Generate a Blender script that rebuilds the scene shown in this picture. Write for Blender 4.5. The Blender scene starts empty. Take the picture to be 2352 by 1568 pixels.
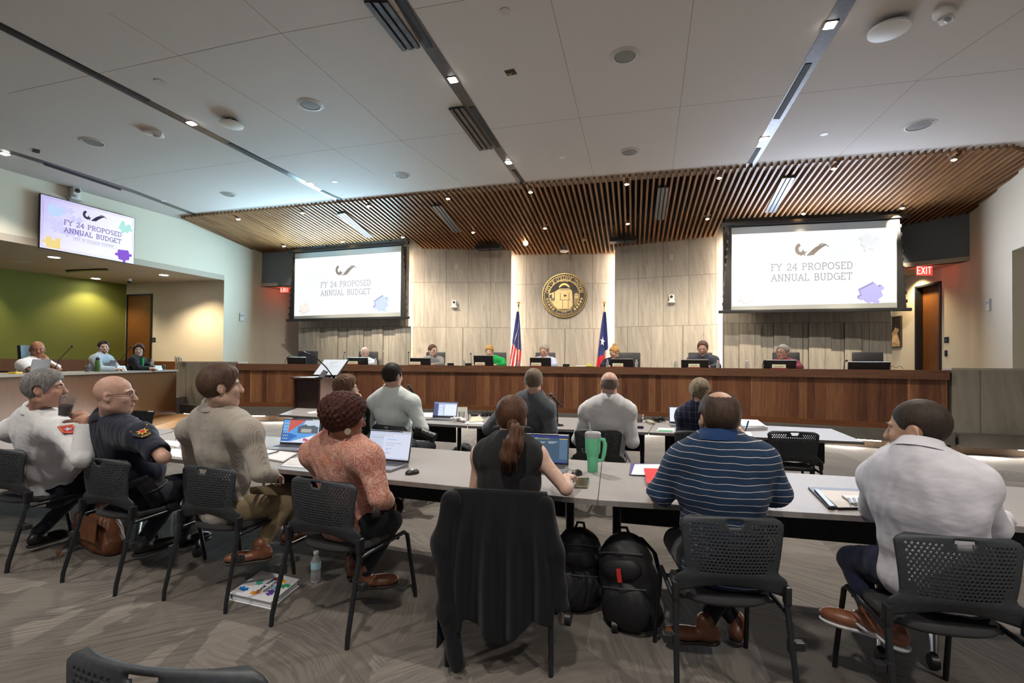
import bpy, bmesh, math, random
import numpy as np
from mathutils import Vector, Matrix, Euler
try:
    import openvdb as vdb
except ImportError:
    import pyopenvdb as vdb
random.seed(7)
C = bpy.context.scene.collection
SC = bpy.context.scene

# ------------------------------------------------------------------ camera
F = 1130.0; EYE = 1.466
cam_d = bpy.data.cameras.new('camera'); cam = bpy.data.objects.new('camera', cam_d); C.objects.link(cam)
cam_d.sensor_width = 36.0; cam_d.lens = 36.0 * F / 2352; cam_d.clip_start = 0.05; cam_d.clip_end = 200
PITCH, ROLL, YAW = math.radians(0.75), math.radians(0.5), math.atan(299 / F)
PPY = 836.9 - F * math.tan(PITCH)
cam_d.shift_y = (PPY - 784) / 2352
CR = Matrix.Rotation(YAW, 3, 'Z') @ Matrix.Rotation(math.pi / 2 + PITCH, 3, 'X') @ Matrix.Rotation(ROLL, 3, 'Z')
cam.matrix_world = Matrix.Translation((0, 0, EYE)) @ CR.to_4x4()
SC.camera = cam
EYEV = Vector((0, 0, EYE))
def ray(px, py):
    return CR @ Vector(((px - 1176) / F, -(py - PPY) / F, -1.0))
def P(px, py, zd):                     # world point on the sight line of a pixel at depth zd
    return EYEV + ray(px, py) * zd
def atz(px, py, z):                    # ... on the level z
    r = ray(px, py); return EYEV + r * ((z - EYE) / r.z)
def hor(px): return 836.9 + (px - 1176) * math.tan(ROLL)
def G(px, zd, z=0.0):                  # plan position straight below/above a sight line
    v = EYEV + ray(px, hor(px)) * zd; v.z = z; return v
def atline(px, A, B, z=0.0):           # where the sight column px crosses the plan line A-B
    r = ray(px, hor(px)); a = Vector((A[0], A[1])); d = Vector((B[0] - A[0], B[1] - A[1]))
    det = r.x * (-d.y) + d.x * r.y
    t = (a.x * (-d.y) + d.x * a.y) / det
    return Vector((r.x * t, r.y * t, z))

# ------------------------------------------------------------------ world, exposure
w = bpy.data.worlds.new('room_air'); SC.world = w; w.use_nodes = True
w.node_tree.nodes['Background'].inputs[0].default_value = (0.85, 0.88, 1.0, 1)
w.node_tree.nodes['Background'].inputs[1].default_value = 0.13
SC.view_settings.view_transform = 'Standard'; SC.view_settings.look = 'None'
SC.view_settings.gamma = 1.0; SC.view_settings.use_curve_mapping = False
SC.view_settings.exposure = 0.66
cy = SC.cycles; cy.max_bounces = 5; cy.diffuse_bounces = 2; cy.glossy_bounces = 2; cy.transmission_bounces = 6; cy.transparent_max_bounces = 6; cy.volume_bounces = 0; cy.use_adaptive_sampling = True; cy.adaptive_threshold = .1; cy.adaptive_min_samples = 20
cy.caustics_reflective = False; cy.caustics_refractive = False; cy.sample_clamp_indirect = 4.0
def light(kind, name, loc, power, color=(1, 1, 1), size=0.05, target=None, angle=60, blend=0.4, sy=None):
    d = bpy.data.lights.new(name, kind); d.energy = power; d.color = color
    if kind == 'AREA':
        d.size = size
        if sy: d.shape = 'RECTANGLE'; d.size_y = sy
    else: d.shadow_soft_size = size
    if kind == 'SPOT': d.spot_size = math.radians(angle); d.spot_blend = blend
    o = bpy.data.objects.new(name, d); C.objects.link(o); o.location = loc
    if target is not None:
        o.rotation_euler = (Vector(target) - Vector(loc)).to_track_quat('-Z', 'Y').to_euler()
    return o
WARM = (1.0, 0.85, 0.66); NEUT = (1.0, 0.93, 0.84); COOL = (0.72, 0.86, 1.0)

# ------------------------------------------------------------------ materials
MATS = {}
ESC = .65      # emission of pictures, set against the exposure
class NT:
    def __init__(s, m): s.m = m; s.t = m.node_tree; s.b = s.t.nodes['Principled BSDF']
    def n(s, typ, **kw):
        x = s.t.nodes.new(typ)
        for k, v in kw.items():
            if k.startswith('i_'):
                key = k[2:]; key = int(key) if key.isdigit() else key
                x.inputs[key].default_value = v
            else: setattr(x, k, v)
        return x
    def l(s, a, b): s.t.links.new(a, b)
    def coord(s, which='Object', scale=(1, 1, 1), rot=(0, 0, 0)):
        c = s.n('ShaderNodeTexCoord'); mp = s.n('ShaderNodeMapping')
        mp.inputs['Scale'].default_value = scale; mp.inputs['Rotation'].default_value = rot
        s.l(c.outputs[which], mp.inputs[0]); return mp.outputs[0]
    def noise(s, vec, scale, detail=3, rough=.5):
        x = s.n('ShaderNodeTexNoise'); x.inputs['Scale'].default_value = scale
        x.inputs['Detail'].default_value = detail; x.inputs['Roughness'].default_value = rough
        s.l(vec, x.inputs['Vector']); return x.outputs['Fac']
    def ramp(s, fac, stops, interp='LINEAR'):
        x = s.n('ShaderNodeValToRGB'); e = x.color_ramp.elements; x.color_ramp.interpolation = interp
        while len(e) < len(stops): e.new(.5)
        for k, (p, c) in enumerate(stops):
            e[k].position = p; e[k].color = (*c, 1) if len(c) == 3 else c
        s.l(fac, x.inputs[0]); return x.outputs[0]
    def mix(s, fac, a, b, mode='MIX'):
        x = s.n('ShaderNodeMix', data_type='RGBA', blend_type=mode)
        for k, v in ((0, fac), (6, a), (7, b)):
            if hasattr(v, 'links'): s.l(v, x.inputs[k])
            elif k: x.inputs[k].default_value = (*v, 1) if len(v) == 3 else v
            else: x.inputs[0].default_value = v
        return x.outputs[2]
    def math(s, op, a, b=None, c=None):
        x = s.n('ShaderNodeMath', operation=op)
        for k, v in enumerate((a, b, c)):
            if v is None: continue
            if hasattr(v, 'links'): s.l(v, x.inputs[k])
            else: x.inputs[k].default_value = v
        return x.outputs[0]
    def sep(s, v):
        x = s.n('ShaderNodeSeparateXYZ'); s.l(v, x.inputs[0]); return x.outputs
    def bump(s, h, strength=.3, dist=.01):
        x = s.n('ShaderNodeBump'); x.inputs['Strength'].default_value = strength; x.inputs['Distance'].default_value = dist
        s.l(h, x.inputs['Height']); s.l(x.outputs[0], s.b.inputs['Normal'])
    def col(s, c): s.l(c, s.b.inputs['Base Color'])
def mat(name, color, rough=.6, metal=0, emit=None, es=1.0, spec=None, trans=0, alpha=None, coat=0, sheen=0):
    if name in MATS: return MATS[name]
    m = bpy.data.materials.new(name); m.use_nodes = True; b = m.node_tree.nodes['Principled BSDF']
    b.inputs['Base Color'].default_value = (*color, 1); b.inputs['Roughness'].default_value = rough
    b.inputs['Metallic'].default_value = metal
    if spec is not None: b.inputs['Specular IOR Level'].default_value = spec
    if emit: b.inputs['Emission Color'].default_value = (*emit, 1); b.inputs['Emission Strength'].default_value = es
    if trans: b.inputs['Transmission Weight'].default_value = trans
    if coat: b.inputs['Coat Weight'].default_value = coat
    if sheen: b.inputs['Sheen Weight'].default_value = sheen
    MATS[name] = m; return m
def nmat(name, color, rough=.6, var=.12, scale=20, bump=.15, bd=.004, stretch=(1, 1, 1), **kw):
    """plain colour broken up by noise, with a little bump"""
    if name in MATS: return MATS[name]
    m = mat(name, color, rough, **kw); t = NT(m); v = t.coord('Object', stretch)
    f = t.noise(v, scale, 4, .6)
    lo = [max(0, c * (1 - var)) for c in color]; hi = [min(1, c * (1 + var)) for c in color]
    t.col(t.ramp(f, [(.3, lo), (.7, hi)]))
    if bump: t.bump(f, bump, bd)
    return m

# ------------------------------------------------------------------ meshes
class MB:
    def __init__(s): s.v = []; s.f = []; s.m = []; s.cur = 0
    def add(s, vs, fs, mi=None):
        o = len(s.v); s.v.extend([tuple(x) for x in vs])
        for f in fs: s.f.append([o + i for i in f]); s.m.append(s.cur if mi is None else mi)
        return s
    def box(s, x0, x1, y0, y1, z0, z1, M=None, mi=None, bev=0):
        if bev:
            bm = bmesh.new(); bmesh.ops.create_cube(bm, size=1)
            for v in bm.verts: v.co = ((x0 + x1) / 2 + v.co.x * (x1 - x0), (y0 + y1) / 2 + v.co.y * (y1 - y0), (z0 + z1) / 2 + v.co.z * (z1 - z0))
            bmesh.ops.bevel(bm, geom=bm.edges[:], offset=bev, segments=2, affect='EDGES', profile=.6)
            vs = [v.co.copy() for v in bm.verts]; fs = [[v.index for v in f.verts] for f in bm.faces]; bm.free()
        else:
            vs = [Vector((x, y, z)) for z in (z0, z1) for y in (y0, y1) for x in (x0, x1)]
            fs = [(0, 2, 3, 1), (4, 5, 7, 6), (0, 1, 5, 4), (2, 6, 7, 3), (0, 4, 6, 2), (1, 3, 7, 5)]
        if M is not None: vs = [M @ v for v in vs]
        return s.add(vs, fs, mi)
    def quad(s, a, b, c, d, mi=None): return s.add([a, b, c, d], [(0, 1, 2, 3)], mi)
    def prism(s, pts, d, mi=None):
        """closed outline (3D points, flat) swept by vector d"""
        n = len(pts); d = Vector(d); vs = [Vector(p) for p in pts] + [Vector(p) + d for p in pts]
        fs = [list(range(n))[::-1], list(range(n, 2 * n))] + [(i, (i + 1) % n, n + (i + 1) % n, n + i) for i in range(n)]
        return s.add(vs, fs, mi)
    def tube(s, pts, r, n=8, mi=None, close=True, flat=1.0):
        pts = [Vector(p) for p in pts]; R = r if hasattr(r, '__len__') else [r] * len(pts)
        vs = []; fs = []; up = None
        for i, p in enumerate(pts):
            t = (pts[min(i + 1, len(pts) - 1)] - pts[max(i - 1, 0)]).normalized()
            if up is None:
                up = Vector((0, 0, 1)) if abs(t.z) < .9 else Vector((0, 1, 0))
            a = t.cross(up).normalized(); b = a.cross(t).normalized(); up = b
            for k in range(n):
                an = 2 * math.pi * k / n
                vs.append(p + (a * math.cos(an) + b * math.sin(an) * flat) * R[i])
        for i in range(len(pts) - 1):
            for k in range(n): fs.append((i * n + k, i * n + (k + 1) % n, (i + 1) * n + (k + 1) % n, (i + 1) * n + k))
        if close: fs.append(list(range(n))[::-1]); fs.append([(len(pts) - 1) * n + k for k in range(n)])
        return s.add(vs, fs, mi)
    def lathe(s, prof, n=24, M=None, mi=None):
        vs = []; fs = []; m = len(prof)
        for (r, z) in prof:
            for k in range(n):
                an = 2 * math.pi * k / n; vs.append(Vector((r * math.cos(an), r * math.sin(an), z)))
        for i in range(m - 1):
            for k in range(n): fs.append((i * n + k, i * n + (k + 1) % n, (i + 1) * n + (k + 1) % n, (i + 1) * n + k))
        if prof[0][0] > 1e-5: fs.append(list(range(n))[::-1])
        if prof[-1][0] > 1e-5: fs.append([(m - 1) * n + k for k in range(n)])
        if M is not None: vs = [M @ v for v in vs]
        return s.add(vs, fs, mi)
    def ball(s, c, r, n=12, mi=None, M=None):
        prof = [(math.sin(math.pi * i / n), -math.cos(math.pi * i / n)) for i in range(n + 1)]
        r = r if hasattr(r, '__len__') else (r, r, r)
        MM = (M or Matrix.Identity(4)) @ Matrix.Translation(c) @ Matrix.Diagonal((*r, 1))
        return s.lathe([(max(a, 1e-6), z) for a, z in prof], 2 * n, MM, mi)
    def build(s, name, mats, parent=None, smooth=False, M=None, label=None):
        me = bpy.data.meshes.new(name); me.from_pydata([tuple(v) for v in s.v], [], s.f)
        mats = mats if isinstance(mats, (list, tuple)) else [mats]
        for m in mats: me.materials.append(m)
        if len(mats) > 1: me.polygons.foreach_set('material_index', s.m)
        bm = bmesh.new(); bm.from_mesh(me)
        bmesh.ops.recalc_face_normals(bm, faces=bm.faces[:]); bm.to_mesh(me); bm.free()
        if smooth: smooth_by_angle(me, 40 if smooth is True else smooth)
        o = bpy.data.objects.new(name, me); C.objects.link(o)
        if parent is not None: o.parent = parent
        if M is not None: o.matrix_basis = M
        if label: o['label'] = label
        return o
def smooth_by_angle(me, deg):
    me.polygons.foreach_set('use_smooth', [True] * len(me.polygons))
    bm = bmesh.new(); bm.from_mesh(me); c = math.radians(deg)
    for e in bm.edges:
        e.smooth = not (len(e.link_faces) != 2 or e.calc_face_angle(0) > c)
    bm.to_mesh(me); bm.free()
def np_mesh(name, v, f, mats, parent=None, matidx=None):
    me = bpy.data.meshes.new(name); me.vertices.add(len(v)); me.vertices.foreach_set('co', np.asarray(v, np.float32).ravel())
    k = f.shape[1]; me.loops.add(f.size); me.loops.foreach_set('vertex_index', np.ascontiguousarray(f).ravel().astype(np.int32))
    me.polygons.add(len(f)); me.polygons.foreach_set('loop_start', np.arange(0, f.size, k, dtype=np.int32))
    me.update(calc_edges=True)
    me.polygons.foreach_set('use_smooth', np.ones(len(f), bool))
    mats = mats if isinstance(mats, (list, tuple)) else [mats]
    for m in mats: me.materials.append(m)
    if matidx is not None: me.polygons.foreach_set('material_index', np.asarray(matidx, np.int32))
    o = bpy.data.objects.new(name, me); C.objects.link(o)
    if parent is not None: o.parent = parent
    return o
def empty(name, label, cat, loc=(0, 0, 0), rz=0, group=None, M=None):
    o = bpy.data.objects.new(name, None); C.objects.link(o); o.empty_display_size = .1
    if M is not None: o.matrix_world = M
    else: o.location = loc; o.rotation_euler = (0, 0, rz)
    return tag(o, label, cat, group)
def tag(o, label, cat, group=None):
    o['label'] = label; o['category'] = cat
    if group: o['group'] = group
    return o
def struct(o): o['kind'] = 'structure'; return o
def copy_tree(o, parent=None):
    c = o.copy(); C.objects.link(c)
    if parent is not None: c.parent = parent
    for ch in list(o.children): copy_tree(ch, c)
    return c
def frame(o, x, z):
    """matrix with origin o, x axis along x, z axis near z"""
    x = Vector(x).normalized(); z = Vector(z); y = z.cross(x).normalized(); z = x.cross(y).normalized()
    M = Matrix((x, y, z)).transposed().to_4x4(); M.translation = Vector(o); return M
def XF(o, X, Y, Z):
    M = Matrix((Vector(X), Vector(Y), Vector(Z))).transposed().to_4x4(); M.translation = Vector(o); return M

# stroke lettering: unit cell 0..1 wide, 0..1 high
def arc(cx, cy, rx, ry, a0, a1, n=10):
    return [(cx + rx * math.cos(math.radians(a0 + (a1 - a0) * i / n)), cy + ry * math.sin(math.radians(a0 + (a1 - a0) * i / n))) for i in range(n + 1)]
def sf(x, y): return [(x - .11, y), (x + .11, y)]
GLY = {
 'A': (.8, [[(.05, 0), (.4, 1), (.75, 0)], [(.18, .35), (.62, .35)], sf(.07, 0), sf(.73, 0)]),
 'B': (.72, [[(.15, 0), (.15, 1)], [(.05, 1), (.4, 1)] + arc(.4, .76, .22, .24, 90, -90) + [(.15, .52)], [(.4, .52)] + arc(.42, .26, .26, .26, 90, -90) + [(.05, 0)]]),
 'C': (.8, [arc(.45, .5, .38, .5, 45, 315, 16), [(.72, .7), (.72, .98)]]),
 'D': (.8, [[(.15, 0), (.15, 1)], [(.05, 1), (.35, 1)] + arc(.35, .5, .38, .5, 90, -90, 14) + [(.05, 0)]]),
 'E': (.68, [[(.15, 0), (.15, 1)], [(.05, 1), (.6, 1), (.6, .82)], [(.15, .52), (.45, .52)], [(.05, 0), (.62, 0), (.62, .18)]]),
 'F': (.64, [[(.15, 0), (.15, 1)], [(.05, 1), (.6, 1), (.6, .82)], [(.15, .52), (.45, .52)], sf(.15, 0)]),
 'G': (.84, [arc(.45, .5, .38, .5, 45, 360, 16), [(.83, .5), (.55, .5)], [(.83, .5), (.83, .05)]]),
 'I': (.3, [[(.15, 0), (.15, 1)], sf(.15, 0), sf(.15, 1)]),
 'L': (.64, [[(.15, 0), (.15, 1)], sf(.15, 1), [(.05, 0), (.6, 0), (.6, .2)]]),
 'N': (.85, [[(.15, 0), (.15, 1), (.7, 0), (.7, 1)], sf(.15, 0), sf(.12, 1), sf(.7, 1)]),
 'O': (.9, [arc(.45, .5, .4, .5, 0, 360, 20)]),
 'P': (.7, [[(.15, 0), (.15, 1)], [(.05, 1), (.4, 1)] + arc(.4, .74, .25, .26, 90, -90) + [(.15, .48)], sf(.15, 0)]),
 'R': (.78, [[(.15, 0), (.15, 1)], [(.05, 1), (.4, 1)] + arc(.4, .74, .25, .26, 90, -90) + [(.15, .48)], [(.4, .48), (.68, 0), (.78, 0)], sf(.15, 0)]),
 'S': (.66, [arc(.34, .75, .24, .25, 30, 270, 12) + arc(.34, .25, .26, .25, 90, -150, 12)]),
 'T': (.76, [[(.38, 0), (.38, 1)], [(.05, .8), (.05, 1), (.71, 1), (.71, .8)], sf(.38, 0)]),
 'U': (.82, [[(.15, 1), (.15, .35)] + arc(.41, .33, .26, .33, 180, 360, 12) + [(.67, 1)], sf(.15, 1), sf(.67, 1)]),
 'X': (.8, [[(.08, 0), (.72, 1)], [(.08, 1), (.72, 0)], sf(.1, 0), sf(.7, 0), sf(.1, 1), sf(.7, 1)]),
 'Y': (.8, [[(.08, 1), (.4, .5), (.72, 1)], [(.4, .5), (.4, 0)], sf(.4, 0), sf(.1, 1), sf(.7, 1)]),
 '2': (.66, [arc(.33, .72, .25, .28, 170, -30, 12) + [(.07, 0), (.62, 0), (.62, .15)]]),
 '4': (.7, [[(.5, 0), (.5, 1), (.05, .3), (.68, .3)], sf(.5, 0)]),
 '1': (.4, [[(.05, .82), (.2, 1), (.2, 0)], sf(.2, 0)]),
 '9': (.64, [arc(.32, .7, .24, .3, 0, 360, 14) + [(.55, .5), (.4, .05), (.15, .02)]]),
 '3': (.62, [arc(.3, .75, .22, .25, 150, -90, 12), arc(.3, .26, .26, .26, 90, -150, 12)]),
 '8': (.62, [arc(.3, .75, .2, .25, 0, 360, 14), arc(.3, .25, .26, .25, 0, 360, 14)]),
 ' ': (.45, []), '-': (.4, [[(.05, .45), (.35, .45)]]), ':': (.2, [])}
def text_w(t, h, sp=.12): return sum((GLY[c][0] + sp) * h for c in t)
def stroke(mb, pts, wd, M, th, mi=None):
    """flat ribbon in the local XY plane of M, thickness th along +Z"""
    for (x0, y0), (x1, y1) in zip(pts[:-1], pts[1:]):
        d = Vector((x1 - x0, y1 - y0, 0)); L = d.length
        if L < 1e-9: continue
        d /= L; q = Vector((-d.y, d.x, 0)) * wd / 2; e = d * wd * .35
        a = Vector((x0, y0, 0)) - e; b = Vector((x1, y1, 0)) + e
        mb.prism([M @ (a - q), M @ (b - q), M @ (b + q), M @ (a + q)], M.to_3x3() @ Vector((0, 0, th)), mi)
def text(mb, t, h, wd, M, th=.002, align=.5, sp=.12, mi=None):
    x = -text_w(t, h, sp) * align
    for c in t:
        for s_ in GLY[c][1]: stroke(mb, [(x + a * h, b * h) for a, b in s_], wd, M, th, mi)
        x += (GLY[c][0] + sp) * h
# ================================================================== lamps' shared settings
def dirw(v): return (CR @ Vector(v))
ZC, ZA, ZS = 5.3, 3.87, 4.93       # white ceiling, alcove ceilings/soffits, lower end of the slats
FP = .65                           # council platform

def ribbon(name, pts, z0, z1, th, mats, parent=None, matrel=None, zfun=None, closed_back=True):
    """upright band along plan points (2D), front face = right-hand side facing the camera, thickness th away from it; UV = (arc length, height)"""
    pts = [Vector((p[0], p[1])) for p in pts]; n = len(pts); L = [0]
    for a, b in zip(pts[:-1], pts[1:]): L.append(L[-1] + (b - a).length)
    nor = []
    for i in range(n):
        d = (pts[min(i + 1, n - 1)] - pts[max(i - 1, 0)]).normalized(); q = Vector((-d.y, d.x))
        nor.append(q)
    vs = []; uv = []
    for i, p in enumerate(pts):
        q = p + nor[i] * th
        za, zb = (z0, z1) if zfun is None else zfun(i / (n - 1))
        for (xy, z) in ((p, za), (p, zb), (q, zb), (q, za)):
            vs.append((xy.x, xy.y, z)); uv.append((L[i], z))
    fs = []
    for i in range(n - 1):
        a, b = 4 * i, 4 * i + 4
        fs += [(a, b, b + 1, a + 1), (a + 1, b + 1, b + 2, a + 2), (a + 2, b + 2, b + 3, a + 3), (a + 3, b + 3, b, a)]
    fs += [(0, 1, 2, 3), (4 * n - 4, 4 * n - 1, 4 * n - 2, 4 * n - 3)]
    me = bpy.data.meshes.new(name); me.from_pydata(vs, [], fs)
    for m in (mats if isinstance(mats, (list, tuple)) else [mats]): me.materials.append(m)
    ul = me.uv_layers.new(name='UVMap')
    for lp in me.loops: ul.data[lp.index].uv = uv[lp.vertex_index]
    o = bpy.data.objects.new(name, me); C.objects.link(o)
    if parent is not None: o.parent = parent
    return o

# ------------------------------------------------------------------ surface materials
def m_paint(name, c, rough=.75):
    m = mat(name, c, rough); t = NT(m); f = t.noise(t.coord('Object'), 180, 3)
    t.bump(f, .06, .002); return m
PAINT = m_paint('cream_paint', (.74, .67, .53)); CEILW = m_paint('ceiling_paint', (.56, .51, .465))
GREYP = m_paint('grey_paint', (.16, .18, .20)); GREEN = m_paint('green_paint', (.15, .16, .018))
def m_carpet():
    m = mat('carpet', (.2, .18, .16), .95, spec=.1); t = NT(m)
    co = t.n('ShaderNodeTexCoord').outputs['Object']
    # broad tiles, each brushed with streaks in its own direction
    big = t.n('ShaderNodeTexNoise'); big.inputs['Scale'].default_value = 1.1; big.inputs['Detail'].default_value = 2; t.l(co, big.inputs['Vector'])
    off = t.n('ShaderNodeVectorMath', operation='SCALE'); off.inputs['Scale'].default_value = .42; t.l(big.outputs['Color'], off.inputs[0])
    wv = t.n('ShaderNodeVectorMath', operation='ADD'); t.l(co, wv.inputs[0]); t.l(off.outputs[0], wv.inputs[1])
    def streak(rot, sc):
        r_ = t.n('ShaderNodeMapping'); r_.inputs['Rotation'].default_value = (0, 0, rot); t.l(wv.outputs[0], r_.inputs[0])
        q_ = t.n('ShaderNodeMapping'); q_.inputs['Scale'].default_value = (sc * .05, sc, 1); t.l(r_.outputs[0], q_.inputs[0])
        f = t.noise(q_.outputs[0], 1.0, 2.5, .6)
        return t.ramp(f, [(.44, (0, 0, 0)), (.50, (.85, .85, .85)), (.56, (1, 1, 1)), (.60, (.1, .1, .1))])
    a = streak(.45, 34); b = streak(-.75, 30); c_ = streak(1.35, 28)
    ck = t.n('ShaderNodeTexVoronoi', feature='F1', voronoi_dimensions='2D'); ck.distance = 'CHEBYCHEV'
    ck.inputs['Scale'].default_value = 1.1; ck.inputs['Randomness'].default_value = 0.35; t.l(co, ck.inputs['Vector'])
    sc_ = t.sep(ck.outputs['Color'])
    lines = t.mix(t.math('GREATER_THAN', sc_[2], .66), t.mix(t.math('GREATER_THAN', sc_[0], .5), a, b), c_)
    msk = t.ramp(t.noise(t.coord('Object', (1, 1, 1), (0, 0, .6)), 1.9, 2), [(.34, (.25, .25, .25)), (.6, (1, 1, 1))])
    pile = t.noise(co, 260, 2)
    base = t.mix(sc_[1], (.125, .110, .098), (.205, .185, .165))
    base = t.mix(t.math('MULTIPLY', t.math('MULTIPLY', lines, msk), .55), base, (.07, .064, .062))
    base = t.mix(.28, base, t.ramp(pile, [(.25, (.08, .08, .08)), (.75, (.9, .88, .85))]), 'SOFT_LIGHT')
    t.col(base); t.bump(pile, .5, .006)
    return m
CARPET = m_carpet()
def m_walnut(name, c0, c1, c2, horiz=False, wid=7.0, lam=True, rough=.38):
    m = mat(name, c1, rough, spec=.4); t = NT(m)
    uvn = t.n('ShaderNodeUVMap').outputs[0]; s_ = t.sep(uvn); u, v = (s_[0], s_[1]) if not horiz else (s_[1], s_[0])
    cm = t.n('ShaderNodeCombineXYZ'); t.l(u, cm.inputs[0]); t.l(v, cm.inputs[1])
    mp = t.n('ShaderNodeMapping'); mp.inputs['Scale'].default_value = (9, .55, 1); t.l(cm.outputs[0], mp.inputs[0])
    g = t.noise(mp.outputs[0], 3.2, 6, .65)
    mp2 = t.n('ShaderNodeMapping'); mp2.inputs['Scale'].default_value = (60, 1.2, 1); t.l(cm.outputs[0], mp2.inputs[0])
    fine = t.noise(mp2.outputs[0], 4, 3)
    if lam:
        vo = t.n('ShaderNodeTexVoronoi', voronoi_dimensions='1D', feature='F1'); vo.inputs['Scale'].default_value = wid
        t.l(u, vo.inputs['W']); rnd = t.sep(vo.outputs['Color'])
        k = t.math('ADD', t.math('MULTIPLY', rnd[0], .42), t.math('MULTIPLY', g, .72))
    else: k = t.math('ADD', .3, t.math('MULTIPLY', g, .5))
    c = t.ramp(k, [(.25, c0), (.55, c1), (.88, c2)])
    if lam:   # sapwood streak at the edge of a few boards
        e = t.math('GREATER_THAN', t.math('ADD', vo.outputs['Distance'], t.math('MULTIPLY', t.math('SUBTRACT', g, .5), .18)), .72)
        c = t.mix(t.math('MULTIPLY', e, t.math('GREATER_THAN', rnd[1], .45)), c, (.32, .15, .06))
    c = t.mix(.35, c, t.ramp(fine, [(.3, (.25, .25, .25)), (.7, (.75, .75, .75))]), 'SOFT_LIGHT')
    t.col(c); t.bump(fine, .08, .001); return m
WALNUT = m_walnut('walnut_panel', (.055, .020, .011), (.145, .058, .026), (.27, .125, .055))
WALNUTH = m_walnut('walnut_cap', (.085, .036, .02), (.18, .085, .045), (.27, .15, .08), True, 1.1)
WALNUTB = m_walnut('walnut_base_rail', (.07, .022, .008), (.14, .05, .018), (.2, .085, .03), True, .7)
OAKL = m_walnut('brown_veneer', (.07, .026, .009), (.13, .052, .017), (.20, .085, .028), False, 2, False)
DOORW = m_walnut('door_veneer', (.10, .035, .008), (.16, .062, .014), (.22, .09, .022), False, 1, False)
def m_stone(name, k=1.0, low=.46):
    m = mat(name, (.5, .45, .36), .55); t = NT(m)
    uvn = t.n('ShaderNodeUVMap').outputs[0]; s_ = t.sep(uvn); u, v = s_[0], s_[1]
    r1 = t.math('GREATER_THAN', v, 2.55); r2 = t.math('GREATER_THAN', v, 3.89)
    row = t.math('ADD', r1, r2)
    wd = t.math('ADD', low, t.math('MULTIPLY', r1, .66 - low))
    uu = t.math('ADD', t.math('DIVIDE', u, wd), t.math('MULTIPLY', t.math('SUBTRACT', 1, r1), t.math('MULTIPLY', t.math('SINE', t.math('MULTIPLY', u, 5.1)), .22)))
    cell = t.math('FLOOR', uu); fr = t.math('FRACT', uu)
    edge = t.math('MULTIPLY', t.math('MINIMUM', fr, t.math('SUBTRACT', 1, fr)), wd)
    dv = t.math('MINIMUM', t.math('ABSOLUTE', t.math('SUBTRACT', v, 2.55)), t.math('ABSOLUTE', t.math('SUBTRACT', v, 3.89)))
    joint = t.math('LESS_THAN', t.math('MINIMUM', edge, dv), .0055)
    wn = t.n('ShaderNodeTexWhiteNoise', noise_dimensions='2D'); cb = t.n('ShaderNodeCombineXYZ'); t.l(cell, cb.inputs[0]); t.l(row, cb.inputs[1]); t.l(cb.outputs[0], wn.inputs['Vector'])
    rnd = wn.outputs['Value']
    cm = t.n('ShaderNodeCombineXYZ'); t.l(t.math('ADD', u, t.math('MULTIPLY', v, t.math('SUBTRACT', t.math('MULTIPLY', rnd, .22), .08))), cm.inputs[0]); t.l(v, cm.inputs[1]); t.l(t.math('MULTIPLY', rnd, 9), cm.inputs[2])
    mp = t.n('ShaderNodeMapping'); mp.inputs['Scale'].default_value = (7, .55, 1); t.l(cm.outputs[0], mp.inputs[0])
    g = t.noise(mp.outputs[0], 1.6, 5, .6)
    vein = t.ramp(t.math('ABSOLUTE', t.math('SUBTRACT', t.noise(mp.outputs[0], .8, 3, .5), .5)), [(.0, (1, 1, 1)), (.018, (0, 0, 0))])
    c = t.ramp(g, [(.25, tuple(k * x for x in (.29, .262, .22))), (.75, tuple(k * x for x in (.46, .42, .35)))])
    c = t.mix(t.math('MULTIPLY', rnd, .28), c, (.27 * k, .24 * k, .19 * k))
    c = t.mix(t.math('MULTIPLY', vein, .28), c, (.13, .10, .07))
    c = t.mix(t.math('MULTIPLY', joint, .75), c, (.06, .05, .04))
    t.col(c); t.bump(t.math('SUBTRACT', g, joint), .15, .004); return m
STONE = m_stone('stone_panel'); STONEL = m_stone('stone_box', .85, .5)
BLACK = mat('matte_black', (.006, .006, .007), .7); DARKM = nmat('dark_metal', (.035, .035, .04), .4, .15, 30, .03, metal=.6)
WHITEP = mat('white_plastic', (.72, .71, .68), .45); BLKP = mat('black_plastic', (.012, .012, .014), .42)
GREYPL = nmat('plinth_grey', (.085, .08, .07), .6, .15, 8, .05); CHROME = mat('chrome', (.75, .75, .76), .15, 1)
LEDW = mat('led_strip', (1, 1, 1), .5, emit=(1, .95, .88), es=5)
LAMP = mat('lamp_face', (1, 1, 1), .5, emit=(1, .96, .92), es=30); LAMPW = mat('warm_lamp_face', (1, .9, .7), .5, emit=(1, .62, .3), es=14)
SLOT = nmat('slot_metal', (.06, .058, .062), .33, .35, 14, .05, metal=.5)
SLATW = m = mat('slat_wood', (.23, .105, .04), .5)
_t = NT(m); _v = _t.coord('Object', (40, .6, 8)); _t.col(_t.ramp(_t.noise(_v, 1, 5), [(.3, (.13, .055, .02)), (.7, (.30, .145, .055))]))

# ------------------------------------------------------------------ plan of the room
wl_dir = (G(1615, 10) - G(1615, 1)).normalized()                 # direction of the left wall
WL0 = G(0, 9.85); WL1 = G(512, 14.45); WL2 = G(685, 17.0)
wallL = [(WL1 - (WL1 - WL0).normalized() * 22), WL1]
WR1 = G(2228, 10.95); WRd = (CR @ Vector((.42, 0, -1))); WRd.z = 0; WRd.normalize()
GR0 = G(0, 12.9); GR1 = G(287, 15.4)                              # green wall
GRn = (GR1 - GR0).normalized()

fl = MB(); fl.box(-24, 16, -6, 24, -.05, 0); struct(fl.build('floor', CARPET))
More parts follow.
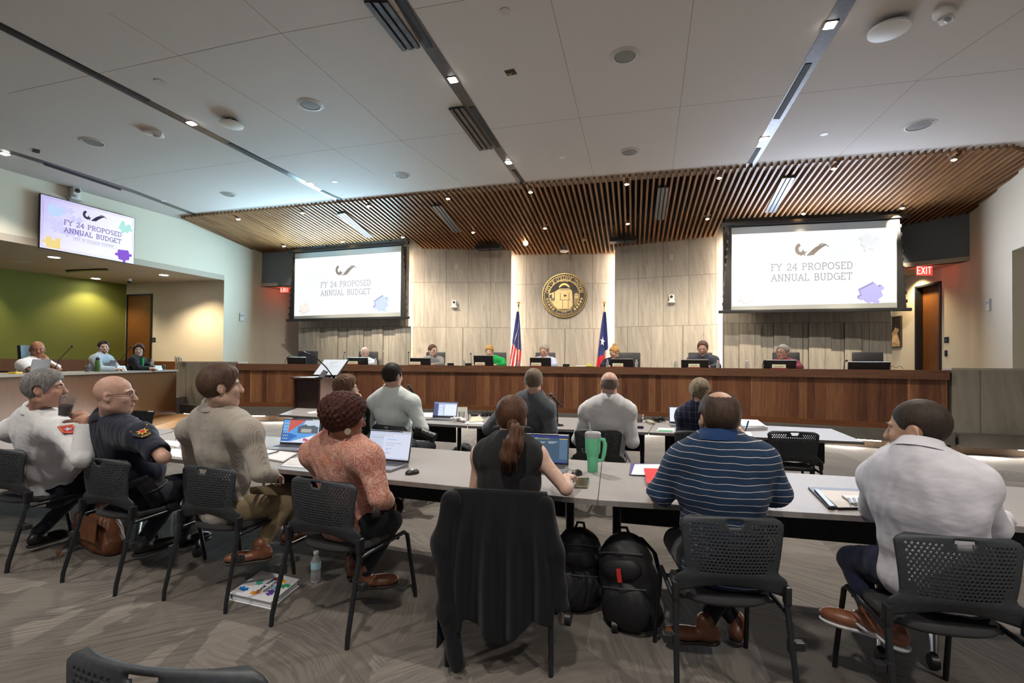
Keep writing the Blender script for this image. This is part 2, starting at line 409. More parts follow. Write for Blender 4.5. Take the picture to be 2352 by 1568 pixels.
# white ceiling: polygon with far edge read off the photograph
far = [atz(x, y, ZC) for x, y in ((430, 505), (480, 500), (1213, 432), (1750, 391), (2290, 350))]
Rw = lambda t: Vector((WR1.x, WR1.y, 0)) - WRd * t                 # along the right wall toward the camera
wl = lambda t: WL0 + (WL1 - WL0).normalized() * t
left_end = wl(0)
poly = [wl(-14), wl((far[0] - WL0).length)] + far[1:] + [Rw(2.15), Rw(16)]
cm_ = MB(); cm_.prism([Vector((p.x, p.y, ZC)) for p in poly], (0, 0, .25), 0)
def seam(pa, pb, w_=.005):
    a = atz(*pa, ZC - .0008); b = atz(*pb, ZC - .0008); d = (b - a).normalized(); a = a - d * 0; q = Vector((-d.y, d.x, 0)) * w_ / 2
    cm_.prism([a - q, b - q, b + q, a + q], (0, 0, .02), 1)
for pa, pb in (((17, 215), (645, 76.5)), ((645, 76.5), (1400, -60)), ((255, 414.5), (757, 343.5)), ((757, 343.5), (1330, 271)), ((1330, 271), (2352, 158)),
               ((1265, 0), (1367, 418)), ((1593, 0), (1543, 400)), ((560, 0), (922, 323)), ((922, 323), (1090, 443)), ((2352, 20), (2108, 185)), ((2108, 185), (1905, 378)),
               ((250, 30), (645, 270)), ((645, 270), (860, 400))):
    seam(pa, pb)
struct(cm_.build('ceiling', [CEILW, mat('seam_dark', (.16, .14, .13), .9)]))

# left wall with the opening of the alcove (bulkhead above), and the wall beyond the opening
def vwall(name, A, B, z0, z1, th, m, side=1):
    d = (Vector((B[0] - A[0], B[1] - A[1], 0))).normalized(); q = Vector((-d.y, d.x, 0)) * th * side
    a = Vector((A[0], A[1], z0)); b = Vector((B[0], B[1], z0))
    mb = MB(); mb.prism([a, b, b + q, a + q], (0, 0, z1 - z0)); return struct(mb.build(name, m))
vwall('wall_left_bulkhead', wl(-14), WL1, ZA + .012, 6.2, .3, PAINT)
vwall('wall_left', WL1, G(600, 15.62), 0, 6.2, .3, PAINT)
vwall('wall_left_corridor', G(600, 15.62), WL2 + (WL2 - WL1).normalized() * .5, 0, ZA, .3, PAINT)
ext = GR0 - GRn * 9
vwall('wall_green', GR0 - GRn * 9, GR1, 0, ZA, .2, GREEN)
DWd = (WL1 - GR1).normalized()
vwall('wall_alcove', GR1, WL1, 0, ZA + .05, .2, PAINT)
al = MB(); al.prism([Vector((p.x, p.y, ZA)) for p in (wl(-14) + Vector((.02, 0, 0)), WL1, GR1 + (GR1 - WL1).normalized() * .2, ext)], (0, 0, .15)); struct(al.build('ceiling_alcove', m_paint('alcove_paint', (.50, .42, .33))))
# grey soffits behind the screens; corridor walls behind them
SL0 = G(598, 15.6); SL1 = G(745, 15.0); SR0 = G(2040, 12.0); SR1 = G(2228.5, 10.95)
vwall('wall_soffit_left', SL0, SL1, ZA, 5.4, .12, GREYP)
vwall('wall_soffit_right', SR0, SR1, ZA, 5.4, .12, GREYP)
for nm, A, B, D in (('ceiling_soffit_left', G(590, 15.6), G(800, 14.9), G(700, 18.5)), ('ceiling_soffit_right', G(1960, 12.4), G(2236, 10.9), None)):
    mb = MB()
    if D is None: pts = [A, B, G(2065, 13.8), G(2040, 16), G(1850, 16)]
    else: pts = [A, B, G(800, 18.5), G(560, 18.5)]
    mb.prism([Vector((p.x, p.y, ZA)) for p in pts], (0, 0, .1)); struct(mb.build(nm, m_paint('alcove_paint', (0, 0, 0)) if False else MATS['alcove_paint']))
vwall('wall_corridor_back', G(560, 18.0), G(800, 17.6), 0, ZA, .1, PAINT)
# right side: corridor wall with the door, then the right wall with its opening
def rl(px): return atline(px, (WRc0.x, WRc0.y), (WR1.x, WR1.y))
WRc0 = G(2060, 13.37)
vwall('wall_corridor_right', G(2030, 13.9), rl(2104), 0, ZA, .2, PAINT)
vwall('wall_corridor_right_front', rl(2163.5), WR1, 0, ZA, .2, PAINT)
a, b = rl(2104), rl(2163.5); vwall('wall_above_door', a, b, 3.55, ZA, .2, PAINT)
vwall('wall_corridor_end', G(1980, 14.4), G(2100, 13.9), 0, ZA, .2, PAINT)
vwall('wall_right', WR1, Rw(1.72), 0, 6.2, .3, PAINT)
vwall('wall_right_bulkhead', Rw(1.72), Rw(16), 3.72, 6.2, .3, PAINT)
q = Vector((-WRd.y, WRd.x, 0)) * -1
vwall('wall_right_alcove', Rw(1.72) + q * .3, Rw(1.72) + q * 1.5, 0, 3.8, .2, PAINT, -1)
vwall('wall_right_alcove_back', Rw(1.5) + q * 1.4, Rw(12) + q * 1.4, 0, 3.8, .2, PAINT, -1)
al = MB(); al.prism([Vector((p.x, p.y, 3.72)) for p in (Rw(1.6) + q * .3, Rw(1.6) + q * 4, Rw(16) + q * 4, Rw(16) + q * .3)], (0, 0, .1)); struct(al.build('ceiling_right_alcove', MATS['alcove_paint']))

def door(name, A, B, z0, z1, recess, n_, leafside, handle=True):
    """veneered leaf in a dark frame between plan points A and B; n_ points away from the camera"""
    root = bpy.data.objects.new(name, None); C.objects.link(root); struct(root)
    d = (B - A).normalized(); W = (B - A).length; n_ = Vector(n_).normalized()
    M = XF(Vector((A.x, A.y, z0)), d, n_, (0, 0, 1)); H = z1 - z0
    f = MB(); t_ = .05
    f.box(0, t_, -.03, .22, 0, H, M); f.box(W - t_, W, -.03, .22, 0, H, M); f.box(0, W, -.03, .22, H - t_, H, M)
    f.build('door_frame', BLKP, root)
    l = MB(); l.box(t_ + .005, W - t_ - .005, recess, recess + .05, .01, H - t_ - .005, M); o = l.build('door_leaf', DOORW, root)
    ul = o.data.uv_layers.new(name='UVMap'); Mi = M.inverted()
    for lp in o.data.loops:
        c = Mi @ o.data.vertices[lp.vertex_index].co; ul.data[lp.index].uv = (c.x, c.z)
    return root
aw = lambda px: atline(px, (GR1.x, GR1.y), (WL1.x, WL1.y))
door('door_1', aw(289.5), aw(348), FP, 3.55, -.012, (-.1, 1, 0), 0)
A, B = rl(2104), rl(2163.5); dd = (B - A).normalized(); door('door_2', A, B, 0, 3.56, .13, (-dd.y, dd.x, 0), 0)

# ------------------------------------------------------------------ slatted timber ceiling
def slat_plane():
    a = Vector(G(598, 15.6, ZS)); b = Vector(G(2228, 10.95, ZS))
    e0 = atz(480, 500, ZC - .02); e1 = atz(2290, 350, ZC - .02)
    return a, b, e0, e1
sa, sb, se0, se1 = slat_plane()
SD = (CR @ Vector(((1455 - 1176) / F, 0, -1))); SD.z = 0; SD.normalize()       # plan direction of the slats
e_dir = (se1 - se0); wid_dir = Vector((SD.y, -SD.x, 0))                         # across the slats, to the right
# plane z = c0 + c1*(along SD) + c2*(across), least squares over the corner points
Amat = []; rhs = []
for p in (sa, sb, se0, se1, Vector(G(1290, 14.8, 4.87)), Vector(G(1050, 14.6, 4.9)), Vector(G(1540, 13.4, 4.9)), Vector(G(668, 15.0, 4.88)), Vector(G(925, 13.9, 4.86)), Vector(G(1668, 11.75, 4.86)), Vector(G(2070, 11.0, 4.86))):
    Amat.append((1, p.x * SD.x + p.y * SD.y, p.x * wid_dir.x + p.y * wid_dir.y)); rhs.append(p.z)
cf = np.linalg.lstsq(np.array(Amat), np.array(rhs), rcond=None)[0]
def sz(x, y): return float(cf[0] + cf[1] * (x * SD.x + y * SD.y) + cf[2] * (x * wid_dir.x + y * wid_dir.y))
# plan lines where the slats stop: the screens' line outside, the stone segments inside
OL = [G(664, 15.05), G(932, 13.85)]; OR_ = [G(1658, 11.78), G(2078, 10.95)]
S1 = [G(922, 14.65), G(1172, 14.5)]; S2 = [G(1158, 14.95), G(1420, 14.45)]; S3 = [G(1411, 13.9), G(1668, 12.75)]
def hitline(o, d, A, B):
    det = d.x * -(B.y - A.y) + (B.x - A.x) * d.y
    if abs(det) < 1e-9: return None
    t_ = ((A.x - o.x) * -(B.y - A.y) + (B.x - A.x) * (A.y - o.y)) / det
    s_ = (d.x * (A.y - o.y) - d.y * (A.x - o.x)) / det
    return t_ if -.001 <= s_ <= 1.001 else None
stops = [(OL, .06), (OR_, .06), (S1, -.05), (S2, -.05), (S3, -.05), ([WL1, G(600, 15.62)], .02), ([SL0, G(760, 14.9)], 0), ([G(1950, 12.5), SR1 + (SR1-SR0)*.2], 0), ([wl(0), WL1], .02)]
LW = [WL1 - (WL1 - WL0), WL1]
sl = MB(); c0 = se0.x * wid_dir.x + se0.y * wid_dir.y; c1 = max(sb.x * wid_dir.x + sb.y * wid_dir.y, Rw(3).dot(wid_dir)) + .3
k = c0 - .6
fd = [(far[i], far[i + 1]) for i in range(len(far) - 1)] + [(far[-1], Rw(2.15)), (Rw(2.15), WR1 + WRd * .3)]
while k < c1:
    o = wid_dir * k + SD * 0; ts = None
    for A, B in fd:
        h = hitline(o, SD, A, B)
        if h is not None: ts = h
    st = None
    for (A, B), off in stops:
        h = hitline(o, SD, A, B)
        if h is not None and (ts is None or h > ts): st = h - off if st is None else min(st, h - off)
    if ts is not None and st is not None and st > ts + .1:
        t0 = ts - .35; cut = st - 1.3 if st - ts > 2.2 else None
        def seg(t0, t1):
            p0 = o + SD * t0; p1 = o + SD * t1; za = sz(p0.x, p0.y); zb = sz(p1.x, p1.y); h_ = wid_dir * .0215
            a_, b_ = Vector((p0.x, p0.y, za)), Vector((p1.x, p1.y, zb))
            sl.prism([a_ - h_, a_ + h_, a_ + h_ + Vector((0, 0, .13)), a_ - h_ + Vector((0, 0, .13))], b_ - a_)
        if cut: seg(t0, cut); seg(cut + .012, st)
        else: seg(t0, st)
    k += .118
so = sl.build('timber_slat_ceiling', SLATW); tag(so, 'ceiling of parallel brown timber slats over the council dais', 'slat ceiling')
bk = MB(); hz = 5.75
bk.prism([Vector((p.x, p.y, hz)) for p in (wl(6), Vector(G(560, 18.5)), Vector(G(1290, 17)), Vector(G(1990, 16)), Rw(-3), Rw(6))], (0, 0, .05)); struct(bk.build('ceiling_void', mat('void_black', (.012, .011, .011), .9)))
# ------------------------------------------------------------------ stone walls behind the council
def seg_pts(A, B, n=6): return [(A.x + (B.x - A.x) * i / n, A.y + (B.y - A.y) * i / n) for i in range(n + 1)]
for nm, (A, B), z1_ in (('wall_stone_center', S2, 5.6), ('wall_stone_inner_left', S1, 5.6), ('wall_stone_inner_right', S3, 5.6)):
    struct(ribbon(nm, seg_pts(A, B), 0, z1_, .12, STONE))
OLs = [G(685, 15.5), G(931, 14.22)]; ORs = [G(1663, 12.35), G(2049, 11.75)]
for nm, (A, B) in (('wall_stone_outer_left', OLs), ('wall_stone_outer_right', ORs)):
    struct(ribbon(nm, seg_pts(A, B), 0, 5.5, .15, STONE))
    # every other panel of the lowest course stands proud of the wall
    d = (B - A).normalized(); L = (B - A).length; u = .35; k = 0
    n2 = Vector((-d.y, d.x, 0))
    while u < L - .3:
        w_ = .38 if k % 2 else .5
        a_ = A + d * u - n2 * .045; b_ = A + d * (u + w_) - n2 * .045
        struct(ribbon('wall_stone_fin', [(a_.x, a_.y), (b_.x, b_.y)], 0, 2.54, .04, STONE)); u += w_ + (.42 if k % 2 else .3); k += 1
# light strips in the reveals between stone walls
def reveal(px, zd, z0, z1, aimpx, power):
    p = G(px, zd); mb = MB(); M = Matrix.Translation((p.x, p.y, 0)) @ Matrix.Rotation(YAW * -1, 4, 'Z')
    mb.box(-.012, .012, -.012, .012, z0, z1, M); o = mb.build('reveal_light_strip', LEDW)
    return o
GLOW = (1.0, .82, .66)
def reveal_light(px, zd, aim_px, aim_zd, name, label, pw=7):
    o = reveal(px, zd, FP, 4.8, 0, 0); tag(o, label, 'light strip', 'upright light strips between stone walls')
    p = G(px, zd); q = G(aim_px, aim_zd)
    d = (Vector((q.x, q.y, 0)) - Vector((p.x, p.y, 0))).normalized()
    for z in (1.6, 2.5, 3.4, 4.3):
        l = bpy.data.lights.new(name, 'AREA'); l.shape = 'RECTANGLE'; l.size = .06; l.size_y = .9; l.energy = pw; l.color = GLOW
        ob = bpy.data.objects.new(name, l); C.objects.link(ob); X = Vector((-d.y, d.x, 0)); Z = -d
        ob.matrix_world = XF((p.x + d.x * .03, p.y + d.y * .03, z), (0, 0, 1), Z.cross(Vector((0, 0, 1))), Z) @ Matrix.Rotation(math.pi / 2, 4, 'Z')
reveal_light(924, 14.42, 985, 14.62, 'reveal_lamp', 'upright light strip at the left screen side of the stone wall')
reveal_light(1163, 14.74, 1215, 14.9, 'reveal_lamp', 'upright light strip beside the striped flag')
reveal_light(1419, 14.22, 1370, 14.6, 'reveal_lamp', 'upright light strip beside the lone star flag')
reveal_light(1672, 12.62, 1615, 13.05, 'reveal_lamp', 'upright light strip at the right screen side of the stone wall')

# ------------------------------------------------------------------ dais
xs = np.array([-6.8, -4.5, -2.22, -.49, 2.67, 4.7, 6.43, 7.58]); ys = np.array([12.3, 12.25, 12.15, 11.9, 10.85, 10.1, 9.15, 8.6])
pc = np.polyfit(xs, ys, 3)
def daisp(xc, off=0.0):
    zd = float(np.polyval(pc, xc)); s_ = float(np.polyval(np.polyder(pc), xc))
    n_ = Vector((s_, -1)).normalized()          # toward the audience, in camera plan axes
    x, d = xc + n_.x * off * -1 * -1, zd + n_.y * off
    v = CR @ Vector((x, 0, -d)); v = Vector((v.x, v.y, 0)) ; return v
def camxz(x, d):   # plan point from camera-frame offsets
    f_ = Vector((math.sin(-YAW), math.cos(-YAW), 0)); r_ = Vector((math.cos(YAW), math.sin(YAW), 0))
    v = f_ * d + r_ * x; return v
def daisp(xc, off=0.0):
    zd = float(np.polyval(pc, xc)); s_ = float(np.polyval(np.polyder(pc), xc)); n_ = Vector((s_, -1)).normalized()
    return camxz(xc + n_.x * off, zd + n_.y * off)
def dline(x0, x1, off, n=40): return [daisp(x0 + (x1 - x0) * i / n, off).xy for i in range(n + 1)]
DX0, DX1 = -6.8, 7.58
dais = empty('council_dais', 'long curved walnut council dais with thick cap rail', 'dais', daisp(0, 0))
def dpart(*a, **k):
    o = ribbon(*a, **k); o.parent = dais; o.matrix_parent_inverse = dais.matrix_world.inverted(); return o
bpy.context.view_layer.update()
dpart('front_panel', dline(DX0, DX1, 0), .45, 1.28, .06, WALNUT)
dpart('cap_rail', dline(DX0 - .06, DX1 + .02, .05), 1.27, 1.43, .32, WALNUTH)
dpart('base_rail', dline(DX0, DX1, .025), .36, .47, .06, WALNUTB)
dpart('desk_top', dline(DX0, DX1, -.27), 1.36, 1.40, .75, mat('desk_laminate', (.2, .17, .14), .5))
dpart('plinth', dline(DX0 - .02, DX1 + .05, .22), .16, .36, .3, GREYPL)
dpart('toe_board', dline(DX0, DX1, -.05), 0, .17, .05, m_walnut('toe_veneer', (.2, .13, .09), (.27, .19, .13), (.33, .24, .17), False, 2, False))
pf = MB(); FWDv = Vector((-math.sin(YAW), math.cos(YAW), 0))
hA = G(404, 13.1); hB = daisp(DX1 + .05, 0); hC = hB + (G(2352, 8.25) - hB).normalized() * 3.4; hn = Vector(((hC - hB).y, -(hC - hB).x, 0)).normalized() * -.12
inner = [hA + FWDv * .15] + [Vector((*p, 0)) for p in dline(DX0, DX1, -.12, 30)] + [hB + hn, hC + hn]
pf.prism(inner + [Vector(G(2226, 10.98)), Vector(G(2066, 13.3)), Vector(G(2045, 16)), Vector(G(700, 17.5)), Vector(G(684, 16.95)), Vector(G(514, 14.5))], (0, 0, FP)); struct(pf.build('floor_platform', CARPET))
# LED strips under the plinth, each a short run
k = 0
for (x0, x1) in [(-6.55, -6.1), (-5.7, -5.2), (-4.9, -4.5), (-3.6, -3.1), (-2.2, -1.7), (-.8, -.3), (.7, 1.2), (2.2, 2.7), (3.5, 4.1), (4.9, 5.5), (6.0, 6.75)]:
    o = dpart('underlight', dline(x0, x1, .17, 4), .135, .155, .05, LEDW)
for x0 in np.arange(-6.5, 7.6, .85):
    p = daisp(float(x0), .12); n_ = (daisp(float(x0), .5) - p).normalized()
    light('AREA', 'underlight_lamp', (p.x, p.y, .145), 26, (1, .93, .84), .5, target=(p.x + n_.x * .7, p.y + n_.y * .7, 0), sy=.06)
# stone-faced half walls closing the dais at both ends
def half_wall(name, label, pts, shelf):
    r = empty(name, label, 'half wall', (0, 0, 0))
    ribbon('stone_face', pts, .36, 1.44, .25, STONEL, r); ribbon('coping', [(p[0], p[1]) for p in pts], 1.44, 1.475, .27, nmat('coping_stone', (.42, .37, .30), .5), r)
    d = (Vector(pts[-1]) - Vector(pts[0])).normalized(); n_ = Vector((d.y, -d.x))
    ribbon('plinth', [tuple(Vector(p) + n_ * .22) for p in pts], .14, .36, .3, GREYPL, r)
    ribbon('toe_board', [tuple(Vector(p) - n_ * .03) for p in pts], 0, .15, .05, MATS['toe_veneer'], r)
    ribbon('underlight', [tuple(Vector(pts[0]).lerp(Vector(pts[-1]), t_) + n_ * .16) for t_ in (.25, .45)], .12, .14, .05, LEDW, r)
    return r
pA, pB = G(404, 13.1), daisp(DX0 - .03, 0)
half_wall('stone_half_wall', 'pale stone half wall between the walnut dais and the staff bench', [(pA.x, pA.y), (pB.x, pB.y)], 0)
pA = daisp(DX1 + .05, 0); pB = pA + (daisp(DX1, 0) - daisp(DX1 - 2, 0)).normalized() * 3.2 + Vector((.3, -.2, 0))
pB = pA + (G(2352, 8.25) - pA).normalized() * 3.4
half_wall('stone_half_wall', 'pale stone half wall at the far right end of the dais', [(pA.x, pA.y), (pB.x, pB.y)], 0)
for t_ in (.1, .35, .6): 
    p = pA.lerp(pB, t_); light('AREA', 'underlight_lamp', (p.x - .05, p.y - .2, .12), 18, (1, .93, .84), .5, target=(p.x - .1, p.y - .9, 0), sy=.06)

# ------------------------------------------------------------------ staff bench on the left
bA, bB = G(-130, 6.13), G(406, 12.5); zb = 1.26
bench = empty('staff_bench', 'long brown veneered staff bench below the green wall', 'bench desk', (0, 0, 0))
bp = [(bA.x, bA.y), (bB.x, bB.y)]
n_b = Vector((-(bB - bA).y, (bB - bA).x, 0)).normalized()
ribbon('front_panel', bp, .05, zb - .04, .05, OAKL, bench)
ribbon('bench_top', [(p[0] + n_b.x * -.04, p[1] + n_b.y * -.04) for p in bp], zb - .04, zb, .75, nmat('bench_laminate', (.30, .26, .21), .45), bench)
st = MB(); e = (bB - bA).normalized(); s0 = bB - e * 5; s1 = bB - e * .25
st.prism([Vector((p.x, p.y, 0)) for p in (s0 - n_b * .9 , s1 - n_b * .55, s1 - n_b * .01, s0 - n_b * .01)], (0, 0, .16))
o = st.build('timber_step', mat('step_oak', (.42, .22, .09), .4)); tag(o, 'low pale timber step running along the foot of the staff bench', 'step')
pf = MB(); pf.prism([Vector((p.x, p.y, 0)) for p in (bA + n_b * .06, bB + n_b * .06, WL1 + n_b * .0, GR1 - Vector((0, .02, 0)), GR0 - GRn * 9 + Vector((.02, 0, 0)))], (0, 0, FP - .1)); struct(pf.build('floor_staff_platform', CARPET))
gA = GR0 - GRn * 9; off = Vector((GRn.y, -GRn.x, 0)) * .04
ribbon('wall_green_wainscot', [(gA.x + off.x, gA.y + off.y), (GR1.x + off.x, GR1.y + off.y)], .5, 1.5, .03, OAKL)['kind'] = 'structure'
off = Vector((DWd.y, -DWd.x, 0)) * .04
ribbon('wall_alcove_wainscot', [(aw(349).x + off.x, aw(349).y + off.y), (aw(404).x + off.x, aw(404).y + off.y)], .5, 1.47, .03, OAKL)['kind'] = 'structure'
# ================================================================== ceiling fixtures
DOWN = Matrix(((1, 0, 0, 0), (0, -1, 0, 0), (0, 0, -1, 0), (0, 0, 0, 1)))
def cquad(mb, pts, z, dz, mi=None): mb.prism([atz(x, y, z) for x, y in pts], (0, 0, dz), mi)
def strip_thing(label, edge, grilles, lamps, holes=()):
    r = empty('ceiling_slot', label, 'ceiling slot', atz(*edge[0], ZC))
    r.rotation_euler = (0, 0, 0); inv = Matrix.Translation(-atz(*edge[0], ZC))
    def put(mb, nm, m): o = mb.build(nm, m, r); o.data.transform(inv); return o
    mb = MB(); cquad(mb, edge, ZC - .004, .06); put(mb, 'channel', SLOT)
    for g in grilles:
        mb = MB(); cquad(mb, g, ZC - .010, .005); put(mb, 'air_grille', BLACK)
    for (x, y) in lamps:
        p = atz(x, y, ZC); mb = MB(); M = Matrix.Translation((p.x, p.y, ZC - .012))
        for (a, b, c_, d_) in ((-.07, .07, -.07, -.06), (-.07, .07, .06, .07), (-.07, -.06, -.07, .07), (.06, .07, -.07, .07)): mb.box(a, b, c_, d_, 0, .012, M)
        lf = put(mb, 'lamp_frame', CHROME)
        mb = MB(); mb.box(-.045, .045, -.045, .045, -.012, .004, M); o = put(mb, 'lamp_face', LAMP); o.parent = lf
    return r
strip_thing('dark ceiling slot nearest the wall television', [(-30, 336), (100, 377), (300, 441), (462, 501), (474, 500), (300, 434), (100, 369), (-30, 330)], [[(100, 379), (278, 438), (278, 434), (100, 373)]], [(11, 352)])
strip_thing('dark ceiling slot running to the left projection screen', [(-40, 48), (440, 293), (788, 468), (799, 466), (440, 280), (-40, 30)], [[(-40, 46), (340, 235), (345, 230), (-40, 36)], [(523, 331), (658, 399), (664, 396), (530, 329)], [(735, 439), (781, 460), (786, 458), (740, 437)]], [(440, 282), (711, 421)])
strip_thing('wide dark ceiling slot with a long grille, running to the seal', [(868, -60), (968, 105), (1198, 433), (1213, 432), (935, 0), (897, -60)], [[(868, -60), (978, 110), (994, 110), (893, -60)], [(1076, 247), (1140, 339), (1149, 338), (1089, 246)], [(1175, 391), (1198, 419), (1205, 418), (1185, 390)]], [(1040, 182), (1168, 372)])
strip_thing('grey ceiling slot running to the right projection screen', [(1959, -60), (1708, 389), (1729, 388), (2004, -60)], [[(1849.6, 147.8), (1865, 146.7), (1790.5, 273.5), (1776, 273.5)], [(1737, 340.5), (1748, 340.5), (1727.5, 375.6), (1716.6, 375.6)]], [(1907, 56), (1755, 318)])
def diffuser(label, q, z, name='linear_diffuser', mcol=None, lift=0, nslot=2):
    """q: four corners (far-left, far-right, near-right, near-left) in px at level z (or a function)"""
    pts = [atz(x, y, z) for x, y in q] if not callable(z) else [z(x, y) for x, y in q]
    c = sum(pts, Vector()) / 4; r = empty(name, label, 'air diffuser', c)
    def lerp2(u, v): return pts[0].lerp(pts[1], u).lerp(pts[3].lerp(pts[2], u), v) - c
    def bar(u0, u1, dz, h, m, nm):
        mb = MB(); mb.prism([lerp2(u0, 0) + Vector((0, 0, dz)), lerp2(u1, 0) + Vector((0, 0, dz)), lerp2(u1, 1) + Vector((0, 0, dz)), lerp2(u0, 1) + Vector((0, 0, dz))], (0, 0, h)); return mb.build(nm, m, r)
    bar(0, 1, -.012, .01, BLACK, 'housing'); n = nslot + 1; w_ = 1 / (n + nslot * .5)
    u = 0
    for i in range(n):
        bar(u, u + w_, -.03, .018, mcol or SLOT, 'blade'); u += w_ * 1.5
    return r
diffuser('large dark three-bladed air grille at the top edge of the ceiling', [(836, 0), (890, 0), (965, 105), (924, 113)], ZC - .01)
diffuser('dark three-bladed air grille beside the middle ceiling slot', [(1031, 248), (1064, 244), (1131, 339), (1101, 343)], ZC - .01)
def disc(name, label, cat, px, py, rpx, parts, z=ZC, squash=1.0):
    """parts: (name, r0 ratio, z0, r1 ratio, z1, material)"""
    p = atz(px, py, z); zd = (p - EYEV).dot(-(CR @ Vector((0, 0, 1)))); R = rpx / F * zd
    r = empty(name, label, cat, p)
    for nm, prof, m in parts:
        mb = MB(); mb.lathe([(max(a * R, 1e-5), b) for a, b in prof], 32); mb.build(nm, m, r, True)
    return r
GRL = nmat('speaker_grille', (.22, .21, .19), .7, .2, 900, .2); HALO = mat('speaker_ring', (.5, .46, .42), .6)
for i, (x, y, rr, lab) in enumerate([(1435, 128, 34, 'largest round ceiling speaker, over the middle of the room'), (1446, 348, 24, 'round ceiling speaker near the slats right of the seal'), (712, 240, 31, 'round ceiling speaker between the second and third slots'),
        (214, 326, 27, 'round ceiling speaker above the wall television'), (923, 402, 21, 'round ceiling speaker near the left projection screen slats'), (525, 446, 18, 'round ceiling speaker near the left end of the slats'), (2110, 288, 33, 'round ceiling speaker above the exit on the right')]):
    disc('ceiling_speaker', lab, 'ceiling speaker', x, y, rr, [('halo', [(1, 0), (1, -.003), (.78, -.006), (.78, 0)], HALO), ('rim', [(.8, -.004), (.8, -.012), (.74, -.014), (.74, -.004)], WHITEP), ('grille', [(.745, -.006), (.4, -.012), (1e-3, -.014)], GRL)])
for x, y, rr, lab in [(1160, 26, 12, 'flat round sprinkler cap by the top edge of the ceiling'), (1291, 361, 7, 'small sprinkler cap near the middle slats'), (367, 188, 12, 'flat sprinkler cap above the second slot lamp'), (769, 417, 6, 'small white sprinkler cap near the left screen'), (1893, 308, 8, 'small white sprinkler cap left of the right speaker'), (377, 461, 6, 'tiny sprinkler cap by the wall television slot')]:
    disc('sprinkler_cap', lab, 'sprinkler', x, y, rr, [('cap', [(1, -.002), (1, -.006), (1e-3, -.008)], HALO if rr > 10 else WHITEP)])
    SC.objects  # keep
def slab_thing(name, label, cat, px, py, rpx, z=ZC):
    p = atz(px, py, z); zd = (p - EYEV).dot(-(CR @ Vector((0, 0, 1)))); return p, rpx / F * zd
for x, y, rr, lab in [(532, 277, 25, 'white wireless access point hanging from the ceiling at left'), (2042, 56, 42, 'white wireless access point hanging from the ceiling at right')]:
    p, R = slab_thing('', '', '', x, y, rr); r = empty('access_point', lab, 'access point', p)
    mb = MB(); mb.lathe([(R * .55, 0), (R * .55, -.04), (R * .6, -.05)], 24); mb.build('bracket', BLKP, r, True)
    mb = MB(); mb.lathe([(R * .5, -.045), (R, -.055), (R * .98, -.075), (R * .6, -.095), (1e-3, -.10)], 32); mb.build('dome', WHITEP, r, True)
    mb = MB(); mb.tube([(-R * .5, -R * .2, -.01), (0, -R * .62, -.03), (R * .4, -R * .4, -.01)], .006); mb.build('cable', mat('yellow_cable', (.7, .6, .05), .5), r, True)
for x, y, rr, rz, lab in [(350, 302, 21, .6, 'white fire strobe on the ceiling between the left slots'), (2168, 26, 33, .9, 'white fire strobe at the upper right corner of the ceiling')]:
    p, R = slab_thing('', '', '', x, y, rr); r = empty('fire_strobe', lab, 'fire alarm', p, rz)
    mb = MB(); mb.lathe([(R, 0), (R, -.03), (R * .85, -.045), (1e-3, -.045)], 28, Matrix.Diagonal((1, .62, 1, 1))); mb.build('base', WHITEP, r, True)
    mb = MB(); mb.box(R * .15, R * 1.0, -R * .4, R * .4, -.07, -.02, bev=.008); mb.build('housing', WHITEP, r, True)
    mb = MB(); mb.ball((R * .45, -R * .1, -.07), (R * .34, R * .22, .022)); mb.build('lens', mat('clear_lens', (.8, .8, .85), .1, trans=.5), r, True)
    for k in range(4): 
        pass
mb = MB(); p, R = slab_thing('', '', '', 1173, 166, 12); r = empty('junction_box', 'small open square junction hole in the ceiling', 'junction box', p, -.1)
mb.box(-R, R, -R * .9, R * .9, -.004, .03); mb.build('box', BLACK, r); mb = MB(); mb.tube([(-R * .7, 0, -.008), (-R * .2, R * .3, -.02), (R * .2, 0, -.008)], .006); mb.build('wire', MATS['yellow_cable'], r)
mb = MB(); p, R = slab_thing('', '', '', 83, 346, 12); mb.box(-R, R, -R * .5, R * .5, -.01, .02); o = mb.build('ceiling_vent', BLACK); o.location = p; o.rotation_euler.z = -.5; tag(o, 'small dark ceiling vent above the wall television', 'vent')

# --- in the slats
def slatpt(px, py):
    r = ray(px, py); t = 10.0
    for _ in range(30):
        p = EYEV + r * t; t += (sz(p.x, p.y) - p.z) / (r.z - cf[1] * (r.x * SD.x + r.y * SD.y) - cf[2] * (r.x * wid_dir.x + r.y * wid_dir.y))
    return EYEV + r * t
spots = [(848, 469), (1029, 452), (1218.6, 437), (1087, 530), (925.6, 541), (547.7, 499.5), (695.6, 485), (787, 551.5), (652.5, 562), (1439.6, 418.5), (1652, 404), (1252, 520.5), (1442, 510), (1625, 498.5), (1341, 548), (1915, 382.5), (2191, 361.5), (1845.5, 486.5), (2072, 473.5), (1208, 555)]
places = ['above the left screen near the white ceiling', 'at the white ceiling edge left of the slot end', 'at the end of the middle ceiling slot', 'left of the seal in the lower slats', 'at the right corner of the left screen', 'at the far left end of the slats', 'at the white ceiling edge above the left exit', 'above the middle of the left screen', 'above the left corner of the left screen',
          'at the white ceiling edge right of the seal', 'at the white ceiling edge left of the right screen', 'directly above the mayor seat', 'above the lone star flag', 'left of the right screen in the lower slats', 'unlit, above the seal', 'at the white ceiling edge above the right screen', 'at the far right end by the white ceiling', 'above the middle of the right screen', 'above the right corner of the right screen', 'brightest of all, beside the dark projector bracket']
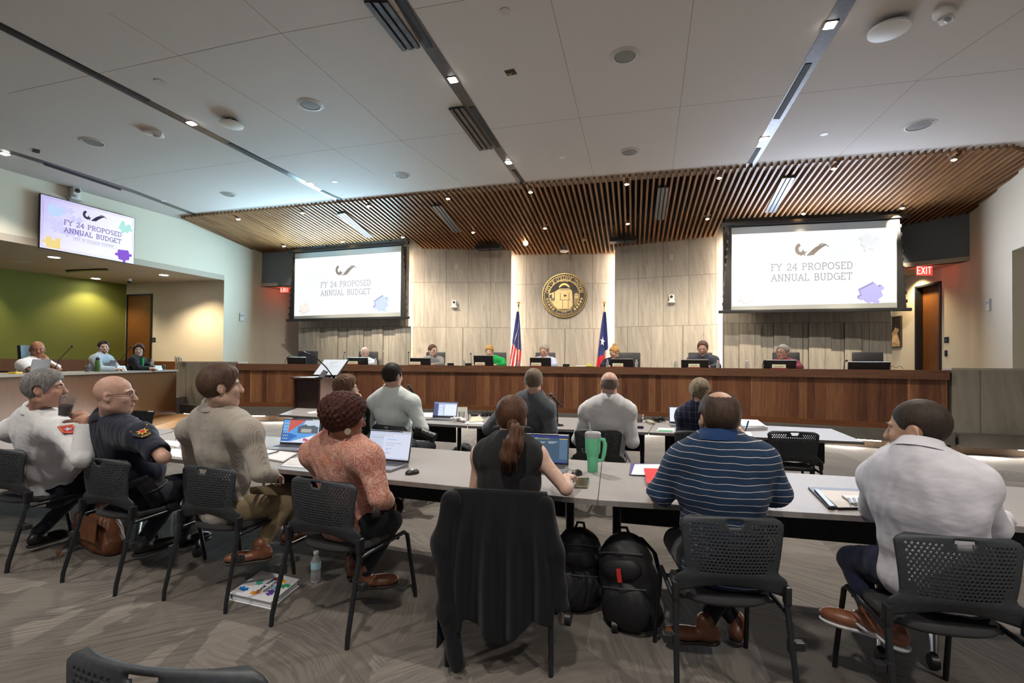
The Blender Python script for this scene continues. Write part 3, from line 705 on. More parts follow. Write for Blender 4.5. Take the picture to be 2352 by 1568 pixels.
for (x, y), pl in zip(spots, places):
    p = slatpt(x, y); r = empty('track_spot', 'small spotlight among the timber slats, ' + pl, 'spotlight', p, -YAW)
    sc = 1.0
    mb = MB(); mb.box(-.02, .02, -.02, .02, .03, .2); mb.build('stem', BLKP, r)
    mb = MB(); mb.box(-.085, .085, -.03, .03, .035, .06); mb.build('yoke', CHROME, r)
    mb = MB(); mb.lathe([(.02, .07), (.045, .05), (.05, -.04), (.046, -.045)], 16); h = mb.build('head', mat('spot_head', (.35, .3, .25), .4, .5), r, True)
    if 'unlit' not in pl:
        lowspot = y > 490
        if 490 > y > 484: lowspot = x > 1700
        if lowspot: aim, pw_, an_ = (p.x + SD.x * .7, p.y + SD.y * .7, .6), 110, 70
        else: aim, pw_, an_ = (p.x + SD.x * 4.2, p.y + SD.y * 4.2, 1.3), 480, 52
        if 'slot end' in pl or 'middle ceiling slot' in pl or 'right of the seal' in pl or 'right screen' in pl and x < 1700: pw_ = 300
        if lowspot and (x > 1700 or x < 930): pw_ = 35
        light('SPOT', 'track_lamp', (p.x, p.y, p.z - .07), pw_, WARM, .03, target=aim, angle=an_, blend=.8)
        mb = MB(); mb.lathe([(1e-3, -.046), (.044, -.046)], 16); o = mb.build('lamp_face', LAMPW, r)
        mb = MB(); mb.ball((0, -.02, -.045), .03 if 'brightest' not in pl else .07, 8); o = mb.build('bulb', LAMPW, r, True)
BLUEG = nmat('diffuser_metal', (.16, .165, .17), .35, .1, 10, 0, metal=.4)
for q, lab in [([(773.5, 488.5), (792, 486), (857, 541.5), (842, 543)], 'pale linear air diffuser in the slats above the left screen'), ([(992.5, 470), (1014, 469), (1060, 529), (1041, 530.5)], 'grey linear air diffuser in the slats left of the seal'),
               ([(1511, 427.5), (1536, 426.5), (1525.5, 501), (1503, 501.5)], 'grey linear air diffuser in the slats right of the seal'), ([(1797, 405), (1825.5, 403.5), (1781, 483.5), (1756.5, 484.5)], 'pale linear air diffuser in the slats above the right screen')]:
    diffuser(lab, q, lambda x, y: slatpt(x, y) + Vector((0, 0, -.012)), 'linear_diffuser', BLUEG)
for q, lab in [([(1092, 553), (1145, 551), (1158, 564), (1102, 566)], 'dark speaker bar hung under the slats left of the seal'), ([(1399, 536), (1462, 533), (1462, 545), (1403, 549)], 'dark speaker bar hung under the slats right of the seal')]:
    pts = [slatpt(*a) for a in q]; c = sum(pts, Vector()) / 4; zd = (c - EYEV).dot(-(CR @ Vector((0, 0, 1)))); w_ = 60 / F * zd
    c.z -= .05; r = empty('speaker_bar', lab, 'speaker', c, -YAW + .1 - math.radians(0)); r.rotation_euler = (0, 0, YAW - .25)
    mb = MB(); mb.box(-w_ / 2, w_ / 2, -.16, .16, -.13, -.02, bev=.01); mb.build('cabinet', DARKM, r)
    mb = MB(); mb.box(-w_ / 2 + .03, w_ / 2 - .03, -.165, -.155, -.12, -.03); mb.build('grille', BLACK, r); mb = MB(); mb.box(-.02, .02, -.02, .02, -.02, .05); mb.build('bracket', BLKP, r)
    mb = MB(); mb.ball((.05, -.1, -.15), .03, 8); mb.build('lens', BLKP, r, True)
p = G(1294, 13.9, 0); p.z = EYE + (837 - 577) / F * 13.9; r = empty('access_point', 'white round access point under the slats above the seal', 'access point', p)
mb = MB(); mb.lathe([(1e-3, 0), (.1, .0), (.13, .02), (.12, .04), (1e-3, .05)], 24); mb.build('dome', WHITEP, r, True); mb = MB(); mb.box(-.05, .05, -.05, .05, .04, .2); mb.build('bracket', BLKP, r)

# ================================================================== alcove ceiling things
for x, y, lab in [(124, 590, 'recessed downlight under the alcove ceiling below the television'), (220, 639, 'recessed downlight nearest the green wall'), (376, 631, 'recessed downlight near the alcove door')]:
    p = atz(x, y, ZA); r = empty('recessed_downlight', lab, 'downlight', p)
    mb = MB(); mb.lathe([(.13, 0), (.13, -.006), (.105, -.012), (.105, 0)], 28); mb.build('trim_ring', WHITEP, r, True)
    mb = MB(); mb.lathe([(1e-3, -.006), (.105, -.006)], 28); mb.build('lamp_face', LAMP, r)
    light('SPOT', 'alcove_lamp', (p.x, p.y, ZA - .03), 120, (1, .82, .58), .06, target=(p.x, p.y, 0), angle=120, blend=.6)
for x, y in ((80, 560), (-60, 600)):
    pass
# wall washers on the green wall
for t_ in (3.4, 6.6, 9.6):
    p = GR1 - GRn * t_; n_ = Vector((GRn.y, -GRn.x, 0)); q = p + n_ * .6
    light('SPOT', 'green_wall_washer', (q.x, q.y, ZA - .04), 95, (1, .9, .6), .04, target=(p.x - n_.x * .3, p.y - n_.y * .3, 1.6), angle=75, blend=.8)
diffuser('dark slot grille in the alcove ceiling', [(152, 623.5), (151, 620.5), (246, 616.5), (250, 619)], ZA - .005, nslot=1)
p = atz(297, 640, ZA); r = empty('alcove_camera', 'small white dome camera under the alcove ceiling', 'camera', p)
mb = MB(); mb.lathe([(.06, 0), (.06, -.05), (.05, -.07)], 16); mb.build('base', WHITEP, r, True); mb = MB(); mb.ball((0, 0, -.08), .045, 8); mb.build('dome', BLKP, r, True)
p = atz(44, 600, ZA); r = empty('ceiling_speaker', 'flat tan round speaker in the alcove ceiling', 'ceiling speaker', p)
mb = MB(); mb.lathe([(.16, 0), (.16, -.006), (1e-3, -.01)], 28); mb.build('grille', HALO, r, True)

# ================================================================== wall devices
def onwall(px, py, A, B):
    p = atline(px, (A.x, A.y), (B.x, B.y)); r_ = ray(px, py); t_ = (p.x * r_.x + p.y * r_.y) / (r_.x ** 2 + r_.y ** 2); p.z = EYE + r_.z * t_; return p
def wallframe(p, A, B):     # x along the wall, y out of it toward the room, z up
    d = (Vector((B.x - A.x, B.y - A.y, 0))).normalized(); n_ = Vector((d.y, -d.x, 0)); return XF(p, d, n_, (0, 0, 1))
LWa, LWb = WL0, WL1
def plate(px, py, A, B, w_, h_, d_, m, name, label, cat, extra=None):
    M = wallframe(onwall(px, py, A, B), A, B); r = empty(name, label, cat, M=M)
    mb = MB(); mb.box(-w_ / 2, w_ / 2, 0, d_, -h_ / 2, h_ / 2, bev=min(.006, d_ * .3)); mb.build('body', m, r, True)
    if extra: extra(r)
    return r
def ptz(px, py, A, B, label, sc=1.0):
    M = wallframe(onwall(px, py, A, B), A, B) @ Matrix.Scale(sc, 4); r = empty('wall_camera', label, 'camera', M=M)
    mb = MB(); mb.box(-.09, .09, 0, .16, -.115, -.09, bev=.006); mb.box(-.05, .05, 0, .02, -.16, .02); mb.build('bracket', WHITEP, r, True)
    mb = MB(); mb.lathe([(.07, 0), (.07, .05), (.05, .065)], 20, Matrix.Translation((0, .09, -.09))); mb.build('base', WHITEP, r, True)
    mb = MB(); mb.box(-.065, .065, .03, .15, -.04, .1, bev=.03); mb.build('head', WHITEP, r, True)
    mb = MB(); mb.lathe([(.038, 0), (.038, .03), (.028, .034)], 18, Matrix.Translation((0, .14, .04)) @ Matrix.Rotation(-math.pi / 2, 4, 'X')); mb.build('lens', BLKP, r, True)
ptz(1043, 698, *S1, 'white pan-tilt camera on the stone wall left of the seal'); ptz(1543, 686, *S3, 'white pan-tilt camera on the stone wall right of the seal')
ptz(158, 444, LWa, LWb, 'white pan-tilt camera above the wall television', 1.25)
def thermo_x(r):
    mb = MB(); mb.box(-.035, .035, .026, .03, -.005, .05); mb.build('display', mat('lcd', (.25, .3, .27), .3), r); mb = MB(); mb.box(.05, .09, 0, .03, -.09, -.04, bev=.004); mb.build('sensor', WHITEP, r)
plate(875, 801, *OLs, .11, .16, .028, WHITEP, 'thermostat', 'white thermostat on the stone below the left screen', 'thermostat', thermo_x)
plate(1723, 805, *ORs, .12, .17, .028, WHITEP, 'thermostat', 'white thermostat on the stone below the right screen', 'thermostat', thermo_x)
LG = mat('light_grey_plastic', (.42, .42, .42), .5)
def knob_x(r):
    mb = MB(); mb.box(-.03, .03, .01, .014, -.05, .05); mb.build('cover', LG, r)
plate(1047, 611, *S1, .11, .17, .012, LG, 'wall_plate', 'grey blank plate above the left stone wall camera', 'wall plate', knob_x)
plate(1541, 590, *S3, .10, .15, .012, LG, 'wall_plate', 'grey blank plate above the right stone wall camera', 'wall plate', knob_x)
def strobe_x(r):
    mb = MB(); mb.box(-.04, .04, .03, .06, .02, .08, bev=.005); mb.build('lens', mat('strobe_lens', (.5, .5, .52), .2), r)
LC0, LC1 = WL1, G(600, 15.62)
plate(553, 728, LC0, LC1, .14, .24, .035, WHITEP, 'fire_strobe', 'white fire strobe on the cream wall left of the left exit', 'fire alarm', strobe_x)
RA, RB = WR1, Rw(1.72)
plate(2274, 700, RA, RB, .13, .24, .04, WHITEP, 'fire_strobe', 'white fire strobe on the wall right of the far door', 'fire alarm', strobe_x)
def btn_x(r):
    mb = MB(); mb.box(-.03, .03, .012, .016, -.02, .0); mb.build('slot', LG, r)
plate(353, 780, GR1, WL1, .12, .13, .015, BLKP, 'card_reader', 'dark square room sign beside the alcove door', 'room sign', btn_x)
CA, CB = WRc0, WR1
plate(2175, 780, CA, CB, .13, .13, .015, BLKP, 'card_reader', 'dark square room sign beside the right door', 'room sign', btn_x)
plate(2174, 811, CA, CB, .07, .14, .02, BLKP, 'card_reader', 'narrow black card reader below the room sign', 'card reader', btn_x)
# artwork at the end of the corridor
p = onwall(2060, 762, G(2030, 13.9), rl(2104)); M = wallframe(p, G(2030, 13.9), rl(2104)); r = empty('canvas_picture', 'dark canvas picture with a pale figure beside the right screen', 'picture', M=M)
mb = MB(); mb.box(-.5, .22, 0, .05, -.42, .42); mb.build('canvas', mat('canvas_dark', (.03, .02, .015), .7), r)
mb = MB(); mb.prism([(-.4, .051, -.40), (.2, .051, -.40), (.2, .051, -.3), (.1, .051, -.05), (.17, .051, .06), (.02, .051, .12), (-.1, .051, -.02), (-.4, .051, -.2)], (0, .002, 0)); mb.build('figure', nmat('picture_figure', (.6, .42, .22), .7, .5, 9, 0), r)
# exit signs
def exit_sign(px, py, zd, wpx, label, rz):
    p = P(px, py, zd); s_ = wpx / F * zd / .36; M = Matrix.Translation(p) @ Matrix.Rotation(rz, 4, 'Z') @ Matrix.Scale(s_, 4)
    r = empty('exit_sign', label, 'exit sign', M=M)
    mb = MB(); mb.box(-.19, .19, -.03, .03, .115, .15); mb.build('housing', nmat('alu', (.4, .4, .4), .3, .1, 20, 0, metal=.8), r)
    mb = MB(); mb.box(-.18, .18, -.006, .006, -.115, .115); mb.build('panel', mat('exit_panel', (.5, .1, .1), .3, emit=(1, .09, .07), es=.42), r)
    mb = MB(); Mx = XF((0, -.008, -.075), (1, 0, 0), (0, 0, 1), (0, -1, 0))
    def g(x, segs):
        for s in segs: stroke(mb, [(x + a * .07, b * .15) for a, b in s], .02, Mx, .003)
    g(-.155, [[(.9, 1), (0, 1), (0, 0), (.9, 0)], [(0, .5), (.75, .5)]]); g(-.065, [[(0, 0), (.95, 1)], [(0, 1), (.95, 0)]]); g(.04, [[(0, 0), (0, 1)]]); g(.075, [[(.5, 0), (.5, 1)], [(0, 1), (1, 1)]])
    mb.build('lettering', mat('exit_red', (1, .8, .75), .4, emit=(1, .62, .55), es=.9), r)
    light('POINT', 'exit_glow', p + Vector((0, -.1, -.05)), .8, (1, .12, .06), .08)
    light('POINT', 'exit_glow', p + Vector((0, .15, -.05)), 1.0, (1, .12, .06), .05)
exit_sign(654, 665, 15.9, 21, 'red lit EXIT sign at the left of the left screen', .15)
exit_sign(2123, 621, 11.6, 36, 'red lit EXIT sign at the right of the right screen', .2)

# ================================================================== slides
def puzzle(cx, cy, s, rot, knobs):
    """outline of a jigsaw piece; knobs = +1 tab / -1 hole for the four sides"""
    pts = []
    cor = [(-.5, -.5), (.5, -.5), (.5, .5), (-.5, .5)]
    for i in range(4):
        a = Vector(cor[i]); b = Vector(cor[(i + 1) % 4]); d = b - a; n_ = Vector((d.y, -d.x)); k = knobs[i]
        pts.append(a)
        if k:
            c = a + d * .5 + n_ * (.17 * k)
            for j in range(9):
                an = math.radians(-130 + 260 * j / 8) ; pts.append(c + (n_ * k * math.cos(an) * .15 + d * math.sin(an) * .15))
    M = Matrix.Rotation(rot, 2); return [(cx + (M @ p).x * s, cy + (M @ p).y * s) for p in pts]
def emat(name, c, k=1.0): return mat(name, tuple(min(1, x * .03) for x in c), .6, emit=c, es=k * ESC)
def slide(M, W, H, parent, dark, pale, off=0):
    """lettering and drawings of the slide in plane M (x right, y up, z to the viewer), origin at the centre"""
    def T(pts, z): return [M @ Vector((x, y, z)) for x, y in pts]
    def flat(name, polys, m, z=.001, th=.0015):
        mb = MB(); d = M.to_3x3() @ Vector((0, 0, th))
        for p in polys: mb.prism(T(p, z), d)
        return mb.build(name, m, parent)
    ink = emat('slide_ink_' + dark[0], dark[1]); u = H
    for line, yy in (('FY 24 PROPOSED', -.015), ('ANNUAL BUDGET', -.16)):
        xx = -text_w(line, .088 * u) / 2
        for wd_ in line.split():
            mb = MB(); text(mb, wd_, .088 * u, (.0105 if pale else .012) * u, M @ Matrix.Translation((xx, yy * u, .001)), .002, align=0); mb.build('lettering', ink, parent); xx += text_w(wd_ + ' ', .088 * u)
    mb = MB(); Mt = M @ Matrix.Translation((0, -.27 * u, .001)); text(mb, 'CITY OF COLLEGE STATION', .038 * u, .004 * u, Mt, .002)
    if not pale: 
        for a, b in (((-.4, -.22), (.4, -.22)), ((.4, -.22), (.4, -.29)), ((.4, -.29), (-.4, -.29))): stroke(mb, [(a[0] * u, a[1] * u), (b[0] * u, b[1] * u)], .003 * u, M @ Matrix.Translation((0, 0, .001)), .001)
        for k in (.03, .05): stroke(mb, [(-W / 2 + k * u, -H / 2 + k * u), (W / 2 - k * u, -H / 2 + k * u), (W / 2 - k * u, H / 2 - k * u), (-W / 2 + k * u, H / 2 - k * u), (-W / 2 + k * u, -H / 2 + k * u)], .0025 * u, M @ Matrix.Translation((-off, -.05, .001)), .0008)
    mb.build('lettering', emat('slide_sub_' + dark[0], dark[2]), parent)
    # swoosh with star
    L = []
    a = arc(-.13 * u, .27 * u, .075 * u, .085 * u, 110, 290, 12); b = arc(-.115 * u, .27 * u, .045 * u, .05 * u, 290, 110, 12); L.append(a + b)
    for k in range(3):
        x0 = (-.06 + .03 * k) * u; top = [(x0 + t_ * .17 * u, (.18 + .135 * math.sin(t_ * 1.45)) * u + k * .004 * u) for t_ in np.linspace(0, 1, 9)]
        bot = [(x + .016 * u, y - (.012 + .008 * math.sin(3.1 * i / 8)) * u) for i, (x, y) in enumerate(top)][::-1]; L.append(top + bot)
    top = [(.09 * u + t_ * .12 * u, (.325 + .016 * math.sin(t_ * 3.1) - .03 * t_ * t_) * u) for t_ in np.linspace(0, 1, 9)]; L.append(top + [(x, y - .014 * u) for x, y in top[::-1]])
    flat('swoosh_emblem', L, emat('slide_logo_' + dark[0], dark[3]))
    st = [(-.105 * u + .055 * u * (1 if i % 2 == 0 else .42) * math.sin(i * math.pi / 5), .215 * u + .055 * u * (1 if i % 2 == 0 else .42) * math.cos(i * math.pi / 5)) for i in range(10)]
    flat('star_emblem', [st], emat('slide_logo_' + dark[0], dark[3]), .002)
    return flat
def scr_frame(A, B, cx_, cy_):
    pass
WHITE_SCR = mat('projected_white', (.03, .03, .03), .7, emit=(.97, .98, 1.0), es=.96 * ESC)
GREYBAND = mat('screen_margin', (.30, .32, .31), .8)
def screen(A, B, z0, z1, label, dark, z1b):
    d = (B - A); d.z = 0; W = d.length; X = d.normalized(); N = Vector((X.y, -X.x, 0)); H = z1 - z0
    M = XF(Vector((A.x, A.y, 0)) + d / 2 + Vector((0, 0, (z0 + z1) / 2)), X, (0, 0, 1), N)
    r = empty('projection_screen', label, 'projection screen', M=M)
    w2, h2 = W / 2, H / 2
    mb = MB(); mb.prism([(-w2 - .02, h2, -.002), (-w2 - .16, -h2, -.002), (w2 + .16, -h2, -.002), (w2 + .02, h2, -.002), ], (0, 0, -.01)); mb.build('black_border', BLACK, r)
    for s_ in (-1, 1):
        for i in range(12):
            t_ = i / 11; x = s_ * (w2 + .02 + .14 * t_ + .012); mb = MB(); mb.box(x - .016, x + .016, h2 - H * t_ - .05, h2 - H * t_ + .02, -.014, .004); mb.build('tension_tab', BLKP, r)
        mb = MB(); mb.box(s_ * w2 * .8 - .03, s_ * w2 * .8 + .03, h2 + .1, h2 + .3, -.02, .02); mb.build('hanger', BLKP, r)
    mb = MB(); mb.box(-w2 + .03, w2 - .03, -h2 + .03, h2 - .07, 0, .004); mb.build('canvas', GREYBAND, r)
    mb = MB(); mb.box(-w2 - .25, w2 + .25, -h2 - .05, -h2 + .02, -.03, .03, bev=.008); mb.build('bottom_bar', BLKP, r)
    mb = MB(); mb.box(-w2 - .2, w2 + .2, h2 - .03, h2 + .05, -.05, .05); mb.build('case', BLKP, r)
    # picture thrown by the projector, a little keystoned
    l, rr, bt, tp = -w2 + .04, w2 - .04, -h2 + .11, h2 - .25
    mb = MB(); mb.prism([(l, bt + .0, .0045), (rr, bt + .03, .0045), (rr, tp + .02, .0045), (l, tp + .02, .0045)], (0, 0, .0015)); img = mb.build('picture_area', WHITE_SCR, r)
    cx_, cy_ = 0, (bt + tp) / 2; w_, h_ = rr - l, tp - bt
    fl = slide(Matrix.Translation((0, cy_, .0062)), w_, h_, img, dark, True)
    return r, fl, w_, h_
G_SCR = ('g', (.40, .38, .42), (.80, .79, .82), (.30, .24, .19))
A, B = G(672, 15.0), G(921, 13.85)
scrL, fl, w_, h_ = screen(A, B, 2.77, 4.86, 'left projection screen showing the budget title slide', ('gl', (.40, .42, .50), (.82, .82, .85), (.26, .24, .21)), 0)
s = h_
fl('jigsaw_shade', [puzzle(.325 * w_, -.315 * s, .19 * s, .5, (1, 1, 0, 1))], emat('jig_blue_dark', (.33, .40, .72))); fl('jigsaw_piece', [puzzle(.335 * w_, -.33 * s, .19 * s, .5, (1, 1, 0, 1))], emat('jig_blue', (.60, .72, .95)), .002)
fl('jigsaw_shade', [puzzle(-.395 * w_, -.37 * s, .16 * s, .35, (0, 0, -1, 1))], emat('jig_cream_dark', (.72, .66, .58))); fl('jigsaw_piece', [puzzle(-.39 * w_, -.355 * s, .16 * s, .35, (0, 0, -1, 1))], emat('jig_cream', (.93, .87, .80)), .002)
A, B = G(1676, 11.7), G(2064, 10.95)
scrR, fl, w_, h_ = screen(A, B, 2.78, 4.84, 'right projection screen showing the budget title slide', G_SCR, 0)
s = h_
fl('jigsaw_shade', [puzzle(.345 * w_, -.335 * s, .2 * s, .5, (1, 1, 0, 1))], emat('jig_vio_dark', (.36, .28, .60))); fl('jigsaw_piece', [puzzle(.355 * w_, -.35 * s, .2 * s, .5, (1, 1, 0, 1))], emat('jig_violet', (.53, .50, .88)), .002)
fl('jigsaw_shade', [puzzle(-.40 * w_, -.38 * s, .15 * s, .35, (0, 0, -1, 1))], emat('jig_tan_dark', (.80, .74, .66))); fl('jigsaw_piece', [puzzle(-.395 * w_, -.365 * s, .15 * s, .35, (0, 0, -1, 1))], emat('jig_tan', (.95, .91, .86)), .002)
fl('jigsaw_shade', [puzzle(.345 * w_, .33 * s, .17 * s, -.45, (1, 0, -1, 1))], emat('jig_gr_dark', (.70, .74, .78))); fl('jigsaw_piece', [puzzle(.35 * w_, .345 * s, .17 * s, -.45, (1, 0, -1, 1))], emat('jig_grey', (.86, .89, .91)), .002)
# projector light falling back from the screens
for A, B, pw in ((G(672, 15.0), G(921, 13.85), 1.6), (G(1676, 11.7), G(2064, 10.95), .6)):
    d = (B - A).normalized(); N = Vector((d.y, -d.x, 0)); c = (A + B) / 2 + N * .12
    for nm_, tilt, z_, e_ in (('screen_glow', 0, 3.6, 160), ('screen_glow_up', 66, 4.1, 80)):
        l = bpy.data.lights.new(nm_, 'AREA'); l.shape = 'RECTANGLE'; l.size = 3.2; l.size_y = 1.2 if not tilt else .5; l.energy = e_ * pw; l.color = (.48, .80, 1) if pw > 1 else (.68, .80, 1); 
        if tilt: l.spread = math.radians(110)
        ob = bpy.data.objects.new(nm_, l); C.objects.link(ob); ob.matrix_world = XF((c.x, c.y, z_), -d, (0, 0, 1), -N) @ Matrix.Rotation(math.radians(tilt), 4, 'X')

# television on the left wall
def planeP(px, py, off):
    A, B = WL0, WL1; d = (B - A).normalized(); n_ = Vector((d.y, -d.x, 0)); o = Vector((A.x, A.y, 0)) + n_ * off; r_ = ray(px, py)
    t_ = (o - EYEV).dot(n_) / r_.dot(n_); return EYEV + r_ * t_
q = [planeP(x, y, .14) for x, y in ((92, 448), (310, 497), (308, 605), (90, 571))]
X = ((q[1] - q[0]) + (q[2] - q[3])); X.z = 0; Wt = X.length / 2; X.normalize(); Ht = ((q[0] - q[3]).length + (q[1] - q[2]).length) / 2; N = Vector((X.y, -X.x, 0))
ctr = sum(q, Vector()) / 4; print('tv', Wt, Ht, [tuple(round(c, 2) for c in v) for v in q])
Mt = XF(ctr, X, (0, 0, 1), N); tv = empty('wall_television', 'large wall television showing the budget title slide', 'television', M=Mt)
mb = MB(); mb.box(-Wt / 2, Wt / 2, -Ht / 2, Ht / 2, -.06, .0, bev=.006); mb.build('casing', BLKP, tv)
mb = MB(); mb.box(-.3, .3, -.25, .25, -.14, -.06); mb.build('wall_mount', BLKP, tv)
m = mat('tv_picture', (.3, .3, .3), .4, emit=(.85, .8, .95), es=.9 * ESC); t = NT(m); sp = t.sep(t.coord('Object'))
f = t.math('MULTIPLY_ADD', sp[0], .38, .5); g = t.math('MULTIPLY_ADD', sp[1], -.3, 0); 
t.l(t.ramp(t.math('ADD', f, g), [(.05, (.50, .42, .80)), (.5, (.80, .74, .97)), (.95, (.86, .92, .99))]), t.b.inputs['Emission Color'])
mb = MB(); mb.box(-Wt / 2 + .012, Wt / 2 - .012, -Ht / 2 + .012, Ht / 2 - .012, 0, .002); pic = mb.build('screen', m, tv)
fl = slide(Matrix.Translation((.07, .05, .0022)), Wt, Ht, pic, ('tv', (.16, .12, .36), (.25, .22, .45), (.02, .015, .05)), False, .07)
fl = slide.__wrapped__ if hasattr(slide, '__wrapped__') else None
def tvflat(name, polys, m, z=.0030, th=.001):
    mb = MB()
    for p_ in polys: mb.prism([Vector((x, y, z)) for x, y in p_], (0, 0, th))
    return mb.build(name, m, pic)
tvflat('jigsaw_piece', [puzzle(-.36 * Wt, .27 * Ht, .2 * Ht, -.35, (1, 1, -1, 0))], emat('tv_blue', (.50, .66, .93))); tvflat('jigsaw_piece', [puzzle(-.37 * Wt, -.36 * Ht, .21 * Ht, .0, (0, 0, -1, 1))], emat('tv_yellow', (.86, .66, .22)))
tvflat('jigsaw_piece', [puzzle(.38 * Wt, .26 * Ht, .19 * Ht, -.35, (1, 1, -1, 0))], emat('tv_mint', (.42, .78, .70))); tvflat('jigsaw_piece', [puzzle(.37 * Wt, -.335 * Ht, .2 * Ht, .1, (1, 1, 0, 1))], emat('tv_purple', (.22, .06, .62)))
tvflat('jigsaw_ghosts', [puzzle((-.42 + .09 * i) * Wt, (.3 - .13 * j) * Ht, .14 * Ht, .0, ((i + j) % 2 * 2 - 1, 1, -1, 1)) for i, j in ((1, 0), (2, 0), (3, 1), (0, 2), (1, 2), (1, 3), (2, 3), (3, 3))], emat('tv_ghost', (.62, .60, .90)), .0024, .0004)

# ================================================================== seal
A, B = S2; p = onwall(1295, 679, A, B); M = wallframe(p, A, B); d_ = (B - A).normalized()
zdS = (p - EYEV).dot(-(CR @ Vector((0, 0, 1)))); R = 51.5 / F * zdS
M = M @ Matrix.Translation((0, .012, 0)); seal = empty('city_seal', 'round dark and gold city seal on the stone wall', 'wall seal', M=M)
MS = XF((0, 0, 0), (1, 0, 0), (0, 0, 1), (0, 1, 0))     # x right, y up, z outward (left handed flip handled by drawing)
GOLD = nmat('seal_gold', (.40, .27, .09), .32, .15, 12, .03, metal=.85); GOLDP = nmat('seal_pale_gold', (.50, .38, .17), .4, .08, 6, .02, metal=.5); SDK = mat('seal_dark', (.035, .03, .028), .45)
def ring(mb, r0, r1, y0, y1, n=72):
    vs = []; fs = []
    for r_, y_ in ((r0, y0), (r0, y1), (r1, y1), (r1, y0)):
        for k in range(n): a = 2 * math.pi * k / n; vs.append((r_ * math.cos(a), y_, r_ * math.sin(a)))
    for j in range(4):
        for k in range(n): fs.append((j * n + k, j * n + (k + 1) % n, ((j + 1) % 4) * n + (k + 1) % n, ((j + 1) % 4) * n + k))
    mb.add(vs, fs); return mb
def dsk(mb, r_, y0, y1, n=72): mb.prism([(r_ * math.cos(2 * math.pi * k / n), y0, r_ * math.sin(2 * math.pi * k / n)) for k in range(n)], (0, y1 - y0, 0)); return mb
dsk(MB(), R, 0, .06).build('backing', SDK, seal)
mb = MB(); ring(mb, R * .955, R * .985, .06, .075); ring(mb, R * .87, R * .885, .06, .075); mb.build('rim', GOLD, seal)
mb = MB()
for k in range(56):
    a = 2 * math.pi * k / 56; Mk = Matrix.Translation((R * .92 * math.cos(a), .07, R * .92 * math.sin(a))) @ Matrix.Rotation(-a + .9, 4, 'Y'); mb.ball((0, 0, 0), (R * .013, .012, R * .036), 5, M=Mk)
mb.build('rope_border', GOLD, seal)
mb = MB(); ring(mb, R * .66, R * .685, .06, .078); mb.build('inner_ring', GOLD, seal)
field = dsk(MB(), R * .66, .058, .066).build('field', nmat('seal_field', (.07, .055, .04), .5, .3, 4, .02, metal=.3), seal)
def arctext(mb, tx, r_, a0, a1, h, wd, y=.062, flip=False):
    n = len(tx); tot = sum(GLY[c][0] + .2 for c in tx); acc = 0
    for c in tx:
        cw = GLY[c][0] + .2; a = math.radians(a0 + (a1 - a0) * (acc + cw / 2) / tot); acc += cw
        ra, up = (math.cos(a), math.sin(a)), 1
        if not flip: X_ = Vector((math.sin(a), 0, -math.cos(a))); Y_ = Vector((math.cos(a), 0, math.sin(a))); o_ = Y_ * r_
        else: X_ = Vector((-math.sin(a), 0, math.cos(a))); Y_ = Vector((-math.cos(a), 0, -math.sin(a))); o_ = Y_ * -r_
        Ml = XF(o_ + Vector((0, y, 0)) - X_ * GLY[c][0] * h / 2, X_, Y_, (0, 1, 0))
        for s_ in GLY[c][1]: stroke(mb, [(u_ * h, v_ * h) for u_, v_ in s_], wd, Ml, .008)
mb = MB(); arctext(mb, 'CITY OF COLLEGE STATION', R * .70, 172, 8, R * .14, R * .022)
mb.build('lettering', GOLDP, seal)
mb = MB(); arctext(mb, 'TEXAS', R * .61, 106, 74, R * .07, R * .012, .07); mb.build('lettering', GOLDP, seal); mb = MB(); arctext(mb, '1938', R * .76, 261, 279, R * .085, R * .014, .062, True)
mb.build('lettering', GOLDP, seal)
mb = MB(); Mo = XF((0, .062, 0), (1, 0, 0), (0, 0, 1), (0, 1, 0)); o_ = []
for a in np.linspace(245, 295, 12): o_.append((R * .83 * math.cos(math.radians(a)), R * .83 * math.sin(math.radians(a))))
for a in np.linspace(295, 245, 12): o_.append((R * .71 * math.cos(math.radians(a)), R * .71 * math.sin(math.radians(a))))
stroke(mb, o_ + [o_[0]], R * .014, Mo, .008)
for s_ in (-1, 1):
    for k in range(5):
        a = math.radians(270 + s_ * (38 + k * 10)); c = (R * .775 * math.cos(a), R * .775 * math.sin(a))
        for j in range(5):
            b = j * 2 * math.pi / 5 + k; mb.ball((c[0] + R * .032 * math.cos(b), .068, c[1] + R * .032 * math.sin(b)), (R * .026, .006, R * .026), 4)
mb.build('flower_garlands', GOLDP, seal)
def sp(name, polys, m, y0=.067, th=.006):
    mb = MB()
    for p_ in polys: mb.prism([(x * R, y0, y * R) for x, y in p_], (0, th, 0))
    return mb.build(name, m, seal)
sp('moon', [arc(0, .28, .26, .26, 20, 160, 12) + arc(0, .26, .2, .2, 160, 20, 12)], GOLD, .066, .003)
sp('locomotive', [[(-.2, .3), (.22, .3), (.34, .2), (.36, -.0), (.38, -.45), (.25, -.6), (-.28, -.6), (-.45, -.45), (-.62, -.2), (-.66, .08), (-.42, .17)]], GOLDP)
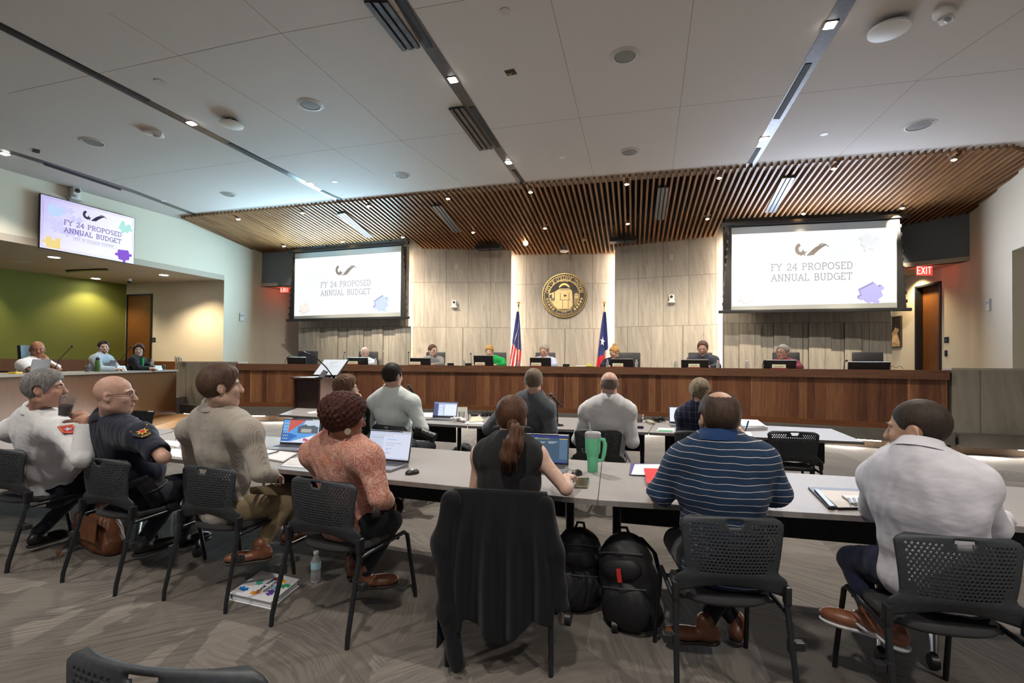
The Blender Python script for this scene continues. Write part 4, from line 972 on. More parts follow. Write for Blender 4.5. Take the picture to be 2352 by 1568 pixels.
sp('locomotive_lines', [[(-.2, .345), (.2, .345), (.2, .375), (-.2, .375)], [(-.2, .24), (.22, .24), (.22, .26), (-.2, .26)], [(-.42, -.22), (-.45, -.22), (-.45, .16), (-.42, .16)], [(-.64, .02), (-.54, .06), (-.54, -.12), (-.64, -.14)], [(-.18, -.2), (-.16, -.2), (-.16, .1), (-.18, .1)], [(.2, -.2), (.22, -.2), (.22, .1), (.2, .1)], [(-.2, -.2), (.3, -.2), (.3, -.215), (-.2, -.215)], [(-.08, -.22), (-.06, -.22), (-.06, -.58), (-.08, -.58)], [(.17, -.22), (.19, -.22), (.19, -.58), (.17, -.58)], [(-.02, .03), (.1, .03), (.1, -.03), (.04, -.07), (-.02, -.03)], [(-.58, -.18), (-.44, -.14), (-.44, -.165), (-.58, -.21)]], SDK, .074, .002)
mb = MB(); Mo = XF((-.62 * R, .0745, -.24 * R), (1, 0, 0), (0, 0, 1), (0, 1, 0)); text(mb, '41', .12 * R, .025 * R, Mo, .003, align=-.2); mb.build('numerals', SDK, seal)
sp('dome_building', [arc(.54, .0, .1, .09, 0, 180, 10), [(.43, -.02), (.65, -.02), (.62, -.14), (.46, -.14)]] + [[(.44 + .05 * k, -.42), (.46 + .05 * k, -.42), (.46 + .05 * k, -.15), (.44 + .05 * k, -.15)] for k in range(4)], GOLDP)
# ================================================================== nesting chairs with perforated backs
CHB = nmat('chair_black', (.030, .034, .039), .5, .2, 60, .05, spec=.4); CHLEG = mat('chair_tube', (.010, .012, .015), .36, spec=.5)
SEATF = nmat('seat_fabric', (.02, .02, .022), .85, .4, 500, .3)
def back_mesh():
    """perforated shell: local x right, z up, facing +y; returns verts, faces"""
    z0, z1 = .475, .83; NX, NZ = 24, 24; vs = []; idx = {}; fs = []
    def hw(z):                                   # half width by height: wide top, waist, flaring wings
        t_ = (z - z0) / (z1 - z0)
        if t_ > .30: return .205 + .03 * (t_ - .30) / .7
        return .205 + .045 * max(0, min(1, (.30 - t_) / .08)) ** .7
    def pos(u, z):                                # u -1..1
        t_ = (z - z0) / (z1 - z0); w_ = hw(z)
        if t_ > .9: w_ -= .05 * ((t_ - .9) / .1) ** 2.2
        x = u * w_; y = -.235 - .05 * t_ + .055 * u * u * (.4 + .6 * t_) - .02 * math.sin(t_ * 3)
        zz = z
        if t_ < .25:                               # lower edge arches up in the middle
            zz = z + (.25 - t_) / .25 * .05 * math.cos(u * math.pi / 2)
        zz += -.012 * u * u * t_
        return (x, y, zz)
    def V(u, z):
        k = (round(u, 5), round(z, 5))
        if k not in idx: idx[k] = len(vs); vs.append(pos(u, z))
        return idx[k]
    for j in range(NZ):
        za, zb_ = z0 + (z1 - z0) * j / NZ, z0 + (z1 - z0) * (j + 1) / NZ; off = .5 if j % 2 else 0
        edges = [-1 + 2 * (i + off) / NX for i in range(NX + 1)]; edges = [-1] + [e for e in edges if -1 + 1e-6 < e < 1 - 1e-6] + [1]
        for a, b in zip(edges[:-1], edges[1:]):
            uc = (a + b) / 2; zc = (za + zb_) / 2; t_ = (zc - z0) / (z1 - z0)
            slot = abs(uc) < (.20 if t_ > .9 else .13) and .86 < t_ < .955
            if slot: continue
            hole = .30 < t_ < .93 and abs(uc) < .86 - .12 * (t_ < .45) and not (abs(uc) < .3 and t_ > .82) and (b - a) > 1.5 / NX
            full = (b - a) > 1.5 / NX
            q = [V(a, za), V(b, za), V(b, zb_), V(a, zb_)]
            m0, m1 = (V(uc, za), V(uc, zb_)) if full else (None, None)
            if hole:
                h_ = (b - a) * .36; k = (zb_ - za) * .43
                i_ = [V(uc, zc - k), V(uc + h_, zc), V(uc, zc + k), V(uc - h_, zc)]
                fs += [(q[0], m0, i_[0]), (m0, q[1], i_[0]), (q[1], i_[1], i_[0]), (q[1], q[2], i_[1]), (q[2], m1, i_[2]), (m1, q[3], i_[2]), (q[2], i_[2], i_[1]), (q[3], i_[3], i_[2]), (q[3], q[0], i_[3]), (q[0], i_[0], i_[3])]
            elif full: fs.append((q[0], m0, q[1], q[2], m1, q[3]))
            else: fs.append(tuple(q))
    return vs, fs
def make_chair():
    r = bpy.data.objects.new('nesting_chair', None); C.objects.link(r)
    vs, fs = back_mesh(); me = bpy.data.meshes.new('backrest'); me.from_pydata(vs, [], fs); me.materials.append(CHB)
    me.polygons.foreach_set('use_smooth', [True] * len(me.polygons)); o = bpy.data.objects.new('backrest', me); C.objects.link(o); o.parent = r
    sm = o.modifiers.new('thick', 'SOLIDIFY'); sm.thickness = .009; sm.offset = 0
    seat = MB(); n = 28; pr = []
    for a in range(n):
        an = 2 * math.pi * a / n; x = .225 * abs(math.cos(an)) ** .75 * (1 if math.cos(an) > 0 else -1); y = .215 * abs(math.sin(an)) ** .75 * (1 if math.sin(an) > 0 else -1); pr.append((x, y))
    vs = []
    for s_, z in ((.93, .425), (1, .435), (1, .445), (.97, .46), (.6, .462), (.2, .458)):
        for x, y in pr: vs.append((x * s_, y * s_ - .03, z - (.02 if y > .12 else 0)))
    fs = [list(range(n))[::-1], [5 * n + k for k in range(n)]]
    for j in range(5):
        for k in range(n): fs.append((j * n + k, j * n + (k + 1) % n, (j + 1) * n + (k + 1) % n, (j + 1) * n + k))
    seat.add(vs, fs); seat.build('seat', SEATF, r, 60)
    for s_ in (-1, 1):
        mb = MB(); mb.tube([(s_ * .245, -.225, .53), (s_ * .25, -.24, .42), (s_ * .262, -.33, .06), (s_ * .262, -.335, 0)], [.013, .014, .013, .012], 10); mb.build('leg', CHLEG, r, 60)
        mb = MB(); mb.tube([(s_ * .245, -.22, .42), (s_ * .24, .0, .43), (s_ * .235, .17, .435), (s_ * .235, .205, .41), (s_ * .25, .27, .05), (s_ * .25, .275, 0)], [.011, .012, .012, .013, .013, .012], 10); mb.build('leg', CHLEG, r, 60)
        mb = MB(); mb.box(s_ * .29 - .022, s_ * .29 + .022, -.275, -.235, .275, .31, bev=.005); mb.box(s_ * .255 - .015, s_ * .255 + .015, -.28, -.25, .265, .32, bev=.004); mb.build('nesting_bracket', BLKP, r)
        mb = MB(); mb.box(s_ * .25 - .014, s_ * .25 + .014, -.255, -.21, .45, .53, bev=.008); mb.build('wing_bracket', BLKP, r)
    mb = MB(); mb.tube([(-.235, .12, .415), (.235, .12, .415)], .01); mb.tube([(-.235, -.12, .415), (.235, -.12, .415)], .01); mb.build('stretcher', CHLEG, r)
    return r
proto = make_chair(); first = [True]
def place_chair(L, R, label, wide=.46, lean=0, group='black perforated nesting chairs'):
    a = atz(*L, .83); b = atz(*R, .83); X = (b - a); X.z = 0; s_ = X.length / wide; X.normalize(); Y = Vector((-X.y, X.x, 0))
    s_ = max(.93, min(1.12, s_))
    c = (a + b) / 2; c.z = 0; c += Y * .285 * s_
    if first[0]: o = proto; first[0] = False
    else: o = copy_tree(proto)
    o.matrix_world = Matrix.LocRotScale(c, math_rot(X, Y), (s_, s_, 1)); tag(o, label, 'chair', group); return o
def math_rot(X, Y): return Matrix((X, Y, Vector((0, 0, 1)))).transposed().to_quaternion()
CH = {}
CH['fire'] = place_chair((-72, 1022), (54, 1036), 'black perforated chair under the grey-haired man in white')
CH['police'] = place_chair((176, 1046), (282, 1058), 'black perforated chair under the bald officer in navy')
CH['stripe'] = place_chair((408, 1065), (527, 1076), 'black perforated chair under the man in the striped tan shirt')
CH['paisley'] = place_chair((655, 1091), (806, 1111), 'black perforated chair under the woman in the paisley blouse')
CH['pony'] = place_chair((1050, 1130), (1255, 1140), 'black chair with a dark jacket hung over its back')
CH['blue'] = place_chair((1572, 1182), (1806, 1191), 'black perforated chair under the man in the blue striped polo')
CH['right'] = place_chair((2066, 1222), (2372, 1243), 'black perforated chair under the man in the pale shirt at right')
CH['w1'] = place_chair((841, 971), (934, 981), 'black perforated chair under the man in the mint white shirt')
CH['w2'] = place_chair((1318, 984), (1428, 989), 'black perforated chair under the bald man in the white shirt')
CH['w3'] = place_chair((1549, 987), (1665, 992), 'black perforated chair under the blonde woman in plaid')
CH['w4'] = place_chair((1766, 988), (1886, 992), 'empty black perforated chair at the right end of the front table')
CH['w5'] = place_chair((1128, 975), (1228, 979), 'black chair under the man in the grey suit')
CH['w6'] = place_chair((735, 966), (812, 972), 'black chair under the brown-haired woman')
c_ = place_chair((84, 1500), (600, 1562), 'empty black chair cut off by the bottom left edge', wide=.5)

# ================================================================== tables
TOPM = nmat('table_laminate', (.29, .27, .262), .5, .06, 60, .02, spec=.5); EDGEM = nmat('table_edge', (.22, .20, .19), .5, .1, 30, 0)
MODM = nmat('modesty_fabric', (.018, .022, .024), .8, .3, 60, .1)
def table(bl, br, fr, fl_, label, legs=(.12, .88)):
    """corners in px of the top (back left, back right, front right, front left)"""
    q = [atz(x, y, .74) for x, y in (bl, br, fr, fl_)]; c = sum(q, Vector()) / 4; c.z = 0
    r = empty('folding_table', label, 'table', c); q = [p - c for p in q]
    mb = MB(); mb.prism([Vector((p.x, p.y, .712)) for p in q], (0, 0, .028)); mb.build('table_top', TOPM, r)
    mb = MB(); 
    for i in range(4):
        a, b = q[i], q[(i + 1) % 4]; d = (b - a); d.z = 0; d.normalize(); n_ = Vector((d.y, -d.x, 0)) * .0025
        if (n_.dot(a)) < 0: n_ = -n_
        mb.prism([Vector((a.x, a.y, .711)), Vector((b.x, b.y, .711)), Vector((b.x, b.y, .7385)), Vector((a.x, a.y, .7385))], n_)
    mb.build('edge_band', EDGEM, r)
    U = lambda u, v, z: (q[3].lerp(q[2], u)).lerp(q[0].lerp(q[1], u), v).xy.to_3d() + Vector((0, 0, z))
    mb = MB(); a, b = U(.06, .80, .36), U(.94, .80, .36); n_ = (U(.5, 1, 0) - U(.5, 0, 0)).normalized() * .012
    mb.prism([a, b, b + Vector((0, 0, .34)), a + Vector((0, 0, .34))], n_); mb.build('modesty_panel', MODM, r)
    for u in legs:
        mb = MB(); c1 = U(u, .5, 0); mb.tube([c1 + Vector((0, 0, .07)), c1 + Vector((0, 0, .70))], .028, 10); mb.box(c1.x - .09, c1.x + .09, c1.y - .09, c1.y + .09, .70, .712); mb.build('column', CHLEG, r, 60)
        mb = MB(); f0, f1 = U(u, .08, .065), U(u, .92, .065); mb.tube([f0, c1 + Vector((0, 0, .09)), f1], [.018, .026, .018], 10); ft = mb.build('foot', CHLEG, r, 60)
        for f in (f0, f1):
            mb = MB(); mb.lathe([(.012, -.018), (.034, -.016), (.034, .016), (.012, .018)], 16, Matrix.Translation((f.x, f.y, .034)) @ Matrix.Rotation(math.pi / 2, 4, 'Y')); mb.build('caster', BLKP, ft, 60)
    return r
table((-420, 952), (404, 986), (398, 1053), (-560, 1003), 'grey table in front of the two uniformed men', (.2, .93))
table((408, 986), (1381.5, 1060), (1371.5, 1147.5), (400, 1053.5), 'long grey table holding the two laptops and the green tumbler', (.08, .95))
table((1384, 1060), (2085, 1102), (2076, 1190), (1375, 1148), 'grey table in front of the blue polo man', (.06, .93))
table((2088, 1102), (2700, 1142), (2790, 1238), (2079, 1190.5), 'grey table running out of the right edge of the photo', (.1, .9))
table((690, 934), (1075.5, 951), (1072.5, 977.5), (640, 952), 'grey front table on the left with the open silver laptop', (.1, .96))
table((1078, 951), (1507, 965), (1488, 992.5), (1075, 977.7), 'grey front table with the standing microphone', (.06, .95))
table((1509, 965), (1909, 984.3), (1985, 1014.6), (1491, 992.7), 'grey front table on the right with the white binder', (.08, .84))

# ================================================================== lectern
lp = atz(735, 968, 0)
def at_xy(px, zd): return G(px, zd)
p0 = G(674, 7.9); p1 = G(738, 7.75); p2 = G(770, 8.25)
X = (p1 - p0).normalized(); Y = Vector((-X.y, X.x, 0)); W = (p1 - p0).length
lz = EYE - (867 - 833.5) / F * 7.85
lect = empty('lectern', 'tall walnut lectern holding a tilted screen', 'lectern', M=XF(p0, X, Y, (0, 0, 1)))
D = .62; Wl = W * .98
LW_ = nmat('lectern_walnut', (.115, .045, .022), .4, .25, 6, .05, stretch=(1, 1, .2)); LD = mat('lectern_dark', (.03, .012, .009), .5)
mb = MB(); mb.box(0, .03, 0, D, 0, lz - .03); mb.build('side_panel', LW_, lect); mb = MB(); mb.box(Wl - .03, Wl, 0, D, 0, lz - .03); mb.build('side_panel', LW_, lect)
mb = MB(); mb.box(.03, Wl - .03, .02, .05, .0, lz - .04); mb.build('rear_panel', LD, lect)
mb = MB(); mb.box(.03, Wl - .03, D - .03, D - .002, .0, lz - .04); mb.build('front_panel', LW_, lect)
mb = MB(); mb.box(-.03, Wl + .03, -.03, D + .03, lz - .03, lz, bev=.004); mb.build('top', LW_, lect)
def mon_thing(name, label, cat, M, w_, h_, tilt, screen_m, thick=.03):
    r = empty(name, label, cat, M=M); Mt = Matrix.Translation((0, 0, .03)) @ Matrix.Rotation(tilt, 4, 'X')
    mb = MB(); mb.box(-w_ / 2, w_ / 2, 0, thick, 0, h_, Mt, bev=.006); mb.build('casing', BLKP, r)
    mb = MB(); mb.box(-w_ / 2 + .012, w_ / 2 - .012, -.002, .0, .014, h_ - .012, Mt); mb.build('screen', screen_m, r)
    mb = MB(); mb.box(-.11, .11, -.02, .12, -.0, .02, bev=.006); mb.build('stand', BLKP, r); return r
M = XF(p0, X, Y, (0, 0, 1)) @ Matrix.Translation((Wl * .82, .22, lz)) @ Matrix.Rotation(-.18, 4, 'Z')
lt = mon_thing('touch_monitor', 'tilted touch screen on top of the lectern', 'monitor', M, .55, .36, math.radians(-42), mat('lectern_screen', (.2, .2, .2), .3, emit=(.55, .60, .66), es=.85 * ESC))
Mt = Matrix.Translation((0, 0, .03)) @ Matrix.Rotation(math.radians(-42), 4, 'X') @ XF((.0, -.0035, .2), (1, 0, 0), (0, 0, 1), (0, -1, 0))
mb = MB(); stroke(mb, arc(-.03, .075, .03, .03, 120, 280, 6), .008, Mt, .001); stroke(mb, [(-.02, .05), (.03, .08), (.07, .09)], .01, Mt, .001); mb.build('slide_emblem', mat('lect_ink', (.1, .1, .12), .5, emit=(.2, .2, .24), es=.6), lt)
mb = MB(); text(mb, 'FY 24 PROPOSED', .026, .003, Mt @ Matrix.Translation((0, -.01, 0)), .0008); text(mb, 'ANNUAL BUDGET', .026, .003, Mt @ Matrix.Translation((0, -.05, 0)), .0008); mb.build('lettering', mat('lect_ink2', (.2, .2, .22), .5, emit=(.36, .38, .44), es=.7), lt)
gb = P(765, 868, 7.95); g = empty('gooseneck_microphone', 'long gooseneck microphone bending over the lectern', 'microphone', gb)
pts = [P(x, y, z) - gb for x, y, z in ((766, 869, 7.95), (760, 858, 7.9), (748, 842, 7.8), (730, 825, 7.7), (712, 813, 7.6), (700, 809.5, 7.5))]
mb = MB(); mb.tube([(0, 0, 0), (0, 0, .03)], [.05, .03], 12); mb.build('base', BLKP, g, 60)
mb = MB(); mb.tube(pts, .010, 8); mb.build('neck', BLKP, g, 60); mb = MB(); e = pts[-1]; d = (pts[-1] - pts[-2]).normalized(); mb.tube([e, e + d * .03, e + d * .06], [.013, .018, .012], 10); mb.build('capsule', BLKP, g, 60)
ph = empty('small_stand', 'small dark card holder leaning on the lectern top', 'stand', M=XF(P(735, 869, 7.72), X, Y, (0, 0, 1)))
mb = MB(); mb.box(-.05, .05, 0, .012, 0, .15, Matrix.Rotation(-.5, 4, 'X') @ Matrix.Rotation(.35, 4, 'Y')); mb.build('card', mat('slate', (.08, .08, .09), .4), ph); mb = MB(); mb.box(-.06, .06, -.03, .08, 0, .02); mb.build('base', BLKP, ph)

# ================================================================== council desk things (behind the cap rail)
CHE = nmat('office_leather', (.014, .014, .015), .42, .2, 40, .06)
def office_chair():
    r = bpy.data.objects.new('office_chair', None); C.objects.link(r)
    mb = MB(); mb.box(-.28, .28, -.035, .035, .42, 1.12, Matrix.Translation((0, -.26, .04)) @ Matrix.Rotation(.08, 4, 'X'), bev=.03); mb.build('backrest', CHE, r, 50)
    mb = MB(); mb.box(-.26, .26, -.26, .26, .42, .52, bev=.04); mb.build('seat', CHE, r, 50)
    for s_ in (-1, 1):
        mb = MB(); mb.tube([(s_ * .27, -.2, .45), (s_ * .30, -.15, .68), (s_ * .30, .12, .68), (s_ * .27, .1, .45)], .017, 8); mb.build('armrest', BLKP, r, 50)
    mb = MB(); mb.tube([(0, 0, .06), (0, 0, .43)], .03, 10); mb.build('gas_post', BLKP, r, 50)
    mb = MB()
    for k in range(5):
        a = k * 2 * math.pi / 5; mb.tube([(0, 0, .09), (.3 * math.cos(a), .3 * math.sin(a), .05)], [.025, .014], 8); mb.ball((.3 * math.cos(a), .3 * math.sin(a), .03), .03, 5)
    mb.build('wheel_base', BLKP, r, 50); return r
oc = office_chair(); ocf = [True]
def place_office(px, zd, rz, label, z=FP, group='black leather office chairs'):
    o = oc if ocf[0] else copy_tree(oc); ocf[0] = False
    p = G(px, zd, z); o.matrix_world = Matrix.Translation(p) @ Matrix.Rotation(rz, 4, 'Z'); tag(o, label, 'chair', group); return o
ZD_DESK = 1.40
def dais_at(px, off):          # point behind the cap rail at image column px, off metres toward the wall
    lo, hi = -8, 9
    for _ in range(50):
        m_ = (lo + hi) / 2; p = daisp(m_, -off); v = CR.transposed() @ p; x = v.x / -v.z * F + 1176
        if x < px: lo = m_
        else: hi = m_
    p = daisp(lo, -off); t = daisp(lo + .05, 0) - daisp(lo - .05, 0); return p, t.normalized()
def desk_M(px, off, z=ZD_DESK, rz=0):
    p, t = dais_at(px, off); p.z = z; return XF(p, t, Vector((-t.y, t.x, 0)), (0, 0, 1)) @ Matrix.Rotation(rz, 4, 'Z')
# monitors: px left, px right, top y
SCRB = mat('screen_black', (.01, .01, .012), .2)
mons = [(662, 704, 820, 'monitor at the empty seat furthest left on the dais'), (799, 846, 821, 'monitor before the white-haired councillor in white'), (943, 990, 822, 'monitor before the councillor in glasses and grey'), (1089, 1134, 816, 'monitor before the councillor in green'), (1218, 1266, 821, 'monitor below the seal'), (1403, 1454, 824, 'monitor before the blonde councillor'), (1567, 1625, 826, 'monitor before the councillor in the dark suit'), (1758, 1823, 827, 'monitor before the councillor in maroon'), (1956, 2034, 831, 'monitor at the empty seat furthest right on the dais')]
def dais_zd(px, off): p, t = dais_at(px, off); v = CR.transposed() @ p; return -v.z
for x0, x1, ty, lab in mons:
    px = (x0 + x1) / 2; zd = dais_zd(px, .32); w_ = (x1 - x0) / F * zd * 1.02; top = EYE + (hor(px) - ty) / F * zd
    r = empty('desk_monitor', lab, 'monitor', M=desk_M(px, .32)); h_ = min(.30, top - ZD_DESK + .0)
    Mt = Matrix.Translation((0, 0, .004)) @ Matrix.Rotation(math.radians(14), 4, 'X')
    mb = MB(); mb.box(-w_ / 2, w_ / 2, -.02, .02, 0, h_, Mt, bev=.006); mb.build('casing', BLKP, r)
    mb = MB(); mb.box(-w_ / 2 + .015, w_ / 2 - .015, .021, .023, .015, h_ - .015, Mt); mb.build('screen', mat('desk_screen', (.1, .1, .1), .3, emit=(.5, .55, .62), es=.6), r)
    mb = MB(); mb.box(-.12, .12, -.1, .1, 0, .015); mb.box(-.03, .03, .0, .03, .01, .12); mb.build('stand', BLKP, r)
    mb = MB(); mb.box(-w_ / 2 + .01, w_ / 2 - .01, -.018, .02, h_, h_ + .004, Mt); mb.build('top_edge', mat('pale_edge', (.30, .29, .27), .4), r)
CARD = nmat('name_plate_face', (.48, .46, .30), .6, .05, 30, 0); REDB = mat('red_base', (.35, .02, .02), .4)
for x0, x1, lab in [(799, 822, 'before the white-haired councillor'), (942, 966, 'before the councillor in glasses'), (1091, 1114, 'before the councillor in green'), (1220, 1243, 'below the seal'), (1407, 1431, 'before the blonde councillor'), (1582, 1606, 'before the councillor in the dark suit'), (1775, 1803, 'before the councillor in maroon')]:
    px = (x0 + x1) / 2; zd = dais_zd(px, .03); w_ = (x1 - x0) / F * zd
    r = empty('name_plate', 'pale name plate on a red base ' + lab, 'name plate', M=desk_M(px, .05, 1.43)); 
    mb = MB(); mb.prism([(-w_ / 2, -.03, .015), (-w_ / 2, .03, .015), (-w_ / 2, .0, .085)], (w_, 0, 0)); mb.build('plate', CARD, r)
    mb = MB(); mb.box(-w_ / 2 - .02, w_ / 2 + .02, -.04, .04, 0, .015); mb.build('base', REDB, r)
    mb = MB(); Ml = XF((0, -.024, .03), (1, 0, 0), (0, .39, .92), (0, -.92, .39)); 
    for k in range(9): mb.box(-w_ * .33 + k * w_ * .075, -w_ * .33 + k * w_ * .075 + w_ * .05, 0, .018, .0, .001, Ml)
    mb.build('lettering', mat('plate_ink', (.12, .11, .08), .6), r)
for px, hgt, lab, top in [(868, .44, 'gooseneck microphone left of the left screen thermostat', (880, 808)), (1436, .44, '', (0, 0))][:1]: pass
def goose(px, tip, lab, off=.18):
    M = desk_M(px, off); zd = dais_zd(px, off); r = empty('desk_microphone', lab, 'microphone', M=M); Mi = M.inverted()
    t_ = Mi @ P(tip[0], tip[1], zd); h_ = t_.z
    mb = MB(); mb.lathe([(.03, 0), (.03, .01), (.012, .03)], 12); mb.build('base', BLKP, r)
    mb = MB(); mb.tube([(0, 0, .02), (t_.x * .1, 0, h_ * .55), (t_.x * .45, 0, h_ * .9), (t_.x * .85, 0, h_)], .006, 6); mb.build('neck', BLKP, r)
    mb = MB(); mb.ball((t_.x, 0, t_.z), (.022, .018, .018), 6); mb.build('capsule', BLKP, r, True)
for px, tip, lab in [(655, (665, 818), 'microphone at the empty left seat'), (789, (792, 809), 'microphone left of the white-haired councillor'), (938, (938.5, 809), 'microphone left of the councillor in glasses'), (1082, (1081, 812), 'microphone left of the councillor in green'),
                     (1751, (1757, 828), 'bent microphone left of the councillor in maroon'), (1938, (1944, 828), 'microphone left of the empty right seat')]:
    goose(px, tip, lab)
WAT = mat('bottle_plastic', (.85, .88, .9), .12, trans=.75); CAPW = mat('bottle_cap', (.8, .8, .8), .4)
def bottle(M, h, rad, name='water_bottle', label='', cat='bottle', group=None, body=None, label_m=None):
    r = empty(name, label, cat, M=M, group=group)
    mb = MB(); mb.lathe([(rad * .8, 0), (rad, .01), (rad, h * .3), (rad * .93, h * .36), (rad, h * .42), (rad, h * .68), (rad * .42, h * .88), (rad * .42, h * .93)], 16); mb.build('body', body or WAT, r, True)
    mb = MB(); mb.lathe([(rad * .48, h * .92), (rad * .48, h), (1e-4, h)], 12); mb.build('cap', CAPW, r, True)
    if label_m: mb = MB(); mb.lathe([(rad * 1.02, h * .45), (rad * 1.02, h * .67)], 16); mb.build('label_band', label_m, r, True)
    return r
for px, lab in [(863, 'left of the bearded speaker'), (1065, 'right of the grey-shirted councillor'), (1395, 'left of the blonde councillor'), (1462, 'right of the blonde councillor'), (1552, 'left of the councillor in the dark suit'), (1649, 'right of the councillor in the dark suit'), (1716, 'below the right thermostat'), (797.5, 'left of the white-haired councillor'), (1190, 'at the foot of the striped flag')]:
    bottle(desk_M(px, .45), .20, .033, label='small clear water bottle on the dais ' + lab, group='water bottles on the dais')
for x0, x1, lab in [(1028, 1042, 'small black box on the dais left of the water bottle'), (1069, 1083, 'small black box on the dais right of the water bottle'), (1293, 1308, 'small black clock on the dais right of the seal seat')]:
    px = (x0 + x1) / 2; zd = dais_zd(px, .1); w_ = (x1 - x0) / F * zd; mb = MB(); mb.box(-w_ / 2, w_ / 2, -.04, .04, 0, .06, bev=.006); o = mb.build('desk_box', BLKP, M=desk_M(px, .1, 1.43)); tag(o, lab, 'box')
r = empty('paper_pile', 'loose yellow and white papers on the dais beside the clock', 'papers', M=desk_M(1335, .08, 1.43)); YEL = mat('yellow_paper', (.75, .68, .12), .7); PAP = nmat('paper', (.72, .72, .74), .8, .03, 20, 0)
for k, (x, a, m) in enumerate([(-.16, .15, YEL), (-.02, -.1, PAP), (.1, .2, YEL), (.2, -.5, YEL), (.02, .3, PAP)]):
    mb = MB(); mb.box(-.13, .13, -.1, .06, .004 * k, .004 * k + .003, Matrix.Translation((x, 0, 0)) @ Matrix.Rotation(a, 4, 'Z') @ Matrix.Rotation(.12 * (k % 3), 4, 'X')); mb.build('sheet', m, r)
mb = MB(); mb.box(0, .2, -.06, -.055, 0, .09, Matrix.Translation((.12, 0, .01)) @ Matrix.Rotation(.5, 4, 'Y')); mb.build('sheet', YEL, r)
mb = MB(); mb.lathe([(.04, 0), (.04, .003)], 12); r = empty('cable_coil', 'thin black cable curled on the dais at the right end', 'cable', M=desk_M(2042, .1, 1.43))
mb = MB(); mb.tube([(.03 * k, .02 * math.sin(k), .02 + .05 * abs(math.sin(k * .9))) for k in range(8)], .004, 5); mb.build('cable', BLKP, r)

# chairs on the platform: column, offset behind the dais front
for px, lab in [(697, 'empty black leather chair furthest left on the dais'), (837, 'black leather chair behind the white-haired councillor'), (993, 'black leather chair behind the councillor in glasses'), (1134, 'black leather chair behind the councillor in green'), (1247, 'black leather chair below the seal'), (1442, 'wide black leather chair beside the blonde councillor'), (1607, 'black leather chair behind the councillor in the dark suit'), (1807, 'black leather chair behind the councillor in maroon'), (1998, 'empty black leather chair furthest right on the dais')]:
    p, t = dais_at(px, 1.62); o = oc if ocf[0] else copy_tree(oc); ocf[0] = False
    o.matrix_world = XF((p.x, p.y, FP), -t, -Vector((-t.y, t.x, 0)), (0, 0, 1)); tag(o, lab, 'chair', 'black leather office chairs')
# flags
def flag(px, top_y, cloth, label, X0, us):
    zd = 14.35 if us else 14.05; p = G(px, zd, FP); zt = EYE + (hor(px) - top_y) / F * zd
    r = empty('flag_stand', label, 'flag', p, -YAW * 0); h = zt - FP
    mb = MB(); mb.lathe([(.16, 0), (.16, .02), (.05, .06), (.02, .1)], 20); mb.build('base', GOLD, r, True)
    mb = MB(); mb.tube([(0, 0, .05), (0, 0, h - .22)], .013, 8); mb.build('pole', nmat('flag_pole', (.5, .3, .1), .4, .1, 8, 0), r, True)
    mb = MB(); mb.lathe([(1e-4, h - .24), (.022, h - .23), (.012, h - .2), (.03, h - .16), (.012, h - .12), (1e-4, h)], 10); mb.box(-.05, .05, -.006, .006, h - .11, h - .06); mb.build('finial', GOLD, r, True)
    # cloth: hangs from the pole, folds widening downward
    nu, nv = 40, 48; vs = []; Hc = h - .45; zt_ = h - .35
    rgt = Vector((math.cos(YAW), math.sin(YAW), 0)); fw = Vector((-math.sin(YAW), math.cos(YAW), 0))
    for j in range(nv + 1):
        v = j / nv
        for i in range(nu + 1):
            u = i / nu; w_ = .06 + .40 * v ** .8; sx = -1 if us else -1
            x = (u - .5) * w_ * (1.0) + (-.02 if us else -.0) - .07 * v; y = -.05 - .05 * v * math.sin(u * 15 + v * 1.5) - .03 * math.sin(u * 7)
            z = zt_ - Hc * v * (1 - .03 * math.sin(u * 9)) - .0 * u
            q = rgt * x + fw * y; vs.append((q.x, q.y, z))
    fs = []; mi = []
    for j in range(nv):
        for i in range(nu):
            fs.append((j * (nu + 1) + i, j * (nu + 1) + i + 1, (j + 1) * (nu + 1) + i + 1, (j + 1) * (nu + 1) + i)); u = (i + .5) / nu; v = (j + .5) / nv
            mi.append(cloth(u, v))
    me = bpy.data.meshes.new('flag_cloth'); me.from_pydata(vs, [], fs)
    for m in (mat('flag_red', (.50, .015, .03), .7), mat('flag_white', (.75, .73, .70), .7), mat('flag_blue', (.02, .035, .16), .7)): me.materials.append(m)
    me.polygons.foreach_set('material_index', mi); me.polygons.foreach_set('use_smooth', [True] * len(fs)); o = bpy.data.objects.new('flag_cloth', me); C.objects.link(o); o.parent = r
    o.modifiers.new('thick', 'SOLIDIFY').thickness = .004
    return r, rgt, fw, Hc, zt_, o
def us_c(u, v):
    if v < .42 + .1 * u: return 2
    return 1 if (u * 3.6 + v * 2.0) % 1 > .58 else 0
def tx_c(u, v):
    if v < .60 - .12 * u: return 2
    return 1 if u > .74 + .0 * v and v < .97 else 0
ru, rgt, fw, Hc, zt_, fo = flag(1190, 688, us_c, 'striped and starred flag hanging on a gold-topped pole left of the seal', 0, True)
mb = MB()
for k in range(34):
    v = .08 + .36 * ((k * .618) % 1); u = .1 + .8 * ((k * .383) % 1); w_ = .06 + .46 * v ** .8; x = (u - .5) * w_ - .02 - .07 * v; z = zt_ - Hc * v
    q = rgt * x + fw * (-.05 - .05 * v * math.sin(u * 15 + v * 1.5) - .03 * math.sin(u * 7) - .006); s_ = .016
    st = [q + rgt * (s_ * (1 if i % 2 == 0 else .45) * math.sin(i * math.pi / 5)) + Vector((0, 0, z + s_ * (1 if i % 2 == 0 else .45) * math.cos(i * math.pi / 5))) for i in range(10)]
    mb.prism(st, fw * .003)
sm_ = mb.build('stars', MATS['flag_white'], fo)
